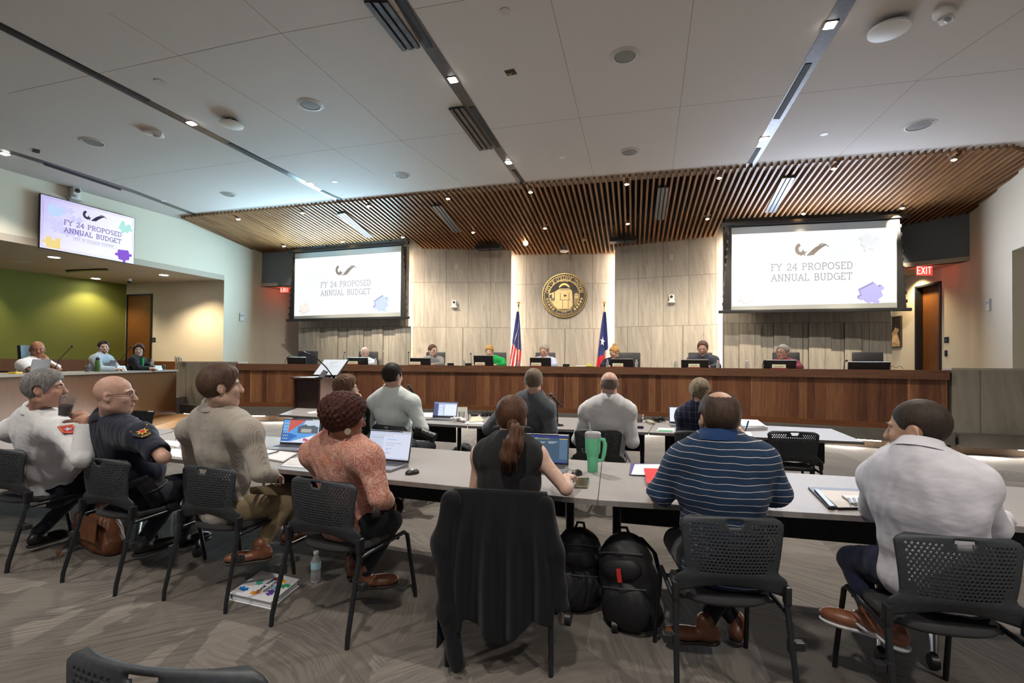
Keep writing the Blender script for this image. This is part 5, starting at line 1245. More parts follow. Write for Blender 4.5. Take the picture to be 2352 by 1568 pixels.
rt, rgt, fw, Hc, zt_, fo = flag(1387, 688, tx_c, 'lone star flag hanging on a gold-topped pole right of the seal', 0, False)
v = .38; x = -.04 - .07 * v; q = rgt * x + fw * -.14; z = zt_ - Hc * v; mb = MB()
mb.prism([q + rgt * (.085 * .8 * (1 if i % 2 == 0 else .42) * math.sin(i * math.pi / 5 + .15)) + Vector((0, 0, z + .14 * (1 if i % 2 == 0 else .42) * math.cos(i * math.pi / 5 + .15))) for i in range(10)], fw * .004); mb.build('star', MATS['flag_white'], fo)
# ================================================================== people: one smooth surface per body, grown from joints
class Vox:
    def __init__(s, lo, hi, h):
        s.h = h; s.lo = np.array(lo, np.float32); n = np.ceil((np.array(hi) - s.lo) / h).astype(int) + 1
        s.n = n; s.a = np.full(n, .3, np.float32)
    def sub(s, lo, hi):
        i0 = np.maximum(0, np.floor((np.array(lo) - s.lo) / s.h).astype(int)); i1 = np.minimum(s.n, np.ceil((np.array(hi) - s.lo) / s.h).astype(int) + 1)
        if (i1 <= i0).any(): return None, None
        g = [s.lo[k] + s.h * np.arange(i0[k], i1[k], dtype=np.float32) for k in range(3)]
        return (slice(i0[0], i1[0]), slice(i0[1], i1[1]), slice(i0[2], i1[2])), (g[0][:, None, None], g[1][None, :, None], g[2][None, None, :])
    def put(s, fn, lo, hi, k=.02, cut=False):
        m = max(k, .012) + s.h * 2
        if cut: m = s.h
        sl, g = s.sub([x - m for x in lo], [x + m for x in hi])
        if sl is None: return
        d = fn(*g); a = s.a[sl]
        if cut: d = -d; h = np.clip(.5 - .5 * (a - d) / k * 1.0, 0, 1); r = a * (1 - h) + d * h + k * h * (1 - h)
        else: h = np.clip(.5 + .5 * (a - d) / k, 0, 1); r = a * (1 - h) + d * h - k * h * (1 - h)
        s.a[sl] = r
    def cap(s, a, b, ra, rb=None, k=.02, cut=False, flat=None):
        rb = ra if rb is None else rb; a = np.array(a, np.float32); b = np.array(b, np.float32); ab = b - a; L2 = float(ab @ ab) + 1e-9
        def fn(X, Y, Z):
            x, y, z = X - a[0], Y - a[1], Z - a[2]
            t = np.clip((x * ab[0] + y * ab[1] + z * ab[2]) / L2, 0, 1)
            return np.sqrt((x - t * ab[0]) ** 2 + (y - t * ab[1]) ** 2 + (z - t * ab[2]) ** 2) - (ra + (rb - ra) * t)
        R = max(ra, rb); s.put(fn, np.minimum(a, b) - R, np.maximum(a, b) + R, k, cut)
    def ell(s, c, r, M, k=.02, cut=False):
        """c centre, r radii along the columns of the 3x3 M"""
        c = np.array(c, np.float32); M = np.array(M, np.float32)
        def fn(X, Y, Z):
            x, y, z = X - c[0], Y - c[1], Z - c[2]; q0 = 0; q1 = 0
            for i in range(3):
                u = (x * M[0, i] + y * M[1, i] + z * M[2, i]); q0 = q0 + (u / r[i]) ** 2; q1 = q1 + (u / r[i] ** 2) ** 2
            q0 = np.sqrt(q0); q1 = np.sqrt(q1) + 1e-9; return q0 * (q0 - 1) / q1
        ext = np.sqrt(((M * np.array(r)) ** 2).sum(1)); s.put(fn, c - ext, c + ext, k, cut)
    def plane(s, p, n, k=.004):
        """keep the side where (x-p).n < 0"""
        p = np.array(p, np.float32); n = np.array(n, np.float32); sl, g = s.sub(s.lo, s.lo + s.h * s.n)
        d = (g[0] - p[0]) * n[0] + (g[1] - p[1]) * n[1] + (g[2] - p[2]) * n[2]; s.a = np.maximum(s.a, d)
    def wrinkle(s, amp, seed, sc=1.0, stretch=(1, 1, .45)):
        sl, (X, Y, Z) = s.sub(s.lo, s.lo + s.h * s.n); rs = np.random.RandomState(seed); acc = 0
        for i in range(5):
            k = rs.normal(size=3) * np.array(stretch) * (16 + 14 * i) * sc; ph = rs.rand() * 6
            acc = acc + np.sin(k[0] * X + ph + 1.3 * np.sin(k[1] * .5 * X + 9 * Z * sc) + k[1] * Y + k[2] * Z) / (1 + .5 * i)
        s.a = s.a - amp * acc.astype(np.float32) * (np.abs(s.a) < .08)
    def mesh(s, name, mats, parent, origin, matfn=None):
        g = vdb.FloatGrid(.3); g.copyFromArray(np.ascontiguousarray(s.a)); p, q = g.convertToQuads(0.0)
        if len(p) == 0: return None
        v = p * s.h + s.lo - np.array(origin, np.float32)
        # outward faces: signed volume
        a, b, c = v[q[:, 0]], v[q[:, 1]], v[q[:, 2]]
        if np.einsum('ij,ij->i', a, np.cross(b, c)).sum() < 0: q = q[:, ::-1]
        mi = None
        if matfn is not None: mi = matfn(v[q].mean(1) + np.array(origin, np.float32))
        return np_mesh(name, v, q, mats, parent, mi)
NA = lambda v: np.array(v, np.float32)
def unit(v): v = Vector(v); return v.normalized()
def head_frame(f, up=(0, 0, 1), roll=0):
    f = unit(f); r = f.cross(Vector(up)).normalized(); u = r.cross(f).normalized(); return Matrix((r, f, u)).transposed()     # columns: right, forward, up
def head_sdf(v, c, R, s, fat=1.0, chin=1.0):
    L = lambda x, y, z: NA(Vector(c) + R @ Vector((x, y, z)) * s)
    Rm = np.array(R)
    v.ell(L(0, -.012, .030), NA((.078, .098, .092)) * s, Rm, .01)
    v.ell(L(0, .022, -.035), NA((.062 * fat, .074, .082)) * s, Rm, .03 * s)
    v.cap(L(0, .066, -.096 * chin), L(0, .045, -.088), .022 * s, .03 * s, .02 * s)
    v.cap(L(-.045 * fat, .0, -.07), L(0, .062, -.092), .02 * s, .018 * s, .03 * s); v.cap(L(.045 * fat, .0, -.07), L(0, .062, -.092), .02 * s, .018 * s, .03 * s)
    for q in (-1, 1):
        v.ell(L(q * .031, .105, .012), NA((.018, .014, .011)) * s, Rm, .010 * s, True)
        v.cap(L(q * .012, .090, .028), L(q * .05, .076, .026), .008 * s, .006 * s, .012 * s)       # brow
        v.ell(L(q * .031, .079, .010), NA((.0145, .0125, .0115)) * s, Rm, .003 * s)                # eyeball and lids
        v.ell(L(q * .04, .068, -.022), NA((.022, .018, .018)) * s, Rm, .02 * s)                    # cheek
        v.ell(L(q * .079, -.012, -.006), NA((.010, .020, .030)) * s, np.array(R @ Matrix.Rotation(q * .35, 3, 'Z')), .006 * s)
        v.ell(L(q * .088, -.008, -.002), NA((.006, .010, .016)) * s, Rm, .004 * s, True)
        v.cap(L(q * .078, -.006, -.03), L(q * .079, -.008, -.026), .008 * s, .008 * s, .006 * s)
    v.cap(L(0, .088, .018), L(0, .110, -.022), .009 * s, .0125 * s, .012 * s)
    v.ell(L(0, .108, -.028), NA((.017, .011, .010)) * s, Rm, .008 * s)
    v.cap(L(-.018, .088, -.054), L(.018, .088, -.054), .007 * s, .007 * s, .008 * s); v.cap(L(-.015, .087, -.066), L(.015, .087, -.066), .0075 * s, .0075 * s, .008 * s)
    v.cap(L(-.022, .0965, -.060), L(.022, .0965, -.060), .0022 * s, .0022 * s, .002 * s, True)
def hand_sdf(v, w, d, n_, side, s, curl=.5, k=.006, spread=.16):
    """w wrist, d pointing along the hand, n_ palm normal (the side the fingers close to), side +1 right / -1 left"""
    d = unit(d); n_ = (Vector(n_) - d * Vector(n_).dot(d)).normalized(); x = d.cross(n_).normalized() * side * -1   # x: toward the little finger? thumb is on -x
    w = Vector(w); L = lambda a, b, c: w + x * a * s + d * b * s + n_ * c * s
    M = Matrix((x, d, n_)).transposed()
    v.ell(NA(L(0, .045, 0)), NA((.038, .05, .014)) * s, np.array(M), .01 * s); v.cap(NA(w), NA(L(0, .03, 0)), .026 * s, .022 * s, .02 * s)
    v.cap(NA(L(-.022, .03, .006)), NA(L(-.03, .06, .008)), .014 * s, .012 * s, .012 * s)
    lens = (.075, .083, .077, .060); xs_ = (-.028, -.010, .009, .027)
    for i in range(4):
        p = L(xs_[i], .082 - .006 * abs(i - 1.2), 0); a = 0; dirv = d + x * ((i - 1.4) * spread); dirv.normalize(); ln = lens[i] * s; cu = curl * (1 + .12 * i)
        for j, fr in enumerate((.45, .30, .25)):
            a += cu * (.75 if j == 0 else 1.0); q = p + (dirv * math.cos(a) + n_ * math.sin(a)) * ln * fr
            v.cap(NA(p), NA(q), (.0092 - .0007 * j) * s, (.0088 - .0009 * j) * s, k * .5); p = q
    p = L(-.030, .022, .004)
    for j, (fr, ax, an) in enumerate(((.42, -.75, .35), (.32, -.45, .55), (.26, -.15, .75))):
        q = p + (d * .8 + x * ax + n_ * an * (.4 + curl)).normalized() * .095 * s * fr * 1.15
        v.cap(NA(p), NA(q), (.0125 - .0012 * j) * s, (.011 - .001 * j) * s, k * .6); p = q

SKINS = {}
def skin(name, c):
    m = mat('skin_' + name, c, .48, spec=.35); 
    if name not in SKINS:
        t = NT(m); f = t.noise(t.coord('Object'), 30, 4); t.col(t.ramp(f, [(.3, tuple(x * .86 for x in c)), (.7, tuple(min(1, x * 1.1) for x in c))])); t.bump(f, .08, .003)
        t.b.inputs['Subsurface Weight'].default_value = 0; SKINS[name] = m
    return m
def hairm(name, c, k=1.5, rough=.42):
    key = 'hair_' + name
    if key in MATS: return MATS[key]
    m = mat(key, c, max(.6, rough), spec=.25); t = NT(m); f = t.noise(t.coord('Object', (1, 1, .12)), 160, 5, .65)
    g = t.noise(t.coord('Object', (1, 1, .35)), 38, 3)
    f2 = t.math('ADD', t.math('MULTIPLY', f, .6), t.math('MULTIPLY', g, .4))
    t.col(t.ramp(f2, [(.32, tuple(x * .45 for x in c)), (.52, c), (.72, tuple(min(1, x * k) for x in c))])); t.bump(f2, .45, .004); return m
def cloth(name, c, var=.06, bump=.25, rough=.85, sc=500):
    key = 'cloth_' + name
    if key in MATS: return MATS[key]
    m = mat(key, c, rough, sheen=.1, spec=.2); t = NT(m); f = t.noise(t.coord('Object'), sc, 2); g = t.noise(t.coord('Object', (.8, 1, 1.5), (.5, .6, 0)), 5, 3.0, .5)
    t.col(t.ramp(f, [(.3, tuple(x * (1 - var) for x in c)), (.7, tuple(min(1, x * (1 + var)) for x in c))]))
    b1 = t.n('ShaderNodeBump'); b1.inputs['Strength'].default_value = bump; b1.inputs['Distance'].default_value = .06; t.l(g, b1.inputs['Height'])
    b2 = t.n('ShaderNodeBump'); b2.inputs['Strength'].default_value = .25; b2.inputs['Distance'].default_value = .001; t.l(f, b2.inputs['Height']); t.l(b1.outputs[0], b2.inputs['Normal']); t.l(b2.outputs[0], t.b.inputs['Normal'])
    return m
def band_cloth(name, c, lines, axis='z', period=.03, wd=.12, X=None, warp=.01):
    """cloth with thin lines; axis z, x or both (plaid); X = shoulder direction"""
    m = cloth(name, c); t = NT(m); t.b = m.node_tree.nodes['Principled BSDF']
    co = t.coord('Object'); 
    w_ = t.noise(t.coord('Object'), 7, 2)
    def ln(vec):
        dp = t.n('ShaderNodeVectorMath', operation='DOT_PRODUCT'); t.l(co, dp.inputs[0]); dp.inputs[1].default_value = vec
        u = t.math('DIVIDE', t.math('ADD', dp.outputs['Value'], t.math('MULTIPLY', w_, warp)), period)
        return t.math('LESS_THAN', t.math('FRACT', u), wd)
    fac = None
    if 'z' in axis: fac = ln((0, 0, 1))
    if 'x' in axis: g = ln(tuple(X)); fac = g if fac is None else t.math('MAXIMUM', fac, g)
    t.col(t.mix(fac, c, lines)); return m

def person(label, J, skinm, hair, tops, pants, shoes=None, s=1.0, g=1.0, h=.008, face=(0, 1, 0), hs=1.0, sleeve='long', collar=None, cam_detail=True, legs=True, extras=None, wr=.0035, headup=(0, 0, 1), fat=1.0, handsp=None, belly=0, seed=1, coat=False, group=None, ears=True):
    """J: pel, neck, head, sL, sR, eL, eR, wL, wR, kL, kR, aL, aR (world points); hand directions hL, hR with palm normals nL, nR"""
    o = Vector((J['pel'].x, J['pel'].y, 0)); root = empty('person', label, 'person', o, group=group); oo = NA(o)
    pel, neck, head = J['pel'], J['neck'], J['head']; X = unit(J['sR'] - J['sL']); Z = unit(neck - pel); Y = unit(Z.cross(X)); X = unit(Y.cross(Z)); TM = np.array(Matrix((X, Y, Z)).transposed())
    R = head_frame(face, headup); T = lambda t_: pel.lerp(neck, t_)
    pts = [J[k] for k in J if isinstance(J[k], Vector) and not k.startswith(('h', 'n')) or k in ('head', 'neck')]
    lo = np.min([NA(p) for p in pts], 0) - .22 * s; hi = np.max([NA(p) for p in pts], 0) + .22 * s; lo[2] = max(lo[2], -.005)
    hipL, hipR = pel - X * .095 * s * g, pel + X * .095 * s * g
    def torso(v, e, inn=0):
        v.ell(NA(pel + Z * .0), NA((.168 * g, .128 * g, .115)) * s + e, TM, .03)
        v.ell(NA(T(.30) + Y * (.01 + belly) * s), NA((.150 * g, (.118 + belly) * g, .14)) * s + e, TM, .05)
        v.ell(NA(T(.62)), NA((.165 * g, .112 * g, .17)) * s + e, TM, .05)
        v.ell(NA(T(.86) - Y * .005), NA((.155 * g, .088 * g, .10)) * s + e, TM, .05)
        sl_, sr_ = J['sL'].lerp(J['sR'], inn), J['sR'].lerp(J['sL'], inn)
        v.cap(NA(sl_ - Z * .015), NA(sr_ - Z * .015), .058 * s * (.6 + .4 * g) + e, None, .06)
        for q_ in (sl_, sr_): v.cap(NA(T(.99)), NA(q_ - Z * .008), .054 * s + e, .054 * s + e, .07); v.cap(NA(neck + Z * .015 * s), NA(neck.lerp(q_, .72)), .046 * s + e * .6, .050 * s + e, .05)
    def arms(v, e, upto=1.0, fore=True, slen=None):
        for q in 'LR':
            sh, el, wr_ = J['s' + q], J['e' + q], J['w' + q]
            if slen == 0: continue
            if slen is not None: v.cap(NA(sh), NA(sh.lerp(el, slen)), .052 * s * (.6 + .4 * g) + e, (.048 - .003 * slen) * s + e, .022); continue
            v.cap(NA(sh), NA(el), .050 * s * (.6 + .4 * g) + e, .041 * s + e, .035)
            if fore: v.cap(NA(el), NA(wr_), .042 * s + e, .028 * s + e, .012)
            if fore == 'bare': pass
    def thighs(v, e):
        for q, hp in (('L', hipL), ('R', hipR)):
            kn, an = J['k' + q], J['a' + q]
            v.cap(NA(hp), NA(kn), .088 * s * g + e, .058 * s + e, .03); v.cap(NA(kn), NA(an), .056 * s + e, .036 * s + e * 1.4, .015)
    # ---- body
    b = Vox(lo, hi, h)
    torso(b, -.012); arms(b, -.006)
    if legs: thighs(b, -.014)
    nb = neck - Z * .05 * s; hc = head + R @ Vector((0, -.02, -.05)) * s
    b.cap(NA(nb), NA(hc), .060 * s * (.5 + .5 * fat), .056 * s * (.5 + .5 * fat), .025)
    head_sdf(b, head, R, s * hs, fat)
    for q, sd in (('L', -1), ('R', 1)):
        dd = J.get('h' + q) or (J['w' + q] - J['e' + q]); nn = J.get('n' + q) or Vector((0, 0, -1)); cu = J.get('c' + q, .45)
        hand_sdf(b, J['w' + q], dd, nn, sd, s, cu)
    L = lambda x, y, z: head + R @ Vector((x, y, z)) * s * hs
    b.mesh('body', [skinm], root, o)
    # ---- upper garment
    def garment(name, m, e, fore, kw):
        v = Vox(lo, hi, h); torso(v, e, kw.get('inn', 0)); arms(v, e + (.002 if fore else .006), fore=fore, slen=None if fore else kw.get('slen', .72))
        if kw.get('wr', 1): v.wrinkle(wr, seed)
        cutdir = unit(hc - nb)
        v.cap(NA(neck + cutdir * .03 * s - cutdir * .06), NA(hc + cutdir * .1), .059 * s, .075 * s, .006, True)
        v.plane(NA(neck + cutdir * .045 * s), NA(cutdir)) if False else None
        if not kw.get('long'): v.plane(NA(pel - Z * .06 * s), NA(-Z))
        for q in 'LR':
            if kw.get('slen') == 0: continue
            if fore: # end at the wrist
                d = unit(J['w' + q] - J['e' + q]); v.cap(NA(J['w' + q] - d * .002), NA(J['w' + q] + d * .25), .05 * s, None, .004, True) if not J.get('tuck' + q) else None
            else:
                cutp = J['s' + q].lerp(J['e' + q], kw.get('slen', .72)); d = unit(J['e' + q] - J['s' + q]); v.ell(NA(cutp + d * .10), NA((.075, .075, .10)), np.array(head_frame(d if abs(d.z) < .95 else Vector((.1, .1, -1)), (0.1, 0.99, 0) if abs(d.z) > .7 else (0, 0, 1)) @ Matrix.Rotation(-math.pi / 2, 3, 'X')), .004, True)
        return v.mesh(name, m, root, o, kw.get('mf'))
    for name, m, e, fore, kw in tops: garment(name, m, e * s, fore, kw)
    if collar:
        cm2, hgt, kind = collar; cd = unit(hc - neck); cd = unit(cd + Z * .6); M = frame(neck + cd * .040 * s, X, cd); mb = MB(); prof = []
        n = 28; vs = []; rows = ((.074, -.035), (.064, hgt), (.071, hgt + .002), (.094, -.014)); 
        for rr, zz in rows:
            for k in range(n):
                a = 2 * math.pi * k / n; fr = max(0, math.sin(a)); gap = 1.0
                vs.append(M @ Vector((rr * math.cos(a) * 1.02, rr * math.sin(a) * 1.05, zz - .03 * fr * (1.4 if zz > 0 else 1.0))) if True else None)
        vs = [neck + (p - neck) * s for p in vs]; vs = [p - o for p in vs]; fs = []
        for j in range(3):
            for k in range(n): fs.append((j * n + k, j * n + (k + 1) % n, (j + 1) * n + (k + 1) % n, (j + 1) * n + k))
        mb.add(vs, fs); mb.build('collar', cm2, root, 80)
    if legs:
        v = Vox(lo, hi, h); v.ell(NA(pel - Z * .01), NA((.163 * g, .126 * g, .112)) * s, TM, .03); v.ell(NA(pel + Z * .05), NA((.146 * g, .112 * g, .07)) * s, TM, .03); thighs(v, .004); v.wrinkle(wr * .8, seed + 5); v.plane(NA(pel + Z * .11 * s), NA(Z))
        v.mesh('trousers', pants, root, o)
        if shoes:
            for q in 'LR':
                a = J['a' + q]; td = J.get('t' + q) or Y; td = Vector((td.x, td.y, 0)).normalized() if not J.get('traw' + q) else unit(J['traw' + q]); up = Vector((0, 0, 1)); sd_ = td.cross(up).normalized(); up = sd_.cross(td)
                fz = Vector(a) - up * .045 * s
                v = Vox(NA(fz) - .26, NA(fz) + .26, .005); Ms = np.array(Matrix((sd_, td, up)).transposed())
                v.ell(NA(fz - td * .02), NA((.04, .05, .045)) * s, Ms, .02); v.ell(NA(fz + td * .10 * s - up * .012), NA((.046, .095, .034)) * s, Ms, .04); v.cap(NA(fz + up * .02), NA(a + up * .01), .038 * s, .042 * s, .02)
                v.plane(NA(fz - up * .036 * s), NA(-up)); so_ = v.mesh('shoe', shoes[0], root, o)
                v = Vox(NA(fz) - .26, NA(fz) + .26, .005); v.ell(NA(fz - td * .02 - up * .03 * s), NA((.043, .055, .04)) * s, Ms, .02); v.ell(NA(fz + td * .10 * s - up * .03 * s), NA((.049, .10, .036)) * s, Ms, .04)
                v.plane(NA(fz - up * .050 * s), NA(-up)); v.plane(NA(fz - up * .034 * s), NA(up)); v.mesh('sole', shoes[1], so_, o)
    # ---- hair
    s_body = s; s = s * hs
    if hair:
        style, hm = hair; hv = Vox(NA(head) - .26 * s, NA(head) + .26 * s + (0), max(.0035, h * .6)); Rm = np.array(R)
        HL = lambda x, y, z: NA(L(x, y, z)); nrm = lambda v_: NA(R @ Vector(v_).normalized())
        th = {'short': .012, 'thick': .016, 'shaved': .0045, 'fringe': .004, 'thin': .009, 'bob': .026, 'afro': .03, 'pony': .014, 'clip': .018, 'wavy': .026, 'pixie': .02, 'bun': .014}[style]
        hv.ell(HL(0, -.014, .032), NA((.078 + th, .098 + th, .092 + th)) * s, Rm, .01)
        if style in ('thick', 'wavy'): hv.ell(HL(0, .02, .075), NA((.07, .07, .06)) * s, Rm, .03)
        if style in ('bob', 'wavy'):
            for q in (-1, 1): hv.cap(HL(q * .062, -.01, .0), HL(q * .06, -.02, -.085), .034 * s, .03 * s, .03)
            hv.cap(HL(0, -.07, .0), HL(0, -.06, -.09), .055 * s, .045 * s, .03)
        if style == 'afro':
            hv.ell(HL(0, -.035, .05), NA((.105, .115, .092)) * s, Rm, .03); hv.ell(HL(0, .02, .075), NA((.088, .085, .06)) * s, Rm, .03)
        if style == 'clip':
            hv.cap(HL(0, -.07, .02), HL(.02, -.085, -.06), .06 * s, .035 * s, .03); hv.cap(HL(-.07, 0, .01), HL(-.07, -.02, -.09), .02 * s, .012 * s, .02); hv.cap(HL(.072, 0, .01), HL(.075, -.02, -.08), .018 * s, .010 * s, .02)
        if style == 'bun':
            hv.ell(HL(0, -.05, .13), NA((.04, .04, .035)) * s, Rm, .01)
        # wavy surface along strands
        sl, (A_, B_, C_) = hv.sub(hv.lo, hv.lo + hv.h * hv.n); c_ = NA(head); x = (A_ - c_[0]) * Rm[0, 0] + (B_ - c_[1]) * Rm[1, 0] + (C_ - c_[2]) * Rm[2, 0]; y = (A_ - c_[0]) * Rm[0, 1] + (B_ - c_[1]) * Rm[1, 1] + (C_ - c_[2]) * Rm[2, 1]; z = (A_ - c_[0]) * Rm[0, 2] + (B_ - c_[1]) * Rm[1, 2] + (C_ - c_[2]) * Rm[2, 2]
        x, y, z = x / s, y / s, z / s
        amp = {'afro': .006, 'thick': .001, 'wavy': .003, 'pixie': .002, 'short': .0006, 'clip': .0015, 'pony': .001, 'bob': .0015}.get(style, .0005)
        if style == 'afro': hv.a = hv.a + amp * (np.sin(x * 150) * np.sin(y * 160) * np.sin(z * 140) + .6 * np.sin(x * 300 + 2) * np.sin(y * 280) * np.sin(z * 310))
        else: hv.a = hv.a + amp * np.sin(34 * np.arctan2(x, y + .25) * 1.6 + 40 * z * x + 3 * np.sin(60 * y)) 
        fl_y = {'thick': .045, 'wavy': .045, 'afro': .052, 'pixie': .05}.get(style, .030)
        front = y - (fl_y + .60 * np.clip(z, -.12, .075))
        if style in ('bob', 'wavy'): front = y - (.035 + .62 * np.clip(z, -.02, .09)); nape = -.115 - z
        elif style == 'afro': nape = (-.045 + .45 * y) - z
        elif style in ('pony', 'bun', 'clip'): nape = (-.045 + .35 * y) - z if style != 'clip' else -.10 - z
        else: nape = (-.036 + .45 * y) - z
        # ears stay free
        ear = .028 - np.sqrt(((y + .010) / 1.0) ** 2 + ((z + .006) / 1.25) ** 2) + 0 * x; ear = np.where(np.abs(x) > .066, ear, -.1)
        d = np.maximum(hv.a / s, np.maximum(front, nape))
        if style not in ('bob', 'wavy', 'clip', 'afro'): d = np.maximum(d, ear)
        if style == 'fringe': d = np.maximum(d, z - (.058 - .10 * np.clip(y + .09, 0, .2)))
        if style == 'thin': d = np.maximum(d, .058 - np.sqrt(x ** 2 + (y + .035) ** 2 + (z - .125) ** 2))
        hv.a = (d * s).astype(np.float32); ho = hv.mesh('hair', hm, root, o)
    else: ho = None
    if extras: extras(root, o, L, R, s, ho, X, Y, Z)
    return root
def to_local(mb, o): mb.v = [(a - o.x, b - o.y, c - o.z) for a, b, c in mb.v]; return mb
EYEWM = mat('eye_white', (.75, .73, .7), .25); IRIS = mat('iris', (.04, .03, .025), .2); LIPM = mat('lips', (.36, .12, .10), .5); BROW = mat('brow_hair', (.10, .07, .05), .8)
GFR = mat('glasses_frame', (.02, .02, .022), .3); GLS = mat('lens_glass', (.9, .92, .95), .05, trans=.95); 
def glasses(root, o, L, R, s, m=None, lens=True):
    mb = MB()
    for q in (-1, 1):
        ring_ = [L(q * .033 + .024 * math.cos(a), .098 - .004 * abs(math.cos(a)), .006 + .017 * math.sin(a)) for a in np.linspace(0, 2 * math.pi, 17)]; mb.tube(ring_, .0017 * s, 5)
        mb.tube([L(q * .057, .094, .012), L(q * .078, .05, .012), L(q * .084, -.005, .008), L(q * .083, -.018, -.01)], .0018 * s, 5)
    mb.tube([L(-.009, .099, .010), L(.009, .099, .010)], .0017 * s, 5); to_local(mb, o).build('glasses', m or GFR, root)
def face_bits(root, o, L, R, s, brow=BROW, lips=LIPM, beard=None, moustache=None):
    for q in (-1, 1):
        mb = MB(); mb.ball((0, 0, 0), .0125 * s, 6, M=Matrix.Translation(L(q * .031, .0790, .010))); e = to_local(mb, o).build('eye', EYEWM, root, True)
        mb = MB(); mb.ball((0, 0, 0), .0065 * s, 5, M=Matrix.Translation(L(q * .031, .0865, .009))); to_local(mb, o).build('iris', IRIS, e, True)
        mb = MB(); mb.tube([L(q * .014, .0975, .028), L(q * .032, .0945, .034), L(q * .052, .081, .027)], [.0035 * s, .0042 * s, .002 * s], 6, flat=.7); to_local(mb, o).build('eyebrow', brow, root, True)
    mb = MB(); mb.tube([L(-.024, .0895, -.060), L(-.010, .0975, -.058), L(.010, .0975, -.058), L(.024, .0895, -.060)], [.002 * s, .0052 * s, .0052 * s, .002 * s], 6); to_local(mb, o).build('lips', lips, root, True)
    if moustache:
        mb = MB(); mb.tube([L(-.032, .087, -.056), L(-.014, .102, -.046), L(.014, .102, -.046), L(.032, .087, -.056)], [.003 * s, .007 * s, .007 * s, .003 * s], 6); to_local(mb, o).build('moustache', moustache, root, True)
    if beard:
        mb = MB(); mb.tube([L(-.026, .088, -.058), L(-.024, .086, -.080), L(0, .090, -.100), L(.024, .086, -.080), L(.026, .088, -.058)], [.004 * s, .009 * s, .013 * s, .009 * s, .004 * s], 6); to_local(mb, o).build('beard', beard, root, True)
def belt_box(root, o, p, M3, dims, name, m):
    mb = MB(); Mx = M3.to_4x4(); Mx.translation = p; mb.box(-dims[0], dims[0], -dims[1], dims[1], -dims[2], dims[2], Mx, bev=min(dims) * .3); return to_local(mb, o).build(name, m, root, True)
RGT = CR @ Vector((1, 0, 0)); RGT.z = 0; RGT.normalize(); FWD = Vector((-RGT.y, RGT.x, 0))
def dirv(right, fwd, up=0): return (RGT * right + FWD * fwd + Vector((0, 0, up))).normalized()
# ================================================================== the people
SK1 = skin('fair', (.56, .34, .26)); SK2 = skin('ruddy', (.52, .28, .20)); SK4 = skin('tan', (.48, .28, .19)); SK5 = skin('light', (.62, .40, .31)); SK6 = skin('deep', (.33, .145, .08))
WSH = cloth('white_shirt', (.68, .68, .69)); MINT = cloth('mint_shirt', (.66, .73, .72)); NAVY = cloth('navy_uniform', (.010, .014, .028), rough=.7); DRK = cloth('dark_trousers', (.012, .014, .022)); BLKC = cloth('black_cloth', (.010, .010, .012)); GSUIT = cloth('grey_suit', (.095, .105, .12))
KHAKI = cloth('khaki_trousers', (.20, .15, .085)); PALE = cloth('pale_shirt', (.60, .59, .64)); JEAN = cloth('navy_trousers', (.012, .016, .04))
SHB = (nmat('brown_leather', (.16, .06, .028), .4, .2, 30, .1), mat('dark_sole', (.03, .02, .016), .6)); SHK = (mat('black_leather', (.01, .01, .011), .35), mat('black_sole', (.012, .012, .012), .6)); SHW = (nmat('tan_leather', (.22, .08, .04), .4, .15, 30, .1), mat('white_sole', (.62, .62, .64), .5))
def JJ(**k):
    return {a: (P(*b) if isinstance(b, tuple) and len(b) == 3 and a[0] != 'h' and a[0] != 'n' or a in ('head', 'neck') else b) for a, b in k.items()}
def jig(m): return m

# --- man in the white uniform shirt (far left)
GH = hairm('grey', (.19, .185, .18), 2.4)
def ex(root, o, L, R, s, ho, X, Y, Z):
    face_bits(root, o, L, R, s, moustache=mat('grey_moustache', (.45, .44, .42), .8))
    # shoulder patch on the right sleeve
    sh, el = J['sR'], J['eR']; c = sh.lerp(el, .33); ax = unit(el - sh); out = unit(unit(EYEV - c) + RGT * .55); out = unit(out - ax * out.dot(ax)); sd_ = out.cross(ax)
    M = Matrix((sd_, -ax, out)).transposed().to_4x4(); M.translation = c + out * .070
    mb = MB(); w_, h_ = .042, .055
    mb.prism([M @ Vector(p) for p in ((-w_, h_, 0), (w_, h_, 0), (w_, -h_ * .6, 0), (0, -h_, 0), (-w_, -h_ * .6, 0))], out * .003, 0); pt = to_local(mb, o).build('shoulder_patch', mat('patch_red', (.45, .02, .03), .7), root)
    mb = MB(); mb.prism([M @ Vector((x * .020 * (1 if i % 2 == 0 else .45) * 1.3, y * .02 * 1.3 * (1 if i % 2 == 0 else .45), .0035)) for i, (x, y) in enumerate([(math.sin(k * math.pi / 5), math.cos(k * math.pi / 5)) for k in range(10)])], out * .002); to_local(mb, o).build('patch_star', mat('patch_white', (.6, .6, .7), .7), pt)
    mb = MB(); stroke(mb, [(-w_ * .85, h_ * .85), (w_ * .85, h_ * .85), (w_ * .85, -h_ * .55), (0, -h_ * .85), (-w_ * .85, -h_ * .55), (-w_ * .85, h_ * .85)], .004, M @ Matrix.Translation((0, 0, .003)), .001); to_local(mb, o).build('patch_border', mat('patch_gold', (.7, .4, .05), .6), pt)
J = JJ(pel=(112, 1118, 3.82), neck=(88, 944, 3.62), head=(104, 894, 3.52), sL=(28, 985, 3.80), sR=(138, 985, 3.42), eL=(120, 1045, 4.1), wL=(215, 1032, 3.95), eR=(190, 1052, 3.25), wR=(194, 965, 3.32), kL=(240, 1095, 4.25), kR=(200, 1110, 3.95), aL=(190, 1190, 4.1), aR=(88, 1222, 3.80), tR=None)
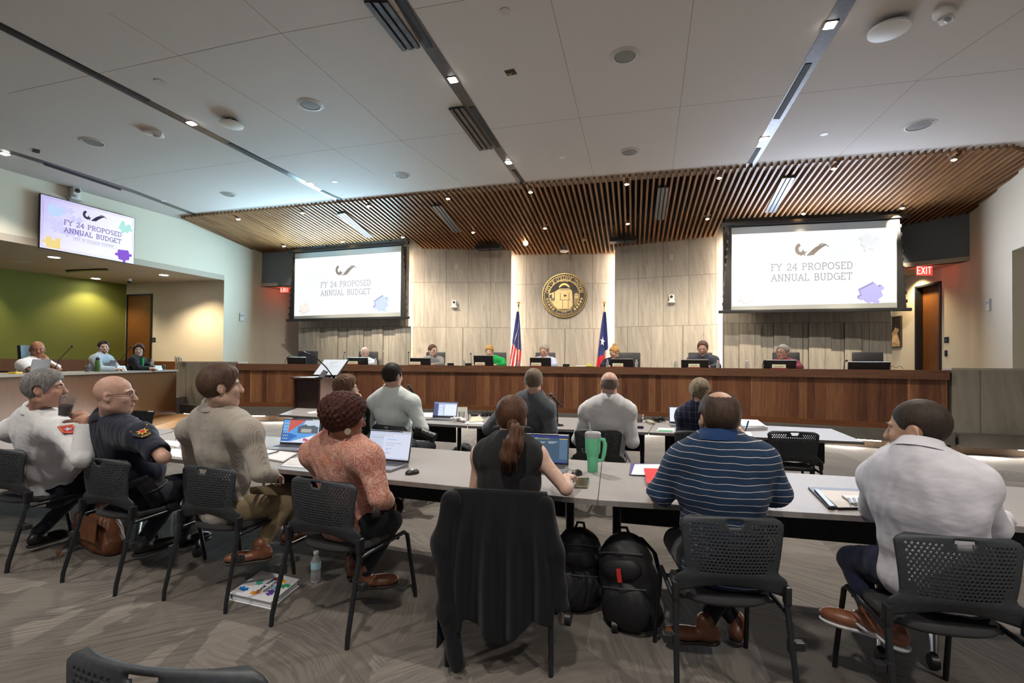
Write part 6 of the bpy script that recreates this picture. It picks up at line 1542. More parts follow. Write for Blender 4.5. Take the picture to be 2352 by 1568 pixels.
J['hR'] = dirv(-.6, .2, .5); J['nR'] = dirv(-.5, .5, -.3); J['cR'] = .9; J['tR'] = dirv(.2, 1)
person('person with thick grey hair in a white uniform shirt drinking dark tea', J, SK2, ('thick', GH), [('uniform_shirt', WSH, .012, True, {})], DRK, SHK, s=1.06, g=1.15, h=.0075, face=dirv(.92, .38, .04), collar=(WSH, .03, 0), extras=ex, fat=1.12, wr=.0022, belly=.03)
p = P(152, 934, 3.28); cup = empty('drinking_glass', 'clear plastic cup of dark tea in the grey-haired man\'s hand', 'glass', M=Matrix.Translation(p) @ Matrix.Rotation(.25, 4, 'Y'))
PLG = mat('clear_cup', (.9, .9, .92), .05, trans=.92); TEA = mat('tea', (.10, .012, .008), .1)
mb = MB(); mb.lathe([(.030, -.06), (.033, -.058), (.045, .07), (.043, .07), (.031, -.054), (1e-4, -.054)], 24); mb.build('tumbler', PLG, cup, True)
mb = MB(); mb.lathe([(1e-4, -.052), (.030, -.052), (.036, .01), (1e-4, .01)], 24); mb.build('tea', TEA, cup, True)

# --- police officer
def ex(root, o, L, R, s, ho, X, Y, Z):
    face_bits(root, o, L, R, s); glasses(root, o, L, R, s, mat('thin_frame', (.12, .10, .08), .3, .6))
    sh, el = J['sR'], J['eR']; c = sh.lerp(el, .25); ax = unit(el - sh); out = unit(unit(EYEV - c) + RGT * .35); out = unit(out - ax * out.dot(ax)); sd_ = out.cross(ax)
    M = Matrix((sd_, -ax, out)).transposed().to_4x4(); M.translation = c + out * .074
    mb = MB(); mb.prism([M @ Vector((x * .058, y * .065, 0)) for x, y in ((-.8, .7), (-.4, 1), (.4, 1), (.8, .7), (.9, 0), (.6, -.6), (0, -1), (-.6, -.6), (-.9, 0))], out * .003); pt = to_local(mb, o).build('shoulder_patch', mat('patch_black', (.008, .008, .01), .7), root)
    mb = MB(); mb.prism([M @ Vector((.034 * (1 if i % 2 == 0 else .5) * math.sin(i * math.pi / 7), .034 * (1 if i % 2 == 0 else .5) * math.cos(i * math.pi / 7), .0035)) for i in range(14)], out * .002); to_local(mb, o).build('patch_star', mat('patch_gold', (.75, .40, .03), .5), pt)
    mb = MB(); mb.prism([M @ Vector((.014 * math.sin(i * math.pi / 6), .014 * math.cos(i * math.pi / 6), .006)) for i in range(12)], out * .001); to_local(mb, o).build('patch_center', MATS['patch_red'], pt)
    mb = MB(); text(mb, 'POLICE', .011, .0025, M @ Matrix.Translation((0, -.052, .0035)), .001)
    text(mb, 'COLLEGE STATION', .009, .002, M @ Matrix.Translation((0, .042, .0035)), .001, sp=.02); to_local(mb, o).build('lettering', MATS['patch_gold'], pt)
    q = J['pel'] + X * .19 + Z * .03; M3 = Matrix((X, Y, Z)).transposed()
    mb = MB(); Mx = M3.to_4x4(); Mx.translation = J['pel'] + Z * .02
    vs = []
    mb.tube([J['pel'] + Z * .05 + X * .2 * math.cos(a) + Y * .155 * math.sin(a) for a in np.linspace(0, 2 * math.pi, 29)], .024, 8, flat=.3); to_local(mb, o).build('duty_belt', BLKP, root, 60)
    h1 = belt_box(root, o, q, M3 @ Matrix.Rotation(.15, 3, 'X'), (.025, .05, .10), 'holster', mat('holster', (.012, .012, .014), .35))
    mb = MB(); mb.box(-.014, .014, -.10, .03, .04, .085, Mx @ Matrix.Translation((.2, -.01, .06)), bev=.008); to_local(mb, o).build('pistol_grip', BLKP, root, True)
J = JJ(pel=(322, 1140, 3.48), neck=(250, 960, 3.38), head=(264, 908, 3.28), sL=(196, 1000, 3.6), sR=(322, 1000, 3.12), eL=(345, 1042, 3.55), wL=(323, 990, 3.34), eR=(376, 1050, 3.0), wR=(325, 1036, 3.4), kL=(450, 1100, 3.9), kR=(408, 1125, 3.6), aL=(420, 1225, 3.8), aR=(332, 1238, 3.42))
J['hL'] = dirv(-.35, -.2, .9); J['nL'] = dirv(-.8, -.1, -.2); J['cL'] = .9; J['tR'] = dirv(.5, 1)
person('person with a bald head and glasses in a navy police uniform, hand on chin', J, SK1, None, [('uniform_shirt', NAVY, .012, False, {'slen': .72})], DRK, SHK, s=1.07, g=1.12, h=.0075, face=dirv(.94, .33, -.02), collar=(NAVY, .03, 0), extras=ex, fat=1.08, wr=.0025, belly=.02)

# --- man in the striped tan shirt
BRH = hairm('brown', (.085, .048, .031), 1.5)
def ex(root, o, L, R, s, ho, X, Y, Z): face_bits(root, o, L, R, s)
J = JJ(pel=(520, 1165, 3.18), neck=(500, 938, 3.12), head=(508, 889, 3.05), sL=(438, 985, 3.25), sR=(572, 990, 2.98), eL=(450, 1080, 3.45), wL=(560, 1080, 3.6), eR=(600, 1085, 2.95), wR=(628, 1092, 3.2), kL=(665, 1130, 3.62), kR=(655, 1160, 3.35), aL=(665, 1215, 3.75), aR=(598, 1252, 3.15))
J['tR'] = dirv(-.75, -.3); J['tL'] = dirv(.4, .8); X_ = unit(J['sR'] - J['sL'])
STR = band_cloth('tan_stripe_shirt', (.40, .36, .31), (.31, .275, .235), 'x', .0085, .35, X_, .002)
person('person with short brown hair in a tan pinstriped shirt and khaki trousers', J, SK5, ('thick', BRH), [('shirt', STR, .012, True, {})], KHAKI, SHB, s=1.05, g=1.0, h=.0075, face=dirv(.80, .60, .02), collar=(STR, .034, 0), extras=ex, wr=.0025, seed=3)

# --- woman in the paisley blouse
m = cloth('paisley', (.4, .2, .15)); t = NT(m); co = t.coord('Object'); vo = t.n('ShaderNodeTexVoronoi', feature='SMOOTH_F1'); vo.inputs['Scale'].default_value = 26; t.l(co, vo.inputs['Vector'])
r1 = t.math('FRACT', t.math('MULTIPLY', vo.outputs['Distance'], 5.0)); big = t.noise(co, 9, 3)
c_a = t.ramp(r1, [(.0, (.42, .05, .035)), (.3, (.62, .33, .22)), (.55, (.72, .50, .38)), (.8, (.30, .06, .07))], 'CONSTANT'); c_b = t.ramp(big, [(.36, (.50, .12, .03)), (.5, (.48, .28, .22)), (.62, (.28, .07, .08))])
t.col(t.mix(.32, t.mix(t.noise(co, 90, 2), c_a, (.56, .30, .22)), c_b)); PAIS = m
AFRO = hairm('auburn_afro', (.055, .017, .012), 2.2, .7)
for n_ in AFRO.node_tree.nodes:
    if n_.type == 'MAPPING': n_.inputs['Scale'].default_value = (1, 1, 1)
def ex(root, o, L, R, s, ho, X, Y, Z):
    face_bits(root, o, L, R, s); glasses(root, o, L, R, s, CHROME)
    for q in (1,):
        mb = MB(); c = L(q * .088, -.008, -.060); mb.lathe([(1e-4, -.002), (.018, -.002), (.018, .002), (1e-4, .002)], 20, Matrix.Translation(c) @ Matrix.Rotation(math.pi / 2, 4, 'Y') @ Matrix.Rotation(.6, 4, 'X')); mb.tube([L(q * .088, -.008, -.03), c], .0015, 5); to_local(mb, o).build('earring', mat('earring', (.6, .55, .42), .3, .5), root)
J = JJ(pel=(800, 1195, 2.90), neck=(782, 1003, 2.84), head=(793, 962, 2.76), sL=(722, 1038, 2.98), sR=(846, 1050, 2.70), eL=(760, 1120, 3.05), wL=(860, 1130, 3.2), eR=(872, 1142, 2.64), wR=(890, 1152, 2.92), kL=(905, 1165, 3.30), kR=(900, 1195, 3.0), aL=(812, 1290, 3.15), aR=(838, 1312, 2.86))
J['tR'] = dirv(.9, .2); J['tL'] = dirv(-.3, .8)
def garment_long(): pass
person('person with auburn afro hair and round earrings in a red paisley blouse', J, SK6, ('afro', AFRO), [('blouse', PAIS, .016, True, {'long': True})], BLKC, (SHB[0], SHB[1]), s=1.0, g=1.08, h=.007, face=dirv(.80, .60, -.12), collar=(PAIS, .02, 0), extras=ex, wr=.0025, seed=6)

# --- woman with the ponytail
PH = hairm('chestnut', (.080, .034, .018), 1.9, .5)
def ex(root, o, L, R, s, ho, X, Y, Z):
    hv = Vox(NA(J['head']) - .32, NA(J['head']) + .2, .004)
    pts = [P(1178, 977, 2.63), P(1186, 990, 2.58), P(1180, 1020, 2.555), P(1168, 1050, 2.55), P(1166, 1078, 2.57)]
    for a, b, ra, rb in zip(pts[:-1], pts[1:], (.026, .036, .050, .048), (.036, .050, .048, .022)): hv.cap(NA(a), NA(b), ra, rb, .02)
    for k in range(5): hv.cap(NA(P(1160 + k * 7, 1050, 2.54)), NA(P(1150 + k * 9, 1076 + (k % 3) * 4, 2.56)), .013, .004, .01)
    sl, (A_, B_, C_) = hv.sub(hv.lo, hv.lo + hv.h * hv.n); c_ = J['head']; u = (A_ - c_.x) * RGT.x + (B_ - c_.y) * RGT.y
    hv.a = hv.a + (.004 * np.sin(190 * u + 2.5 * np.sin(14 * C_)) + .002 * np.sin(430 * u + 4 * np.sin(9 * C_))).astype(np.float32)
    hv.mesh('ponytail', PH, ho, o)
    mb = MB(); c = pts[0]; mb.tube([c + (RGT * math.cos(a) + Vector((0, 0, 1)) * math.sin(a)) * .027 for a in np.linspace(0, 2 * math.pi, 17)], .006, 6); to_local(mb, o).build('hair_tie', mat('hair_tie', (.10, .05, .03), .8), root, 60)
J = JJ(pel=(1168, 1235, 2.68), neck=(1170, 1018, 2.72), head=(1177, 962, 2.78), sL=(1106, 1042, 2.73), sR=(1232, 1042, 2.70), eL=(1090, 1130, 2.76), wL=(1120, 1110, 3.05), eR=(1300, 1122, 2.62), wR=(1300, 1098, 2.83), kL=(1120, 1195, 3.1), kR=(1245, 1195, 3.1), aL=(1150, 1375, 2.95), aR=(1215, 1380, 2.95))
J['hR'] = dirv(.35, .9, .02); J['nR'] = Vector((0, 0, -1)); J['cR'] = .42
VEST = cloth('charcoal_top', (.018, .018, .019))
person('person with a long chestnut ponytail in a sleeveless black top', J, SK5, ('pony', PH), [('sleeveless_top', VEST, .011, False, {'slen': 0, 'inn': .13})], cloth('plum_trousers', (.022, .012, .022)), SHK, s=1.0, g=1.02, h=.007, face=dirv(.28, 1, -.10), collar=None, extras=ex, wr=.003, seed=8)

# --- man in the blue striped polo
TH = hairm('dark_thin', (.058, .036, .025), 1.7, .5)
POLO = band_cloth('blue_polo', (.012, .032, .072), (.46, .42, .44), 'z', .030, .10, None, .022)
def ex(root, o, L, R, s, ho, X, Y, Z): pass
J = JJ(pel=(1662, 1290, 2.30), neck=(1648, 1018, 2.28), head=(1650, 962, 2.30), sL=(1567, 1062, 2.40), sR=(1744, 1058, 2.24), eL=(1512, 1140, 2.44), wL=(1508, 1115, 2.86), eR=(1790, 1140, 2.26), wR=(1750, 1122, 2.70), kL=(1552, 1240, 2.72), kR=(1735, 1245, 2.75), aL=(1690, 1425, 2.62), aR=(1620, 1430, 2.52))
J['tR'] = dirv(-1, .15); J['tL'] = dirv(.4, 1); J['hL'] = dirv(.3, 1, .0); J['hR'] = dirv(-.3, 1, .0)
person('person with thinning dark hair in a navy polo with thin white stripes', J, SK4, ('thin', TH), [('polo_shirt', POLO, .014, False, {'slen': .92})], BLKC, SHB, s=1.04, g=1.12, h=.0065, face=dirv(.0, 1, -.02), collar=(cloth('polo_collar', (.010, .035, .11)), .032, 0), extras=ex, wr=.0022, seed=11, fat=1.1)

# --- man in the pale shirt at right
SHV = hairm('shaved_dark', (.036, .024, .018), 1.5, .6)
def ex(root, o, L, R, s, ho, X, Y, Z): face_bits(root, o, L, R, s, beard=mat('stubble', (.12, .07, .05), .9))
J = JJ(pel=(2150, 1330, 2.08), neck=(2110, 1050, 2.06), head=(2108, 988, 2.10), sL=(2022, 1095, 2.26), sR=(2232, 1108, 1.98), eL=(2006, 1166, 2.40), wL=(2033, 1062, 2.34), eR=(2278, 1210, 2.04), wR=(2300, 1190, 2.40), kL=(1958, 1285, 2.45), kR=(2230, 1300, 2.52), aL=(2000, 1405, 2.26), aR=(2050, 1425, 2.12))
J['hL'] = dirv(.25, .1, .9); J['nL'] = dirv(.8, -.3, -.1); J['cL'] = 1.1; J['tL'] = dirv(-.8, .65); J['tR'] = dirv(.1, -.9) * -1
person('person with a shaved head in a pale shirt, hand at mouth', J, SK4, ('shaved', SHV), [('shirt', PALE, .014, True, {})], JEAN, SHW, s=1.04, g=1.14, h=.0065, face=dirv(-.55, .83, -.1), collar=(PALE, .028, 0), extras=ex, wr=.0025, seed=14, fat=1.08)

# --- front table, seen from behind
def seatlegs(J, x, py, zd, dx=1):
    pel = J['pel']; X = unit(J['sR'] - J['sL']); Y = Vector((-X.y, X.x, 0)).normalized()
    for q, sg in (('L', -1), ('R', 1)):
        k = pel + X * sg * .13 + Y * .46; k.z = .52; J['k' + q] = k; a = k + Y * -.02 + Vector((0, 0, 0)); a.z = .085; J['a' + q] = a
    return J
BR2 = hairm('brown_bob', (.12, .062, .035), 2.0)
J = JJ(pel=(808, 1020, 5.55), neck=(790, 921, 5.4), head=(796, 892, 5.3), sL=(757, 942, 5.5), sR=(828, 944, 5.25), eL=(752, 985, 5.5), wL=(800, 985, 5.8), eR=(836, 985, 5.25), wR=(828, 925, 5.35)); J['hR'] = dirv(-.1, .1, 1); J['nR'] = dirv(-1, 0, 0); J['cR'] = .9; seatlegs(J, 0, 0, 0)
person('person with brown shoulder hair and glasses in a black jacket behind the lectern', J, SK5, ('wavy', BR2), [('jacket', BLKC, .018, True, {})], DRK, SHK, s=1.06, h=.009, face=dirv(.85, .55, 0), extras=lambda root, o, L, R, s, ho, X, Y, Z: (face_bits(root, o, L, R, s), glasses(root, o, L, R, s)), seed=21)
DH = hairm('dark', (.016, .012, .011), 1.8)
J = JJ(pel=(908, 1035, 5.3), neck=(900, 897, 5.2), head=(902, 864, 5.15), sL=(862, 923, 5.3), sR=(944, 923, 5.1), eL=(845, 985, 5.4), wL=(870, 985, 5.75), eR=(970, 985, 5.05), wR=(955, 972, 5.4)); seatlegs(J, 0, 0, 0)
def ex(root, o, L, R, s, ho, X, Y, Z): belt_box(root, o, J['pel'] + X * .2, Matrix.Identity(3), (.03, .05, .09), 'belt_pouch', BLKP)
person('person with dark hair and a grey goatee in a mint white dress shirt', J, SK1, ('short', DH), [('dress_shirt', MINT, .016, True, {})], DRK, SHK, s=1.08, g=1.12, h=.0085, face=dirv(.45, .9, .02), collar=(MINT, .03, 0), extras=ex, wr=.003, seed=22, fat=1.05)
LH = hairm('light_brown_grey', (.17, .125, .085), 1.6)
J = JJ(pel=(1198, 1030, 5.45), neck=(1228, 910, 5.3), head=(1226, 876, 5.25), sL=(1168, 935, 5.45), sR=(1256, 938, 5.15), eL=(1122, 985, 5.4), wL=(1150, 990, 5.75), eR=(1266, 990, 5.15), wR=(1240, 985, 5.5)); seatlegs(J, 0, 0, 0)
person('person with cropped light hair in a grey suit jacket, elbow out', J, SK5, ('short', LH), [('suit_jacket', GSUIT, .022, True, {})], GSUIT, SHK, s=1.08, g=1.1, h=.0085, face=dirv(.15, 1, 0), collar=(GSUIT, .026, 0), wr=.0022, seed=23)
FR = hairm('dark_fringe', (.24, .175, .145), 1.4, .7)
J = JJ(pel=(1388, 1050, 5.08), neck=(1400, 918, 5.0), head=(1399, 884, 5.0), sL=(1350, 943, 5.05), sR=(1442, 943, 4.95), eL=(1328, 1010, 5.1), wL=(1352, 1005, 5.45), eR=(1452, 1015, 4.9), wR=(1438, 1000, 5.3)); seatlegs(J, 0, 0, 0)
def ex(root, o, L, R, s, ho, X, Y, Z): belt_box(root, o, P(1441, 1048, 4.95), Matrix.Rotation(-.5, 3, 'Y'), (.012, .006, .06), 'badge_card', mat('badge', (.45, .45, .48), .4))
person('person with a bald crown in a loose white dress shirt at the front table', J, SK1, ('fringe', FR), [('dress_shirt', WSH, .018, True, {})], JEAN, SHK, s=1.08, g=1.13, h=.0085, face=dirv(.02, 1, 0), collar=(WSH, .03, 0), extras=ex, wr=.003, seed=24, fat=1.08)
BLH = hairm('ash_blonde', (.19, .145, .095), 1.9)
J = JJ(pel=(1606, 1050, 5.25), neck=(1603, 933, 5.15), head=(1606, 899, 5.15), sL=(1570, 952, 5.25), sR=(1640, 955, 5.05), eL=(1566, 1010, 5.3), wL=(1590, 1000, 5.6), eR=(1684, 1012, 5.0), wR=(1706, 997, 5.15)); J['hR'] = dirv(.1, .7, .5); J['nR'] = dirv(-.9, .3, -.4); J['cR'] = .95; seatlegs(J, 0, 0, 0)
PLAID = band_cloth('plaid_blazer', (.010, .012, .035), (.07, .08, .13), 'zx', .062, .06, unit(J['sR'] - J['sL']), .004)
def ex(root, o, L, R, s, ho, X, Y, Z):
    M = frame(L(.035, -.115, -.02), X, (0, 0, 1)); mb = MB(); CL = mat('hair_claw', (.38, .27, .12), .3)
    for k in range(5): mb.tube([M @ Vector(p) for p in ((-.02 + .012 * k, -.01, .035), (-.02 + .012 * k, -.03, .01), (-.015 + .01 * k, -.012, -.035))], .004, 5)
    mb.tube([M @ Vector((-.03, -.02, .03)), M @ Vector((.035, -.02, .03))], .006, 6); to_local(mb, o).build('hair_claw', CL, root)
person('person with ash blonde hair in a claw clip and a navy plaid blazer, writing', J, SK5, ('clip', BLH), [('blazer', PLAID, .016, True, {})], BLKC, SHK, s=1.05, g=1.0, h=.0085, face=dirv(.05, 1, -.05), extras=ex, wr=.003, seed=25)
pen = P(1717, 976, 5.1); mb = MB(); mb.tube([P(1711, 990, 5.1) - pen, P(1714, 984, 5.1) - pen], .005, 6, 0); mb.tube([P(1714, 984, 5.1) - pen, P(1719, 966, 5.1) - pen], .0085, 8, 1); o_ = mb.build('pen', [BLKP, mat('blue_pen', (.0, .22, .45), .4)], M=Matrix.Translation(pen)); tag(o_, 'blue pen in the hand of the blonde woman', 'pen')

# --- council members behind the dais
def council(px, hy, label, skinm, hair, top, face, s=1.14, off=1.05, lean=.0, ex=None, collar=None, g=1.05, hs=1.14, shoulder_dx=0, fat=1.05, coat=None, armw=.30):
    zd = dais_zd(px, off); H = P(px, hy - 2.5, zd); _, t = dais_at(px, off); Xp = -t; Yp = Vector((-Xp.y, Xp.x, 0))      # facing the audience
    neck = H + Vector((0, 0, -.165 * s)) - Yp * .035; neck += Xp * shoulder_dx; pel = neck - Yp * (.12 + lean); pel.z = max(FP + .55, neck.z - .54 * s)
    sL = neck - Xp * .185 * s * g - Vector((0, 0, .06)); sR = neck + Xp * .185 * s * g - Vector((0, 0, .06))
    J = dict(pel=pel, neck=neck, head=H, sL=sL, sR=sR)
    for q, sg, sh in (('L', -1, sL), ('R', 1, sR)):
        el = sh + Xp * sg * .07 + Yp * .12; el.z = max(ZD_DESK + .06, sh.z - .27 * s); w_ = el + Yp * .22 - Xp * sg * armw * .6; w_.z = ZD_DESK + .05
        k = pel + Xp * sg * .13 + Yp * .42; k.z = FP + .52; a = k.copy(); a.z = FP + .09
        J['e' + q], J['w' + q], J['k' + q], J['a' + q] = el, w_, k, a
    fd = (Xp * face[0] + Yp * face[1] + Vector((0, 0, face[2]))).normalized()
    return person(label, J, skinm, hair, top, DRK, SHK, s=s, g=g, h=.009, face=fd, collar=collar, extras=ex, fat=fat, wr=.003, seed=int(px), legs=False, hs=hs)
HW = hairm('white', (.48, .45, .40), 1.5); HGR = hairm('silver', (.30, .27, .24), 1.6); HB = hairm('brown_short', (.09, .045, .025), 1.6); HBL = hairm('golden', (.42, .24, .08), 1.7); HDB = hairm('dark_brown', (.085, .05, .035), 1.6)
GP = cloth('grey_polo', (.26, .25, .25)); LBL = cloth('light_blue_shirt', (.45, .50, .68)); GRN = cloth('green_top', (.01, .32, .07)); NVY = cloth('navy_top', (.012, .014, .035)); SUT = cloth('charcoal_suit', (.045, .05, .065)); MAR = cloth('maroon_shirt', (.20, .035, .05))
fb = lambda **k: (lambda root, o, L, R, s, ho, X, Y, Z: face_bits(root, o, L, R, s, **k))
def fbg(gm=None, **k): return lambda root, o, L, R, s, ho, X, Y, Z: (face_bits(root, o, L, R, s, **k), glasses(root, o, L, R, s, gm))
# facing the audience: +x of the face is the person's own right, i.e. the viewer's left
THF = mat('thin_gold_frame', (.35, .25, .15), .3, .5)
council(838, 813, 'person with receding white hair in a white shirt on the dais', SK5, ('fringe', HW), [('shirt', WSH, .014, True, {})], (-.5, .85, -.15), collar=(WSH, .03, 0), ex=fbg(THF))
council(994, 808, 'person with short brown hair and dark glasses in a grey polo on the dais', SK5, ('short', HB), [('polo_shirt', GP, .014, True, {})], (-.75, .65, -.05), collar=(GP, .03, 0), ex=fbg(beard=mat('short_beard', (.14, .08, .05), .9)), s=1.12)
council(1124, 810, 'person with short blonde hair in a bright green top on the dais', SK5, ('pixie', HBL), [('jacket', GRN, .014, True, {})], (-.05, 1, -.12), collar=(GRN, .02, 0), ex=fb(), s=1.06, shoulder_dx=-.14)
council(1250, 809, 'person with silver hair and glasses in a light blue shirt below the seal', SK2, ('short', HGR), [('shirt', LBL, .016, True, {})], (.12, 1, -.28), collar=(LBL, .03, 0), ex=fbg(THF), s=1.18)
council(1411, 812, 'person with golden hair in a top knot and a navy blouse, looking down sideways', SK4, ('bun', HBL), [('blouse', NVY, .014, True, {})], (.65, .7, -.35), ex=fb(), s=1.06)
def suit_ex(root, o, L, R, s, ho, X, Y, Z):
    face_bits(root, o, L, R, s, beard=mat('goatee_grey', (.22, .19, .17), .9), moustache=mat('goatee_grey', (0, 0, 0))); glasses(root, o, L, R, s, THF)
    n_ = L(0, 0, -.165); mb = MB(); b_ = n_ + Y * .125; mb.prism([n_ + Y * .075 - X * .06 + Z * .0, n_ + Y * .075 + X * .06, b_ + X * .0 - Z * .30], Y * .03); to_local(mb, o).build('shirt_front', WSH, root)
    mb = MB(); Mb = frame(n_ - Z * .16 + Y * .135 + X * -.11, X, Z); mb.box(-.035, .035, 0, .012, -.013, .013, Mb); to_local(mb, o).build('name_badge', mat('badge_gold', (.6, .32, .04), .4), root)
council(1614, 803, 'person with a grey goatee and glasses in a dark suit and white shirt', SK2, ('short', HDB), [('suit_jacket', SUT, .020, True, {})], (.05, 1, -.2), collar=(WSH, .03, 0), ex=suit_ex, s=1.2, g=1.12)
council(1797, 812, 'person with thin grey hair and glasses in a maroon shirt on the dais', SK2, ('short', HGR), [('shirt', MAR, .016, True, {})], (.45, .85, -.05), collar=(MAR, .03, 0), ex=fbg(), s=1.14, shoulder_dx=-.03)

# --- staff behind the bench on the left
def staff(px, hy, zd, label, skinm, hair, top, face, s, ex, collar, sleeve=True, hand_chin=False, g=1.0):
    H = P(px, hy, zd); Xp = -(bB - bA).normalized(); Yp = Vector((-Xp.y, Xp.x, 0)); 
    if Yp.dot(n_b) > 0: Xp, Yp = -Xp, -Yp
    neck = H + Vector((0, 0, -.165 * s)) - Yp * .03; pel = neck - Yp * .12; pel.z = neck.z - .54 * s
    sL = neck - Xp * .185 * s * g - Vector((0, 0, .055)); sR = neck + Xp * .185 * s * g - Vector((0, 0, .055)); J = dict(pel=pel, neck=neck, head=H, sL=sL, sR=sR)
    for q, sg, sh in (('L', -1, sL), ('R', 1, sR)):
        el = sh + Xp * sg * .09 + Yp * .14; el.z = zb + .05; w_ = el + Yp * .16 - Xp * sg * .2; w_.z = zb + .045
        k = pel + Xp * sg * .13 + Yp * .4; k.z = max(pel.z - .02, .6); a = k.copy(); a.z = k.z - .42
        J['e' + q], J['w' + q], J['k' + q], J['a' + q] = el, w_, k, a
    if hand_chin:
        J['wL'] = H + Vector((0, 0, -.19 * s)) + Yp * .13 - Xp * .05; J['hL'] = (Vector((0, 0, 1)) + Xp * .6 - Yp * .1).normalized(); J['nL'] = -Yp; J['cL'] = .7
    fd = (RGT * face[0] + FWD * face[1] + Vector((0, 0, face[2]))).normalized()
    return person(label, J, skinm, hair, top, DRK, None, s=s, g=g, h=.009, face=fd, collar=collar, extras=ex, wr=.003, seed=int(px), legs=False)
staff(86, 803, 8.3, 'person with a bald head and glasses in a white polo, hand over mouth', SK6, None, [('polo_shirt', WSH, .016, False, {'slen': .8})], (.75, -.65, -.12), 1.16, fbg(), (WSH, .03, 0), hand_chin=True, g=1.2)
staff(238, 798, 10.0, 'person with dark hair and a short beard in a pale blue shirt', SK5, ('short', DH), [('shirt', cloth('pale_blue', (.40, .47, .52)), .016, True, {})], (.75, -.65, 0), 1.08, fb(beard=mat('dark_beard', (.05, .035, .03), .9)), (MATS['cloth_pale_blue'], .03, 0), g=1.1)
def blz(root, o, L, R, s, ho, X, Y, Z):
    face_bits(root, o, L, R, s); n_ = L(0, 0, -.15); mb = MB(); mb.prism([n_ + Y * .07 - X * .045, n_ + Y * .07 + X * .045, n_ + Y * .12 - Z * .28], Y * .025); to_local(mb, o).build('green_blouse', GRN, root)
staff(319, 804, 11.2, 'person with long dark hair in a black blazer over green', SK5, ('bob', hairm('dark_bob', (.06, .025, .016), 1.6)), [('blazer', BLKC, .016, True, {})], (.55, -.8, -.05), 1.1, blz, None)
# ================================================================== things on the tables and the floor
ALU = nmat('laptop_alu', (.30, .30, .31), .35, .05, 60, 0, metal=.7); KEYM = mat('keys', (.02, .02, .022), .5)
def edgeM(h1, h2, z):
    a, b = atz(*h1, z), atz(*h2, z); X = (b - a); X.z = 0; W = X.length; X.normalize(); return XF((a + b) / 2, X, Vector((-X.y, X.x, 0)), (0, 0, 1)), W
def laptop(label, h1, h2, top_py, content, body=ALU, depth=.235, back=False, sticker=True, z=.74, ratio=.62, off=False, wfix=None):
    """h1,h2: px of the hinge ends on the table; lid leans back by what the top edge's px row asks"""
    M, W = edgeM(h1, h2, z + .012); 
    if wfix: W = wfix
    r = empty('laptop', label, 'laptop', M=M)
    mb = MB(); mb.box(-W / 2, W / 2, -depth, 0, -.010, .006, bev=.003); b = mb.build('base', body, r)
    mb = MB(); mb.box(-W * .44, W * .44, -depth * .50, -depth * .08, .006, .0075)
    mb.build('keyboard', KEYM, b)
    mb = MB()
    for i in range(14):
        for j in range(5): mb.box(-W * .43 + i * W * .0615, -W * .43 + i * W * .0615 + W * .05, -depth * .49 + j * depth * .08, -depth * .49 + j * depth * .08 + depth * .06, .0075, .0095)
    mb.build('keys', nmat('key_caps', (.06, .06, .065), .5, .3, 200, 0), b)
    mb = MB(); mb.box(-W * .17, W * .17, -depth * .92, -depth * .58, .006, .0068); mb.build('touchpad', mat('touchpad', (.22, .22, .23), .3), b)
    Ms = Matrix.Translation((0, 0, .006)) @ Matrix.Rotation(math.radians(-14), 4, 'X'); Hh = W * ratio
    mb = MB(); mb.box(-W / 2, W / 2, 0, .008, 0, Hh, Ms, bev=.003); lid = mb.build('lid', body, r)
    mb = MB(); mb.box(-W / 2 + .003, W / 2 - .003, -.002, 0, .004, Hh - .003, Ms); mb.build('bezel', BLKP, lid)
    mb = MB(); sc_ = (-W / 2 + .008, W / 2 - .008, -.003, -.002, .018, Hh - .010); mb.box(*sc_, Ms); sn = mb.build('screen', content[0], lid)
    for nm, rects, m in content[1:]:
        mb = MB()
        for x0, x1, z0, z1 in rects:
            X0 = sc_[0] + (sc_[1] - sc_[0]) * x0; X1 = sc_[0] + (sc_[1] - sc_[0]) * x1; Z0 = sc_[4] + (sc_[5] - sc_[4]) * z0; Z1 = sc_[4] + (sc_[5] - sc_[4]) * z1
            mb.box(X0, X1, -.0036, -.003, Z0, Z1, Ms)
        mb.build(nm, m, sn)
    if sticker: mb = MB(); mb.box(W * .28, W * .48, -.0035, -.0028, Hh - .012, Hh - .002, Ms); mb.build('asset_sticker', PAP, lid)
    return r, Ms, sc_, sn
def em(n, c, k=1.0): return mat('scr_' + n, tuple(x * .1 for x in c), .3, emit=c, es=k * ESC)
WHT = em('white', (.62, .66, .80)); INK = em('ink', (.20, .22, .34)); 
r, Ms, sc_, sn = laptop('open laptop with a red and blue campus wallpaper between the striped and paisley shirts', (638, 1021), (734, 1025), 963, [em('sky', (.12, .34, .72))], wfix=.36)
def poly2(name, pts, m, dy=-.0036):
    mb = MB(); mb.prism([Ms @ Vector((sc_[0] + (sc_[1] - sc_[0]) * x, dy, sc_[4] + (sc_[5] - sc_[4]) * z)) for x, z in pts], (0, -.0004, 0)); return mb.build(name, m, sn)
poly2('red_shape', [(.18, 1), (.62, 1), (.15, .42)], em('red', (.55, .12, .10))); poly2('pale_sky', [(.45, .45), (.62, 1), (1, 1), (1, .4)], em('pale', (.55, .62, .72)), -.0035)
poly2('campus_building', [(.42, .42), (.42, .70), (.5, .75), (.62, .82), (.7, .75), (.85, .78), (.98, .70), (.98, .42)], em('brick', (.10, .13, .16)), -.0040); poly2('building_windows', [(.52, .46), (.52, .62), (.80, .62), (.80, .46)], em('wall', (.42, .40, .38)), -.0044)
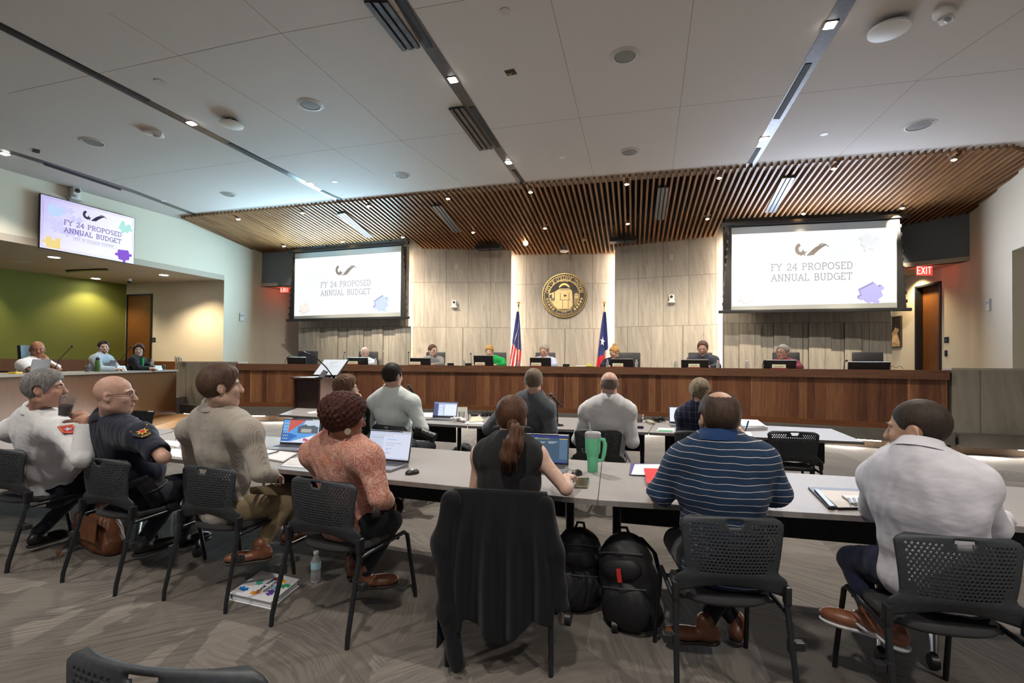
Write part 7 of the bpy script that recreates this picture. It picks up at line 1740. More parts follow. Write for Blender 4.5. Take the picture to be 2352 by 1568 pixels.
poly2('white_wedge', [(.25, .04), (.98, .40), (.98, .04)], em('wedge', (.72, .74, .82)), -.0042); poly2('blue_wedge', [(0, .05), (0, .5), (.45, .3), (.2, .05)], em('dblue', (.05, .16, .48)), -.0041); poly2('wordmark', [(.6, .10), (.62, .22), (.8, .12), (.92, .24), (.9, .16), (.78, .06)], em('mark', (.5, .1, .2)), -.0046); poly2('taskbar', [(0, 0), (0, .05), (1, .05), (1, 0)], em('bar', (.55, .62, .75)), -.0042)
mb = MB()
for i in range(3):
    for j in range(6): mb.box(sc_[0] + .012 + i * .018, sc_[0] + .020 + i * .018, -.0046, -.0042, sc_[4] + .03 + j * .026, sc_[4] + .038 + j * .026, Ms)
mb.build('desktop_icons', em('icon', (.7, .65, .4)), sn)
docs = [('window_header', [(0, 1, .93, 1)], em('hdr', (.48, .52, .66))), ('reading_list', [(.0, .36, .08, .9)], em('list', (.54, .59, .74))), ('list_marks', [(.04, .34, .74, .80)] + [(.05, .26 + .03 * (k % 3), .66 - .09 * k, .675 - .09 * k) for k in range(6)] + [(.05, .2, .63 - .09 * k, .64 - .09 * k) for k in range(6)], em('marks', (.40, .43, .52))), ('highlight', [(.44, .66, .70, .735)], em('hl', (.34, .52, .76))), ('text_marks', [(.42, .8, .58, .59), (.42, .62, .50, .51), (.42, .58, .38, .39), (.42, .5, .34, .35), (.42, .56, .24, .25), (.42, .52, .2, .21)], INK), ('taskbar', [(0, 1, 0, .05)], em('bar2', (.50, .50, .68))), ('tool_icons', [(.05 + .05 * k, .07 + .05 * k, .84, .89) for k in range(11)], em('ti', (.42, .44, .55)))]
laptop('open laptop with an email window before the paisley blouse', (836, 1057), (943, 1066), 985, [WHT] + docs, wfix=.36)
laptop('open laptop with a dark dashboard screen before the ponytail', (1196, 1066), (1303, 1071), 987, [em('slate', (.05, .09, .14)), ('header_bar', [(0, 1, .90, 1)], em('nv', (.03, .04, .16))), ('coloured_bar', [(0, .35, .87, .90)], em('mg', (.10, .55, .30))), ('side_panel', [(.82, .99, .12, .84)], em('sp', (.08, .14, .22))), ('rows', [(.1, .6, .86, .875), (.82, .99, .85, .88)], em('yl', (.55, .38, .05))), ('card_text', [(.34, .52, .74, .75), (.34, .5, .71, .72), (.58, .78, .76, .77), (.58, .75, .73, .74), (.58, .7, .70, .71), (.06, .25, .74, .75)], em('ct', (.6, .65, .7))), ('taskbar', [(0, 1, 0, .04)], em('tb', (.05, .08, .3)))], wfix=.35)
laptop('open silver laptop with a document on the front table', (993, 958), (1049, 960), 917, [em('doc', (.50, .56, .74)), ('sidebar', [(0, .2, .0, .9)], em('sb', (.10, .12, .24))), ('thumbnails', [(.24, .4, .62, .8), (.24, .4, .42, .58), (.22, .42, .05, .38)], em('th', (.66, .76, .95))), ('page', [(.48, .98, .06, .84)], em('pg', (.78, .84, .92))), ('header_bar', [(0, 1, .9, 1)], em('hd', (.25, .28, .42)))], wfix=.34, sticker=False)
laptop('open laptop with a white screen beside the blonde woman', (1541, 972), (1598, 974), 925, [em('bl', (.75, .82, .95))], wfix=.33, sticker=False)
laptop('black laptop with a dark screen before the officer', (284, 990), (338, 992), 940, [mat('off_screen', (.01, .01, .012), .15)], body=BLKP, wfix=.34)
laptop('small laptop past the man in the pinstriped shirt', (505, 1002), (566, 1006), 952, [em('sm', (.42, .50, .74))], wfix=.26, depth=.18, sticker=False)
def sheet(label, corners, m=None, z=.74, th=.002, name='paper', cat='paper', extra=None):
    q = [atz(x, y, z + .001) for x, y in corners]; c = sum(q, Vector()) / 4; mb = MB(); mb.prism([p - c for p in q], (0, 0, th)); o = mb.build(name, m or PAP); o.location = c; tag(o, label, cat)
    return o, q, c
sheet('white sheet lying beside the dark laptop of the officer', [(362, 1018), (372, 1011), (414, 1013), (410, 1027)])
sheet('white sheet at the elbow of the officer', [(380, 1046), (396, 1030), (421, 1032), (419, 1051)])
def lined(o, q, c, m, t0=.25, t1=.8, n=5, zz=.0035):
    mb = MB()
    for k in range(n):
        t_ = t0 + (t1 - t0) * k / max(1, n - 1); a = q[0].lerp(q[3], t_).lerp(q[1].lerp(q[2], t_), .1) - c; b = q[0].lerp(q[3], t_).lerp(q[1].lerp(q[2], t_), .85) - c; d = Vector((0, 0, .0004)); n_ = (q[3] - q[0]).normalized() * .002
        mb.prism([a - n_ + d * 8, b - n_ + d * 8, b + n_ + d * 8, a + n_ + d * 8], d)
    mb.build('printed_lines', m, o)
o, q, c = sheet('stapled paper with coloured shapes under the arm of the paisley blouse', [(668, 1053), (702, 1049), (702, 1075), (645, 1070)]); lined(o, q, c, mat('print_grey', (.35, .35, .38), .8))
nb = empty('notebook', 'open notebook with a pen beside the campus laptop', 'notebook', atz(636, 1048, .74)); c = nb.location
q = [atz(x, y, .742) - c for x, y in ((610, 1035), (682, 1043), (650, 1062), (596, 1052))]; mb = MB(); mb.prism(q, (0, 0, .012)); mb.build('pages', PAP, nb); mb = MB(); mb.prism([p * 1.03 + Vector((0, 0, -.001)) for p in q], (0, 0, .003)); mb.build('cover', BLKP, nb)
o = MB().tube([atz(602, 1046, .764), atz(640, 1036, .764)], .005, 8).build('pen', BLKP); tag(o, 'black pen on the open notebook', 'pen')
mb = MB(); 
def mouse(label, px, py, top, rz=0):
    p = atz(px, py, .74); r = empty('computer_mouse', label, 'mouse', p, rz); v = Vox((-.06, -.08, -.01), (.06, .08, .06), .003); v.ell(NA((0, 0, .008)), NA((.032, .052, .026)), np.eye(3), .01); v.plane(NA((0, 0, .001)), NA((0, 0, -1))); v.mesh('shell', BLKP, r, (0, 0, 0))
    v = Vox((-.06, -.08, -.01), (.06, .08, .06), .003); v.ell(NA((0, .002, .010)), NA((.026, .042, .0255)), np.eye(3), .01); v.plane(NA((0, 0, .018)), NA((0, 0, -1))); v.mesh('top_cover', top, r, (0, 0, 0)); return r
m = mat('printed_mouse', (.4, .2, .25), .4); t = NT(m); t.col(t.ramp(t.noise(t.coord('Object'), 60, 2), [(.35, (.05, .06, .2)), (.5, (.55, .5, .55)), (.62, (.55, .12, .16))], 'CONSTANT'))
mouse('black computer mouse with a red and white printed top', 947, 1088, m, -.5); mouse('black computer mouse under the hand of the ponytail', 1325, 1090, BLKP, -.3)
# green tumbler
p = atz(1361, 1083, .74); tb = empty('tumbler', 'tall mint green tumbler with handle, clear lid and straw', 'tumbler', p, -.2); GT = nmat('mint_green', (.14, .54, .30), .42, .06, 90, .03)
mb = MB(); mb.lathe([(.033, 0), (.035, .003), (.038, .10), (.040, .115), (.051, .135), (.053, .235), (.052, .240), (.049, .240), (.048, .13)], 32); mb.build('cup', GT, tb, True)
mb = MB(); mb.tube([(.048, 0, .225), (.078, 0, .222), (.086, 0, .19), (.080, 0, .13), (.068, 0, .085), (.040, 0, .080)], [.010, .010, .010, .010, .009, .008], 10, flat=1.4); mb.build('handle', GT, tb, True)
LIDM = mat('clear_lid', (.70, .75, .78), .15, trans=.5); mb = MB(); mb.lathe([(.0535, .232), (.055, .238), (.055, .262), (.046, .272), (1e-4, .272)], 32); mb.build('lid', LIDM, tb, True)
mb = MB(); mb.tube([(-.01, 0, .25), (-.028, 0, .335)], .0055, 10); mb.build('straw', LIDM, tb, True)
def phone(label, corners, z=.745, face=None):
    q = [atz(x, y, z) for x, y in corners]; c = sum(q, Vector()) / 4; r = empty('phone', label, 'phone', c); mb = MB(); mb.prism([p - c for p in q], (0, 0, .008)); mb.build('case', mat('phone_case', (.25, .22, .17), .35), r)
    mb = MB(); mb.prism([(p - c) * .93 + Vector((0, 0, .008)) for p in q], (0, 0, .0008)); mb.build('screen', face or mat('phone_glass', (.012, .016, .014), .08), r); return r
phone('phone lying dark side up beside the green tumbler', [(1325, 1099), (1354, 1099), (1349, 1120), (1319, 1119)])
# papers of the blue polo man
r = empty('folder_pile', 'purple folder with white papers left of the blue polo man', 'folder', atz(1480, 1080, .74)); c = r.location
for nm, cs, m, zz in (('folder', [(1449, 1065), (1530, 1066), (1528, 1094), (1445, 1091)], mat('purple_folder', (.08, .07, .22), .5), .742), ('sheet', [(1458, 1067), (1534, 1067), (1532, 1093), (1450, 1090)], PAP, .748)):
    mb = MB(); mb.prism([atz(x, y, zz) - c for x, y in cs], (0, 0, .004)); mb.build(nm, m, r)
sheet('red folder at the left elbow of the blue polo man', [(1479, 1076), (1530, 1077), (1526, 1108), (1486, 1111)], mat('red_folder', (.62, .03, .035), .5), .755, .004, 'folder', 'folder')
cb = empty('clipboard', 'black clipboard folio with a notepad before the shaved man', 'clipboard', atz(1925, 1145, .74)); c = cb.location
for nm, cs, m, zz, th in (('cover', [(1856, 1122), (2000, 1128), (1996, 1170), (1902, 1169)], BLKP, .741, .012), ('notepad', [(1880, 1126), (2004, 1131), (2000, 1165), (1925, 1166)], nmat('pad_paper', (.58, .54, .52), .8, .03, 20, 0), .754, .004), ('clasp', [(1870, 1126), (1880, 1127), (1918, 1166), (1906, 1166)], mat('clasp', (.03, .03, .035), .3), .754, .01)):
    mb = MB(); mb.prism([atz(x, y, zz) - c for x, y in cs], (0, 0, th)); mb.build(nm, m, cb)
ph_ = phone('phone in a white and black case lying on the clipboard', [(1933, 1140), (1985, 1140), (1996, 1160), (1963, 1160)], .762, PAP); mb = MB(); c = ph_.location
for x0, x1 in ((1946, 1952), (1956, 1964), (1968, 1974)): mb.prism([atz(a, b, .772) - c for a, b in ((x0, 1143), (x1, 1143), (x1 + 6, 1155), (x0 + 6, 1155))], (0, 0, .0006))
mb.build('case_marks', BLKP, ph_)
# folded glasses by the officer
g_ = empty('eyeglasses', 'blue-rimmed eyeglasses lying on the table before the officer', 'glasses', atz(352, 1004, .74)); BG = mat('blue_frame', (.02, .05, .16), .3); mb = MB()
for q in (-1, 1): mb.tube([(q * .034 + .026 * math.cos(a), 0, .022 + .02 * math.sin(a)) for a in np.linspace(0, 6.283, 17)], .0028, 6)
mb.build('rims', BG, g_, 60); mb = MB(); mb.tube([(.062, 0, .026), (.075, .07, .03), (.08, .13, .04), (.085, .14, .055)], .0025, 6); mb.tube([(-.062, 0, .026), (-.05, .08, .02)], .0025, 6); mb.build('temples', BLKP, g_, 60)
# ---- front table things
PLG2 = mat('clear_cup', (.9, .9, .92), .05, trans=.92)
def cup(label, px, py, h, rad, tea=None, z=.74):
    p = atz(px, py, z); r = empty('drinking_glass', label, 'glass', p); mb = MB(); mb.lathe([(rad * .72, .002), (rad * .75, .004), (rad, h), (rad * .95, h), (rad * .7, .008), (1e-4, .008)], 20); mb.build('tumbler', PLG2, r, True)
    if tea: mb = MB(); mb.lathe([(1e-4, .009), (rad * .69, .009), (rad * .82, h * tea), (1e-4, h * tea)], 20); mb.build('tea', mat('light_tea', (.28, .06, .02), .1), r, True)
    return r
cup('empty clear cup beside the silver laptop', 1060, 965, .11, .042); cup('clear cup of amber tea right of the bald man', 1469, 970, .11, .046, .45)
v = Vox((-.1, -.08, -.01), (.1, .08, .08), .004); 
for k in range(9): v.ell(NA((.07 * math.sin(k * 2.3), .04 * math.cos(k * 1.7), .02 + .008 * (k % 3))), NA((.035, .03, .022)), np.eye(3), .008)
v.wrinkle(.004, 3, 3); o = v.mesh('crumpled_napkin', nmat('napkin', (.66, .66, .66), .9, .03, 40, .1), None, (0, 0, 0)); o.location = atz(1055, 968, .742); tag(o, 'crumpled white napkin at the corner of the silver laptop', 'napkin')
def tent(label, px, py, w_, h_, m, z=.74, rz=0, ink=True, name='name_tent'):
    p = atz(px, py, z); r = empty(name, label, 'name card', p, YAW + rz); mb = MB(); mb.prism([(-w_ / 2, -.035, 0), (-w_ / 2, .035, 0), (-w_ / 2, .0, h_)], (w_, 0, 0)); mb.build('card', m, r)
    if ink:
        mb = MB(); Mi = XF((0, -.036, .0), (1, 0, 0), (0, .035 / h_, 1), (0, -1, 0.03)); 
        for k in range(8): mb.box(-w_ * .3 + k * w_ * .075, -w_ * .3 + k * w_ * .075 + w_ * .05, h_ * .52, h_ * .60, .001, .0018, Mi)
        mb.box(-.008, .008, h_ * .25, h_ * .36, .001, .0018, Mi); mb.build('lettering', mat('tent_ink', (.25, .25, .27), .7), r)
    return r
tent('folded white card standing behind the clear cup', 1062, 952, .14, .11, nmat('card', (.62, .62, .56), .7, .03, 20, 0), ink=False)
sheet('cream open booklet left of the grey suit elbow', [(1083, 960), (1103, 957), (1112, 968), (1077, 971)], nmat('cream_paper', (.62, .55, .40), .8, .03, 20, 0), th=.012, name='booklet', cat='booklet')
sheet('white sheet under the cream booklet', [(1073, 968), (1098, 962), (1112, 974), (1066, 973)])
sheet('white sheet with charts left of the silver laptop', [(972, 948), (1000, 947), (992, 958), (968, 957)]); sheet('white sheet at the left end of the front table', [(704, 947), (741, 941), (740, 947), (712, 950)])
o, q, c = sheet('white sheet with a green band before the blonde woman', [(1513, 982), (1550, 984), (1547, 992), (1508, 990)]); mb = MB(); mb.prism([atz(a, b, .7435) - c for a, b in ((1512, 987), (1546, 988), (1545, 991), (1511, 989.5))], (0, 0, .0005)); mb.build('green_band', mat('green_print', (.03, .30, .09), .7), o)
r = empty('ring_binder', 'open white ring binder on the right end of the front table', 'binder', atz(1725, 984, .74)); c = r.location
mb = MB(); mb.prism([atz(a, b, .742) - c for a, b in ((1693, 968), (1740, 970), (1763, 987), (1712, 989))], (0, 0, .035)); mb.build('cover', nmat('binder_white', (.62, .63, .66), .5, .02, 10, 0), r); mb = MB(); mb.prism([atz(a, b, .778) - c for a, b in ((1694, 966), (1738, 967), (1757, 980), (1706, 980))], (0, 0, .012)); mb.build('pages', PAP, r)
sheet('notebook under the writing hand of the blonde woman', [(1688, 991), (1724, 993), (1729, 1003), (1692, 1002)], th=.008, name='notebook', cat='notebook')
def micstand(label, base, tip, head, zd):
    b = atz(*base, .74); r = empty('table_microphone', label, 'microphone', b); t_ = P(*tip, zd) - b; h_ = P(*head, zd) - b
    mb = MB(); mb.lathe([(.075, 0), (.075, .012), (.02, .022), (.012, .03)], 24); mb.build('base', BLKP, r, True); mb = MB(); mb.tube([(0, 0, .02), (0, 0, t_.z * .55), (t_.x, t_.y, t_.z)], [.012, .009, .009], 10); mb.build('pole', DARKM, r, 60)
    d = unit(h_ - t_); mb = MB(); mb.tube([t_ - d * .09, t_ - d * .01, h_ - d * .03], [.010, .014, .019], 12); mb.build('handle', BLKP, r, 60); mb = MB(); mb.ball(h_, .026, 8); mb.build('grille', nmat('mic_mesh', (.03, .03, .032), .4, .4, 900, .4), r, True)
zz = -(CR.transposed() @ (atz(1280, 977, .74) - EYEV)).z
micstand('microphone on a round desk stand between the grey suit and the bald man', (1280, 977), (1280, 922), (1265, 907), zz)
zz = -(CR.transposed() @ (atz(958, 962, .74) - EYEV)).z
micstand('microphone on a desk stand right of the mint shirt', (962, 958), (949, 901), (939, 887), zz)
for (px, py, nm, lab) in ((1118, 950, 'cable_tangle', 'tangle of black cables beside the grey suit'), (1513, 962, 'cable_tangle', 'tangle of black cables right of the bald man')):
    p = atz(px, py + 8, .74); rs = np.random.RandomState(px); r = empty(nm, lab, 'cables', p)
    for k in range(4):
        n_ = 14; pts = [(.10 * math.cos(1.1 * i + k) * (.4 + .6 * rs.rand()), .06 * math.sin(1.3 * i + k) * rs.rand(), .008 + .09 * abs(math.sin(.7 * i + k)) * rs.rand()) for i in range(n_)]
        mb = MB(); mb.tube(pts, .0045, 6); mb.build('cable', BLKP, r, 60)
o = MB(); M, W = edgeM((1482, 966), (1506, 978), .742); o.box(-.14, .14, -.03, .03, 0, .03, M, bev=.006); o = o.build('power_strip', nmat('tan_plastic', (.42, .38, .27), .5, .03, 10, 0)); tag(o, 'tan power strip beside the amber tea', 'power strip')
M = Matrix.Translation(atz(1468, 984, .74)); mb = MB(); mb.box(-.05, .05, -.02, .02, 0, .03, M, bev=.008); o = mb.build('badge_holder', mat('dark_purple', (.03, .015, .06), .4)); tag(o, 'small dark purple badge holder below the amber tea', 'badge')
o = MB(); o.box(-.05, .05, -.025, .025, 0, .025, Matrix.Translation(atz(1090, 955, .74)), bev=.006); o = o.build('power_brick', BLKP); tag(o, 'black power brick behind the cream booklet', 'power adapter')
bottle(Matrix.Translation(atz(748, 1018, .74)), .20, .03, label='clear water bottle between the campus laptop and the paisley blouse')
# camera hanging at the man in the mint shirt
p = P(968, 992, 5.0); r = empty('photo_camera', 'black camera lens at the hip of the man in the mint shirt', 'camera', M=frame(p, dirv(.9, -.25, -.35), (0, 0, 1)))
mb = MB(); mb.tube([(.0, 0, 0), (.07, 0, 0), (.075, 0, 0), (.12, 0, 0), (.125, 0, 0), (.16, 0, 0)], [.042, .042, .047, .047, .052, .052], 20); mb.build('lens_barrel', BLKP, r, 40); mb = MB(); mb.box(-.06, .0, -.06, .06, -.045, .045, bev=.01); mb.build('body', BLKP, r, True)

# ---- floor things
p = atz(725, 1336, 0); bottle(Matrix.Translation(p), .205, .033, label='clear water bottle standing on the carpet beside the white binder', label_m=mat('bottle_label', (.35, .55, .65), .5))
q = [atz(*a, .045) for a in ((602, 1310), (688, 1330), (622, 1383), (528, 1362))]; c = sum(q, Vector()) / 4; c.z = 0; r = empty('ring_binder', 'white budget binder with coloured jigsaw pieces lying on the carpet', 'binder', c)
X = (q[1] - q[0]).normalized(); Y = (q[0] - q[3]); Y.z = 0; Y.normalize(); q = [p - c for p in q]
mb = MB(); mb.prism([p + Vector((0, 0, -.003)) for p in q], (0, 0, .004)); mb.build('front_cover', nmat('binder_white2', (.66, .67, .70), .4, .02, 10, 0), r); mb = MB(); mb.prism([Vector((p.x, p.y, .002)) for p in q], (0, 0, .003)); mb.build('rear_cover', MATS['binder_white2'], r)
mb = MB(); mb.prism([(p - (q[0] + q[2]) / 2) * .93 + (q[0] + q[2]) / 2 + Vector((0, 0, -.037)) for p in q], (0, 0, .032)); mb.build('pages', PAP, r); a, b = q[3], q[0]; n_ = X * .012
mb = MB(); mb.prism([Vector((a.x, a.y, .003)), Vector((b.x, b.y, .003)), b, a], -n_ * .4); mb.build('spine', MATS['binder_white2'], r)
ctr_ = (q[0] + q[2]) / 2; Mb = XF(ctr_ + Vector((0, 0, .0015)), -Y, X, (0, 0, 1)); Hx = (q[0] - q[3]).length; Hy = (q[1] - q[0]).length
for k, (x, y, col) in enumerate([(-.30, .1, (.30, .02, .02)), (-.22, .24, (.60, .34, .02)), (-.05, -.20, (.05, .42, .30)), (.28, -.34, (.0, .18, .55)), (.30, -.02, (.60, .22, .01)), (.20, .26, (.12, .05, .32)), (.02, .24, (.22, .40, .55)), (-.12, .40, (.02, .28, .10))]):
    mb = MB(); mb.prism([Mb @ Vector((px_ * Hx, py_ * Hy, 0)) for px_, py_ in puzzle(x, y, .15, k, (1, -1, 1, 0))], (0, 0, .0006)); mb.build('jigsaw_print', mat('bind_%d' % k, col, .5), r)
mb = MB(); text(mb, 'PROPOSED', .022, .004, Mb @ Matrix.Translation((.0, .03, .001)), .0005); text(mb, 'ANNUAL BUDGET', .020, .004, Mb @ Matrix.Translation((.0, -.01, .001)), .0005); mb.build('lettering', mat('bind_ink', (.05, .07, .15), .6), r)
# leather bag
p = atz(235, 1262, 0); p.z = 0; r = empty('leather_bag', 'brown leather satchel on the carpet under the officer\'s chair', 'bag', p, YAW - .5); LEA = nmat('satchel_leather', (.17, .062, .022), .5, .35, 14, .25)
v = Vox((-.3, -.22, -.01), (.3, .22, .40), .006); v.ell(NA((0, 0, .12)), NA((.22, .10, .13)), np.eye(3), .03); v.ell(NA((.0, 0, .19)), NA((.19, .085, .11)), np.eye(3), .05); v.cap(NA((-.17, 0, .06)), NA((.17, 0, .06)), .075, .075, .04); v.plane(NA((0, 0, .003)), NA((0, 0, -1))); v.wrinkle(.004, 9, 1.5); v.mesh('body', LEA, r, (0, 0, 0))
mb = MB(); mb.prism([(-.18, -.105, .29), (.18, -.105, .29), (.19, -.118, .12), (-.19, -.118, .12)], (0, -.006, 0)); mb.build('flap', LEA, r); mb = MB(); mb.tube([(-.2, 0, .24), (-.28, -.04, .12), (-.30, -.12, .03), (-.22, -.2, .012), (-.08, -.22, .012)], .014, 8, flat=.4); mb.build('strap', LEA, r, 60)
mb = MB(); mb.tube([(-.10, 0, .28), (-.06, 0, .35), (.06, 0, .35), (.10, 0, .28)], .011, 8); mb.build('handle', LEA, r, 60)
# backpacks
BKP = nmat('backpack_nylon', (.010, .010, .012), .6, .3, 90, .25)
def backpack(label, px, py, rz, tilt, sc=1.0, tagm=None, lining=None):
    p = atz(px, py, 0); r = empty('backpack', label, 'backpack', M=Matrix.Translation(p) @ Matrix.Rotation(rz, 4, 'Z') @ Matrix.Rotation(tilt, 4, 'Y') @ Matrix.Scale(sc, 4))
    v = Vox((-.25, -.25, -.01), (.25, .25, .58), .006); I = np.eye(3); v.ell(NA((0, 0, .25)), NA((.165, .11, .26)), I, .03); v.cap(NA((-.09, 0, .08)), NA((.09, 0, .08)), .085, .085, .05); v.ell(NA((0, -.02, .36)), NA((.14, .10, .13)), I, .04); v.plane(NA((0, 0, .004)), NA((0, 0, -1))); v.wrinkle(.003, px, 1.5); v.mesh('body', BKP, r, (0, 0, 0))
    v = Vox((-.25, -.25, -.01), (.25, .25, .58), .006); v.ell(NA((0, -.10, .15)), NA((.13, .055, .13)), I, .02); v.wrinkle(.003, px + 1, 1.5); v.mesh('front_pocket', BKP, r, (0, 0, 0)); v = Vox((-.25, -.25, -.01), (.25, .25, .58), .006); v.ell(NA((0, -.09, .34)), NA((.11, .045, .07)), I, .02); v.mesh('upper_pocket', BKP, r, (0, 0, 0))
    mb = MB(); mb.tube([(-.03, .02, .49), (-.02, .02, .53), (.02, .02, .53), (.03, .02, .49)], .009, 8); mb.build('handle', BKP, r, 60)
    for q in (-1, 1): mb = MB(); mb.tube([(q * .07, .10, .45), (q * .12, .16, .35), (q * .13, .17, .22), (q * .12, .10, .08)], .022, 8, flat=.35); mb.build('shoulder_strap', BKP, r, 60)
    if tagm: mb = MB(); mb.box(-.012, .012, -.152, -.140, .29, .36, bev=.003); mb.build('zip_tag', tagm, r)
    if lining: mb = MB(); mb.prism([(.12, -.03, .12), (.19, -.05, .16), (.20, -.05, .30), (.14, -.03, .36)], (.004, .02, 0)); mb.build('side_panel', lining, r)
    for z in (.24, .42): mb = MB(); mb.tube([(-.12, -.095 if z < .3 else -.085, z), (0, -.155 if z < .3 else -.13, z + .02), (.12, -.095 if z < .3 else -.085, z)], .004, 6); mb.build('zip', mat('zip_grey', (.05, .05, .055), .4), r, 60)
    return r
backpack('black backpack with a red zip tag leaning right of the table joint', 1458, 1438, -.25, -.14, 1.02, mat('red_tag', (.55, .03, .03), .5)); backpack('black backpack with a blue side panel right of the draped jacket', 1318, 1392, .25, .08, .95, None, mat('blue_lining', (.03, .09, .16), .6))
mb = MB(); v = Vox((-.25, -.2, -.01), (.25, .2, .35), .008); v.ell(NA((0, 0, .12)), NA((.19, .12, .14)), np.eye(3), .02); v.ell(NA((.04, 0, .2)), NA((.11, .09, .09)), np.eye(3), .05); v.plane(NA((0, 0, .004)), NA((0, 0, -1))); v.wrinkle(.006, 4, 1.2); o = v.mesh('handbag', BKP, None, (0, 0, 0)); o.location = atz(1062, 1062, 0); tag(o, 'slouched black handbag on the carpet under the front table', 'bag')
# jacket over the chair
Mc = CH['pony'].matrix_world.copy(); JK = cloth('black_knit', (.004, .0045, .006), bump=.15); r = empty('draped_jacket', 'long black knit jacket draped over the back of the ponytail chair', 'jacket', M=Mc)
def drape(name, fn, nu, nv, th=.008):
    vs = [fn(-1 + 2 * i / nu, j / nv) for j in range(nv + 1) for i in range(nu + 1)]; fs = [(j * (nu + 1) + i, j * (nu + 1) + i + 1, (j + 1) * (nu + 1) + i + 1, (j + 1) * (nu + 1) + i) for j in range(nv) for i in range(nu)]
    me = bpy.data.meshes.new(name); me.from_pydata(vs, [], fs); me.materials.append(JK); me.polygons.foreach_set('use_smooth', [True] * len(fs)); o = bpy.data.objects.new(name, me); C.objects.link(o); o.parent = r; o.modifiers.new('thick', 'SOLIDIFY').thickness = th; return o
def jf(u, v):
    if v < .12: t_ = v / .12; return (u * .235, -.215 - .11 * t_, .74 + .115 * math.sin(t_ * math.pi / 2))
    t_ = (v - .12) / .88; fold = math.sin(u * 13 + .6 * math.sin(4 * t_)) * .020 + math.sin(u * 27 + 2) * .007
    hem = .64 + .05 * math.sin(u * 5 + 1) + (.05 if u < -.55 else 0) - .06 * max(0, u - .5)
    return (u * (.24 + .055 * min(1, t_ * 1.6) - .01 * t_) - .012 * t_, -.335 - .055 * min(1, t_ * 3) * (1 - .4 * abs(u)) - .02 * t_ + fold * min(1, t_ * 2.2), .858 - .01 * abs(u) ** 3 - hem * t_)
drape('body', jf, 90, 50)
mb = MB(); v = Vox((-.45, -.55, .0), (.45, 0, .9), .006)
for a, b, ra, rb in (((-.24, -.34, .80), (-.275, -.37, .62), .05, .055), ((-.275, -.37, .62), (-.24, -.40, .30), .055, .048), ((-.24, -.40, .30), (-.185, -.41, .06), .048, .036)): v.cap(NA(a), NA(b), ra, rb, .03)
v.wrinkle(.004, 5, 1.0); v.mesh('sleeve', JK, r, (0, 0, 0)); v = Vox((-.1, -.55, .1), (.45, 0, .9), .006)
for a, b, ra, rb in (((.23, -.33, .80), (.27, -.35, .60), .045, .05), ((.27, -.35, .60), (.30, -.34, .35), .05, .045)): v.cap(NA(a), NA(b), ra, rb, .03)
v.wrinkle(.004, 6, 1.0); v.mesh('sleeve', JK, r, (0, 0, 0))
# ---- staff bench
def bench_pt(px, back=.25):
    a = atline(px, (bA.x, bA.y), (bB.x, bB.y)) + n_b * back; a.z = zb; return a
bdir = (bB - bA).normalized(); brz = math.atan2(bdir.y, bdir.x)
def bench_laptop(px, label, rz=0, w_=.34):
    p = bench_pt(px, .2); r = empty('laptop', label, 'laptop', p, brz + rz); mb = MB(); mb.box(-w_ / 2, w_ / 2, 0, .23, 0, .014, bev=.003); mb.build('base', ALU, r); mb = MB(); mb.box(-w_ / 2, w_ / 2, -.008, 0, .01, .23, Matrix.Rotation(.2, 4, 'X'), bev=.003); mb.build('lid', ALU, r); return r
bench_laptop(122, 'open grey laptop seen from behind before the man in the white polo', 0, .42); bench_laptop(280, 'open grey laptop seen from behind between the two right staff', .2, .40)
GB = nmat('olive_green', (.05, .12, .02), .4, .05, 30, 0)
p = bench_pt(241, .12); r = empty('flask', 'tall green flask with black lid on the staff bench', 'flask', p); mb = MB(); mb.lathe([(.04, 0), (.042, .01), (.042, .20), (.03, .225)], 20); mb.build('body', GB, r, True); mb = MB(); mb.lathe([(.032, .222), (.032, .265), (1e-4, .265)], 16); mb.tube([(-.02, 0, .262), (-.018, 0, .285), (.018, 0, .285), (.02, 0, .262)], .006, 6); mb.build('lid', BLKP, r, 60)
def btent(px, label, w_):
    p = bench_pt(px, .05); r = empty('name_tent', label, 'name card', p, brz); mb = MB(); mb.prism([(-w_ / 2, -.035, 0), (-w_ / 2, .035, 0), (-w_ / 2, 0, .11)], (w_, 0, 0)); mb.build('card', PAP, r); mb = MB(); Mi = XF((0, -.0365, .0), (1, 0, 0), (0, .32, 1), (0, -1, .3))
    for k in range(8): mb.box(-w_ * .3 + k * w_ * .075, -w_ * .3 + k * w_ * .075 + w_ * .05, .07, .08, .0, .0012, Mi)
    mb.box(-.012, .012, .03, .045, 0, .0012, Mi); mb.build('lettering', mat('tent_ink2', (.3, .3, .33), .7), r)
btent(285, 'white name tent before the laptop of the dark-haired staff', .30); btent(368, 'white name tent before the woman in the black blazer', .34)
for px, lab, tea in ((222, 'cup of dark tea left of the green flask', .6), (392, 'cup of dark tea at the right end of the staff bench', .6)):
    p = bench_pt(px, .15); r = empty('drinking_glass', lab, 'glass', p); mb = MB(); mb.lathe([(.036, 0), (.046, .13), (.044, .13), (.034, .005)], 18); mb.build('tumbler', PLG2, r, True); mb = MB(); mb.lathe([(1e-4, .006), (.034, .006), (.040, .09), (1e-4, .09)], 18); mb.build('tea', mat('dark_tea', (.22, .02, .01), .1), r, True)
p = bench_pt(372, .3); mb = MB(); mb.lathe([(.05, 0), (.055, .01), (.055, .25), (.058, .26), (1e-4, .265)], 20); o = mb.build('travel_mug', BLKP, None, True); o.location = p; tag(o, 'black travel mug right of the woman in the black blazer', 'mug')
bottle(Matrix.Translation(bench_pt(382, .3)), .26, .038, label='clear water bottle right of the black travel mug')
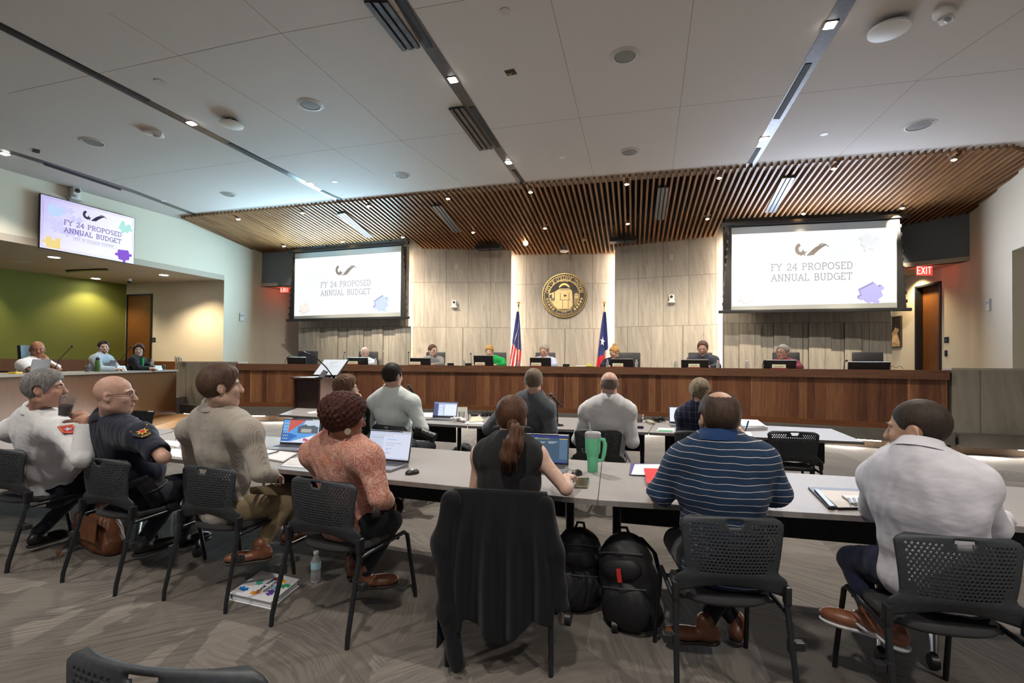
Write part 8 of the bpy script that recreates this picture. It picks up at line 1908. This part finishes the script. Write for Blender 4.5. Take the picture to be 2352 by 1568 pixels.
for k in range(3):
    p = G(403 + 6 * k, 12.9, 1.475); 
    bottle(Matrix.Translation(p), .14, .028, label='tiny clear bottle in the row on the half wall coping', group='tiny bottles on the half wall')
for px, top, lab in ((166, 795, 'thin gooseneck microphone before the green wall'), (302, 796, 'thin gooseneck microphone before the alcove door')):
    p = bench_pt(px + 5, .3); zd = -(CR.transposed() @ (p - EYEV)).z; r = empty('desk_microphone', lab, 'microphone', p); t_ = P(px, top, zd) - p; mb = MB(); mb.lathe([(.05, 0), (.05, .015), (.015, .03)], 14); mb.build('base', BLKP, r, 60); mb = MB(); mb.tube([(0, 0, .02), (t_.x * .3, t_.y * .3, t_.z * .5), t_], .006, 6); mb.build('neck', BLKP, r, 60); mb = MB(); mb.ball(t_, .022, 6); mb.build('capsule', BLKP, r, True)
mb = MB(); mb.box(-.07, .07, -.05, .05, 0, .03, Matrix.Rotation(brz, 4, 'Z'), bev=.006); o = mb.build('sticky_notes', mat('yellow_pad', (.75, .50, .04), .6)); o.location = bench_pt(58, .12); tag(o, 'yellow pad under the hand of the man in the white polo', 'note pad')
for px, lab in ((40, 'dark leather chair behind the man in the white polo'), (193, 'dark leather chair left of the man in pale blue'), (290, 'dark leather chair between the two right staff')):
    p = bench_pt(px, 1.35); p.z = FP - .1; o = copy_tree(oc); o.matrix_world = Matrix.Translation(p) @ Matrix.Rotation(brz + math.pi, 4, 'Z') @ Matrix.Diagonal((1, 1, 1.05, 1)); tag(o, lab, 'chair', 'black leather office chairs')
# ------------------------------------------------------------------ lamps of the room, then unseen rear fill
def slotlamp(px, py, pw, nm='slot_downlight', ang=110, col=NEUT):
    p = atz(px, py, ZC - .03); 
    light('SPOT', nm, p, pw, col, .035, target=(p.x, p.y, 0) if py < 310 or px < 100 else (p.x + SD.x * 3.2, p.y + SD.y * 3.2, .8), angle=ang, blend=.6)
for px, py, pw in ((1908, 52, 520), (1755, 317, 420), (1040, 181, 560), (1168, 371, 420), (440, 281, 460), (712, 420, 380), (11, 353, 200)):
    slotlamp(px, py, pw)
for x, y, pw in ((-4.2, -.5, 300), (-.6, .2, 300), (3.2, 0, 300), (1.2, -2, 260), (-7.5, 1.5, 300)):
    light('SPOT', 'rear_fill_lamp', (x, y, ZC - .05), pw, NEUT, .1, target=(x, y, 0), angle=120, blend=.7)  # unseen lamps added behind the camera to fill the people's backs
for (px, zd, tx, tz) in ((640, 16.9, 0, 0), (2086, 12.5, 0, 0)):
    p = G(px, zd, ZA - .04); light('SPOT', 'corridor_downlight', p, 110, (1, .74, .42), .06, target=(p.x, p.y, 0), angle=130, blend=.8)
p = G(455, 13.6, ZA - .05) - Vector((.5, .0, 0)); light('SPOT', 'corridor_downlight', p, 160, (1, .78, .48), .06, target=(p.x, p.y, 0), angle=120, blend=.8)
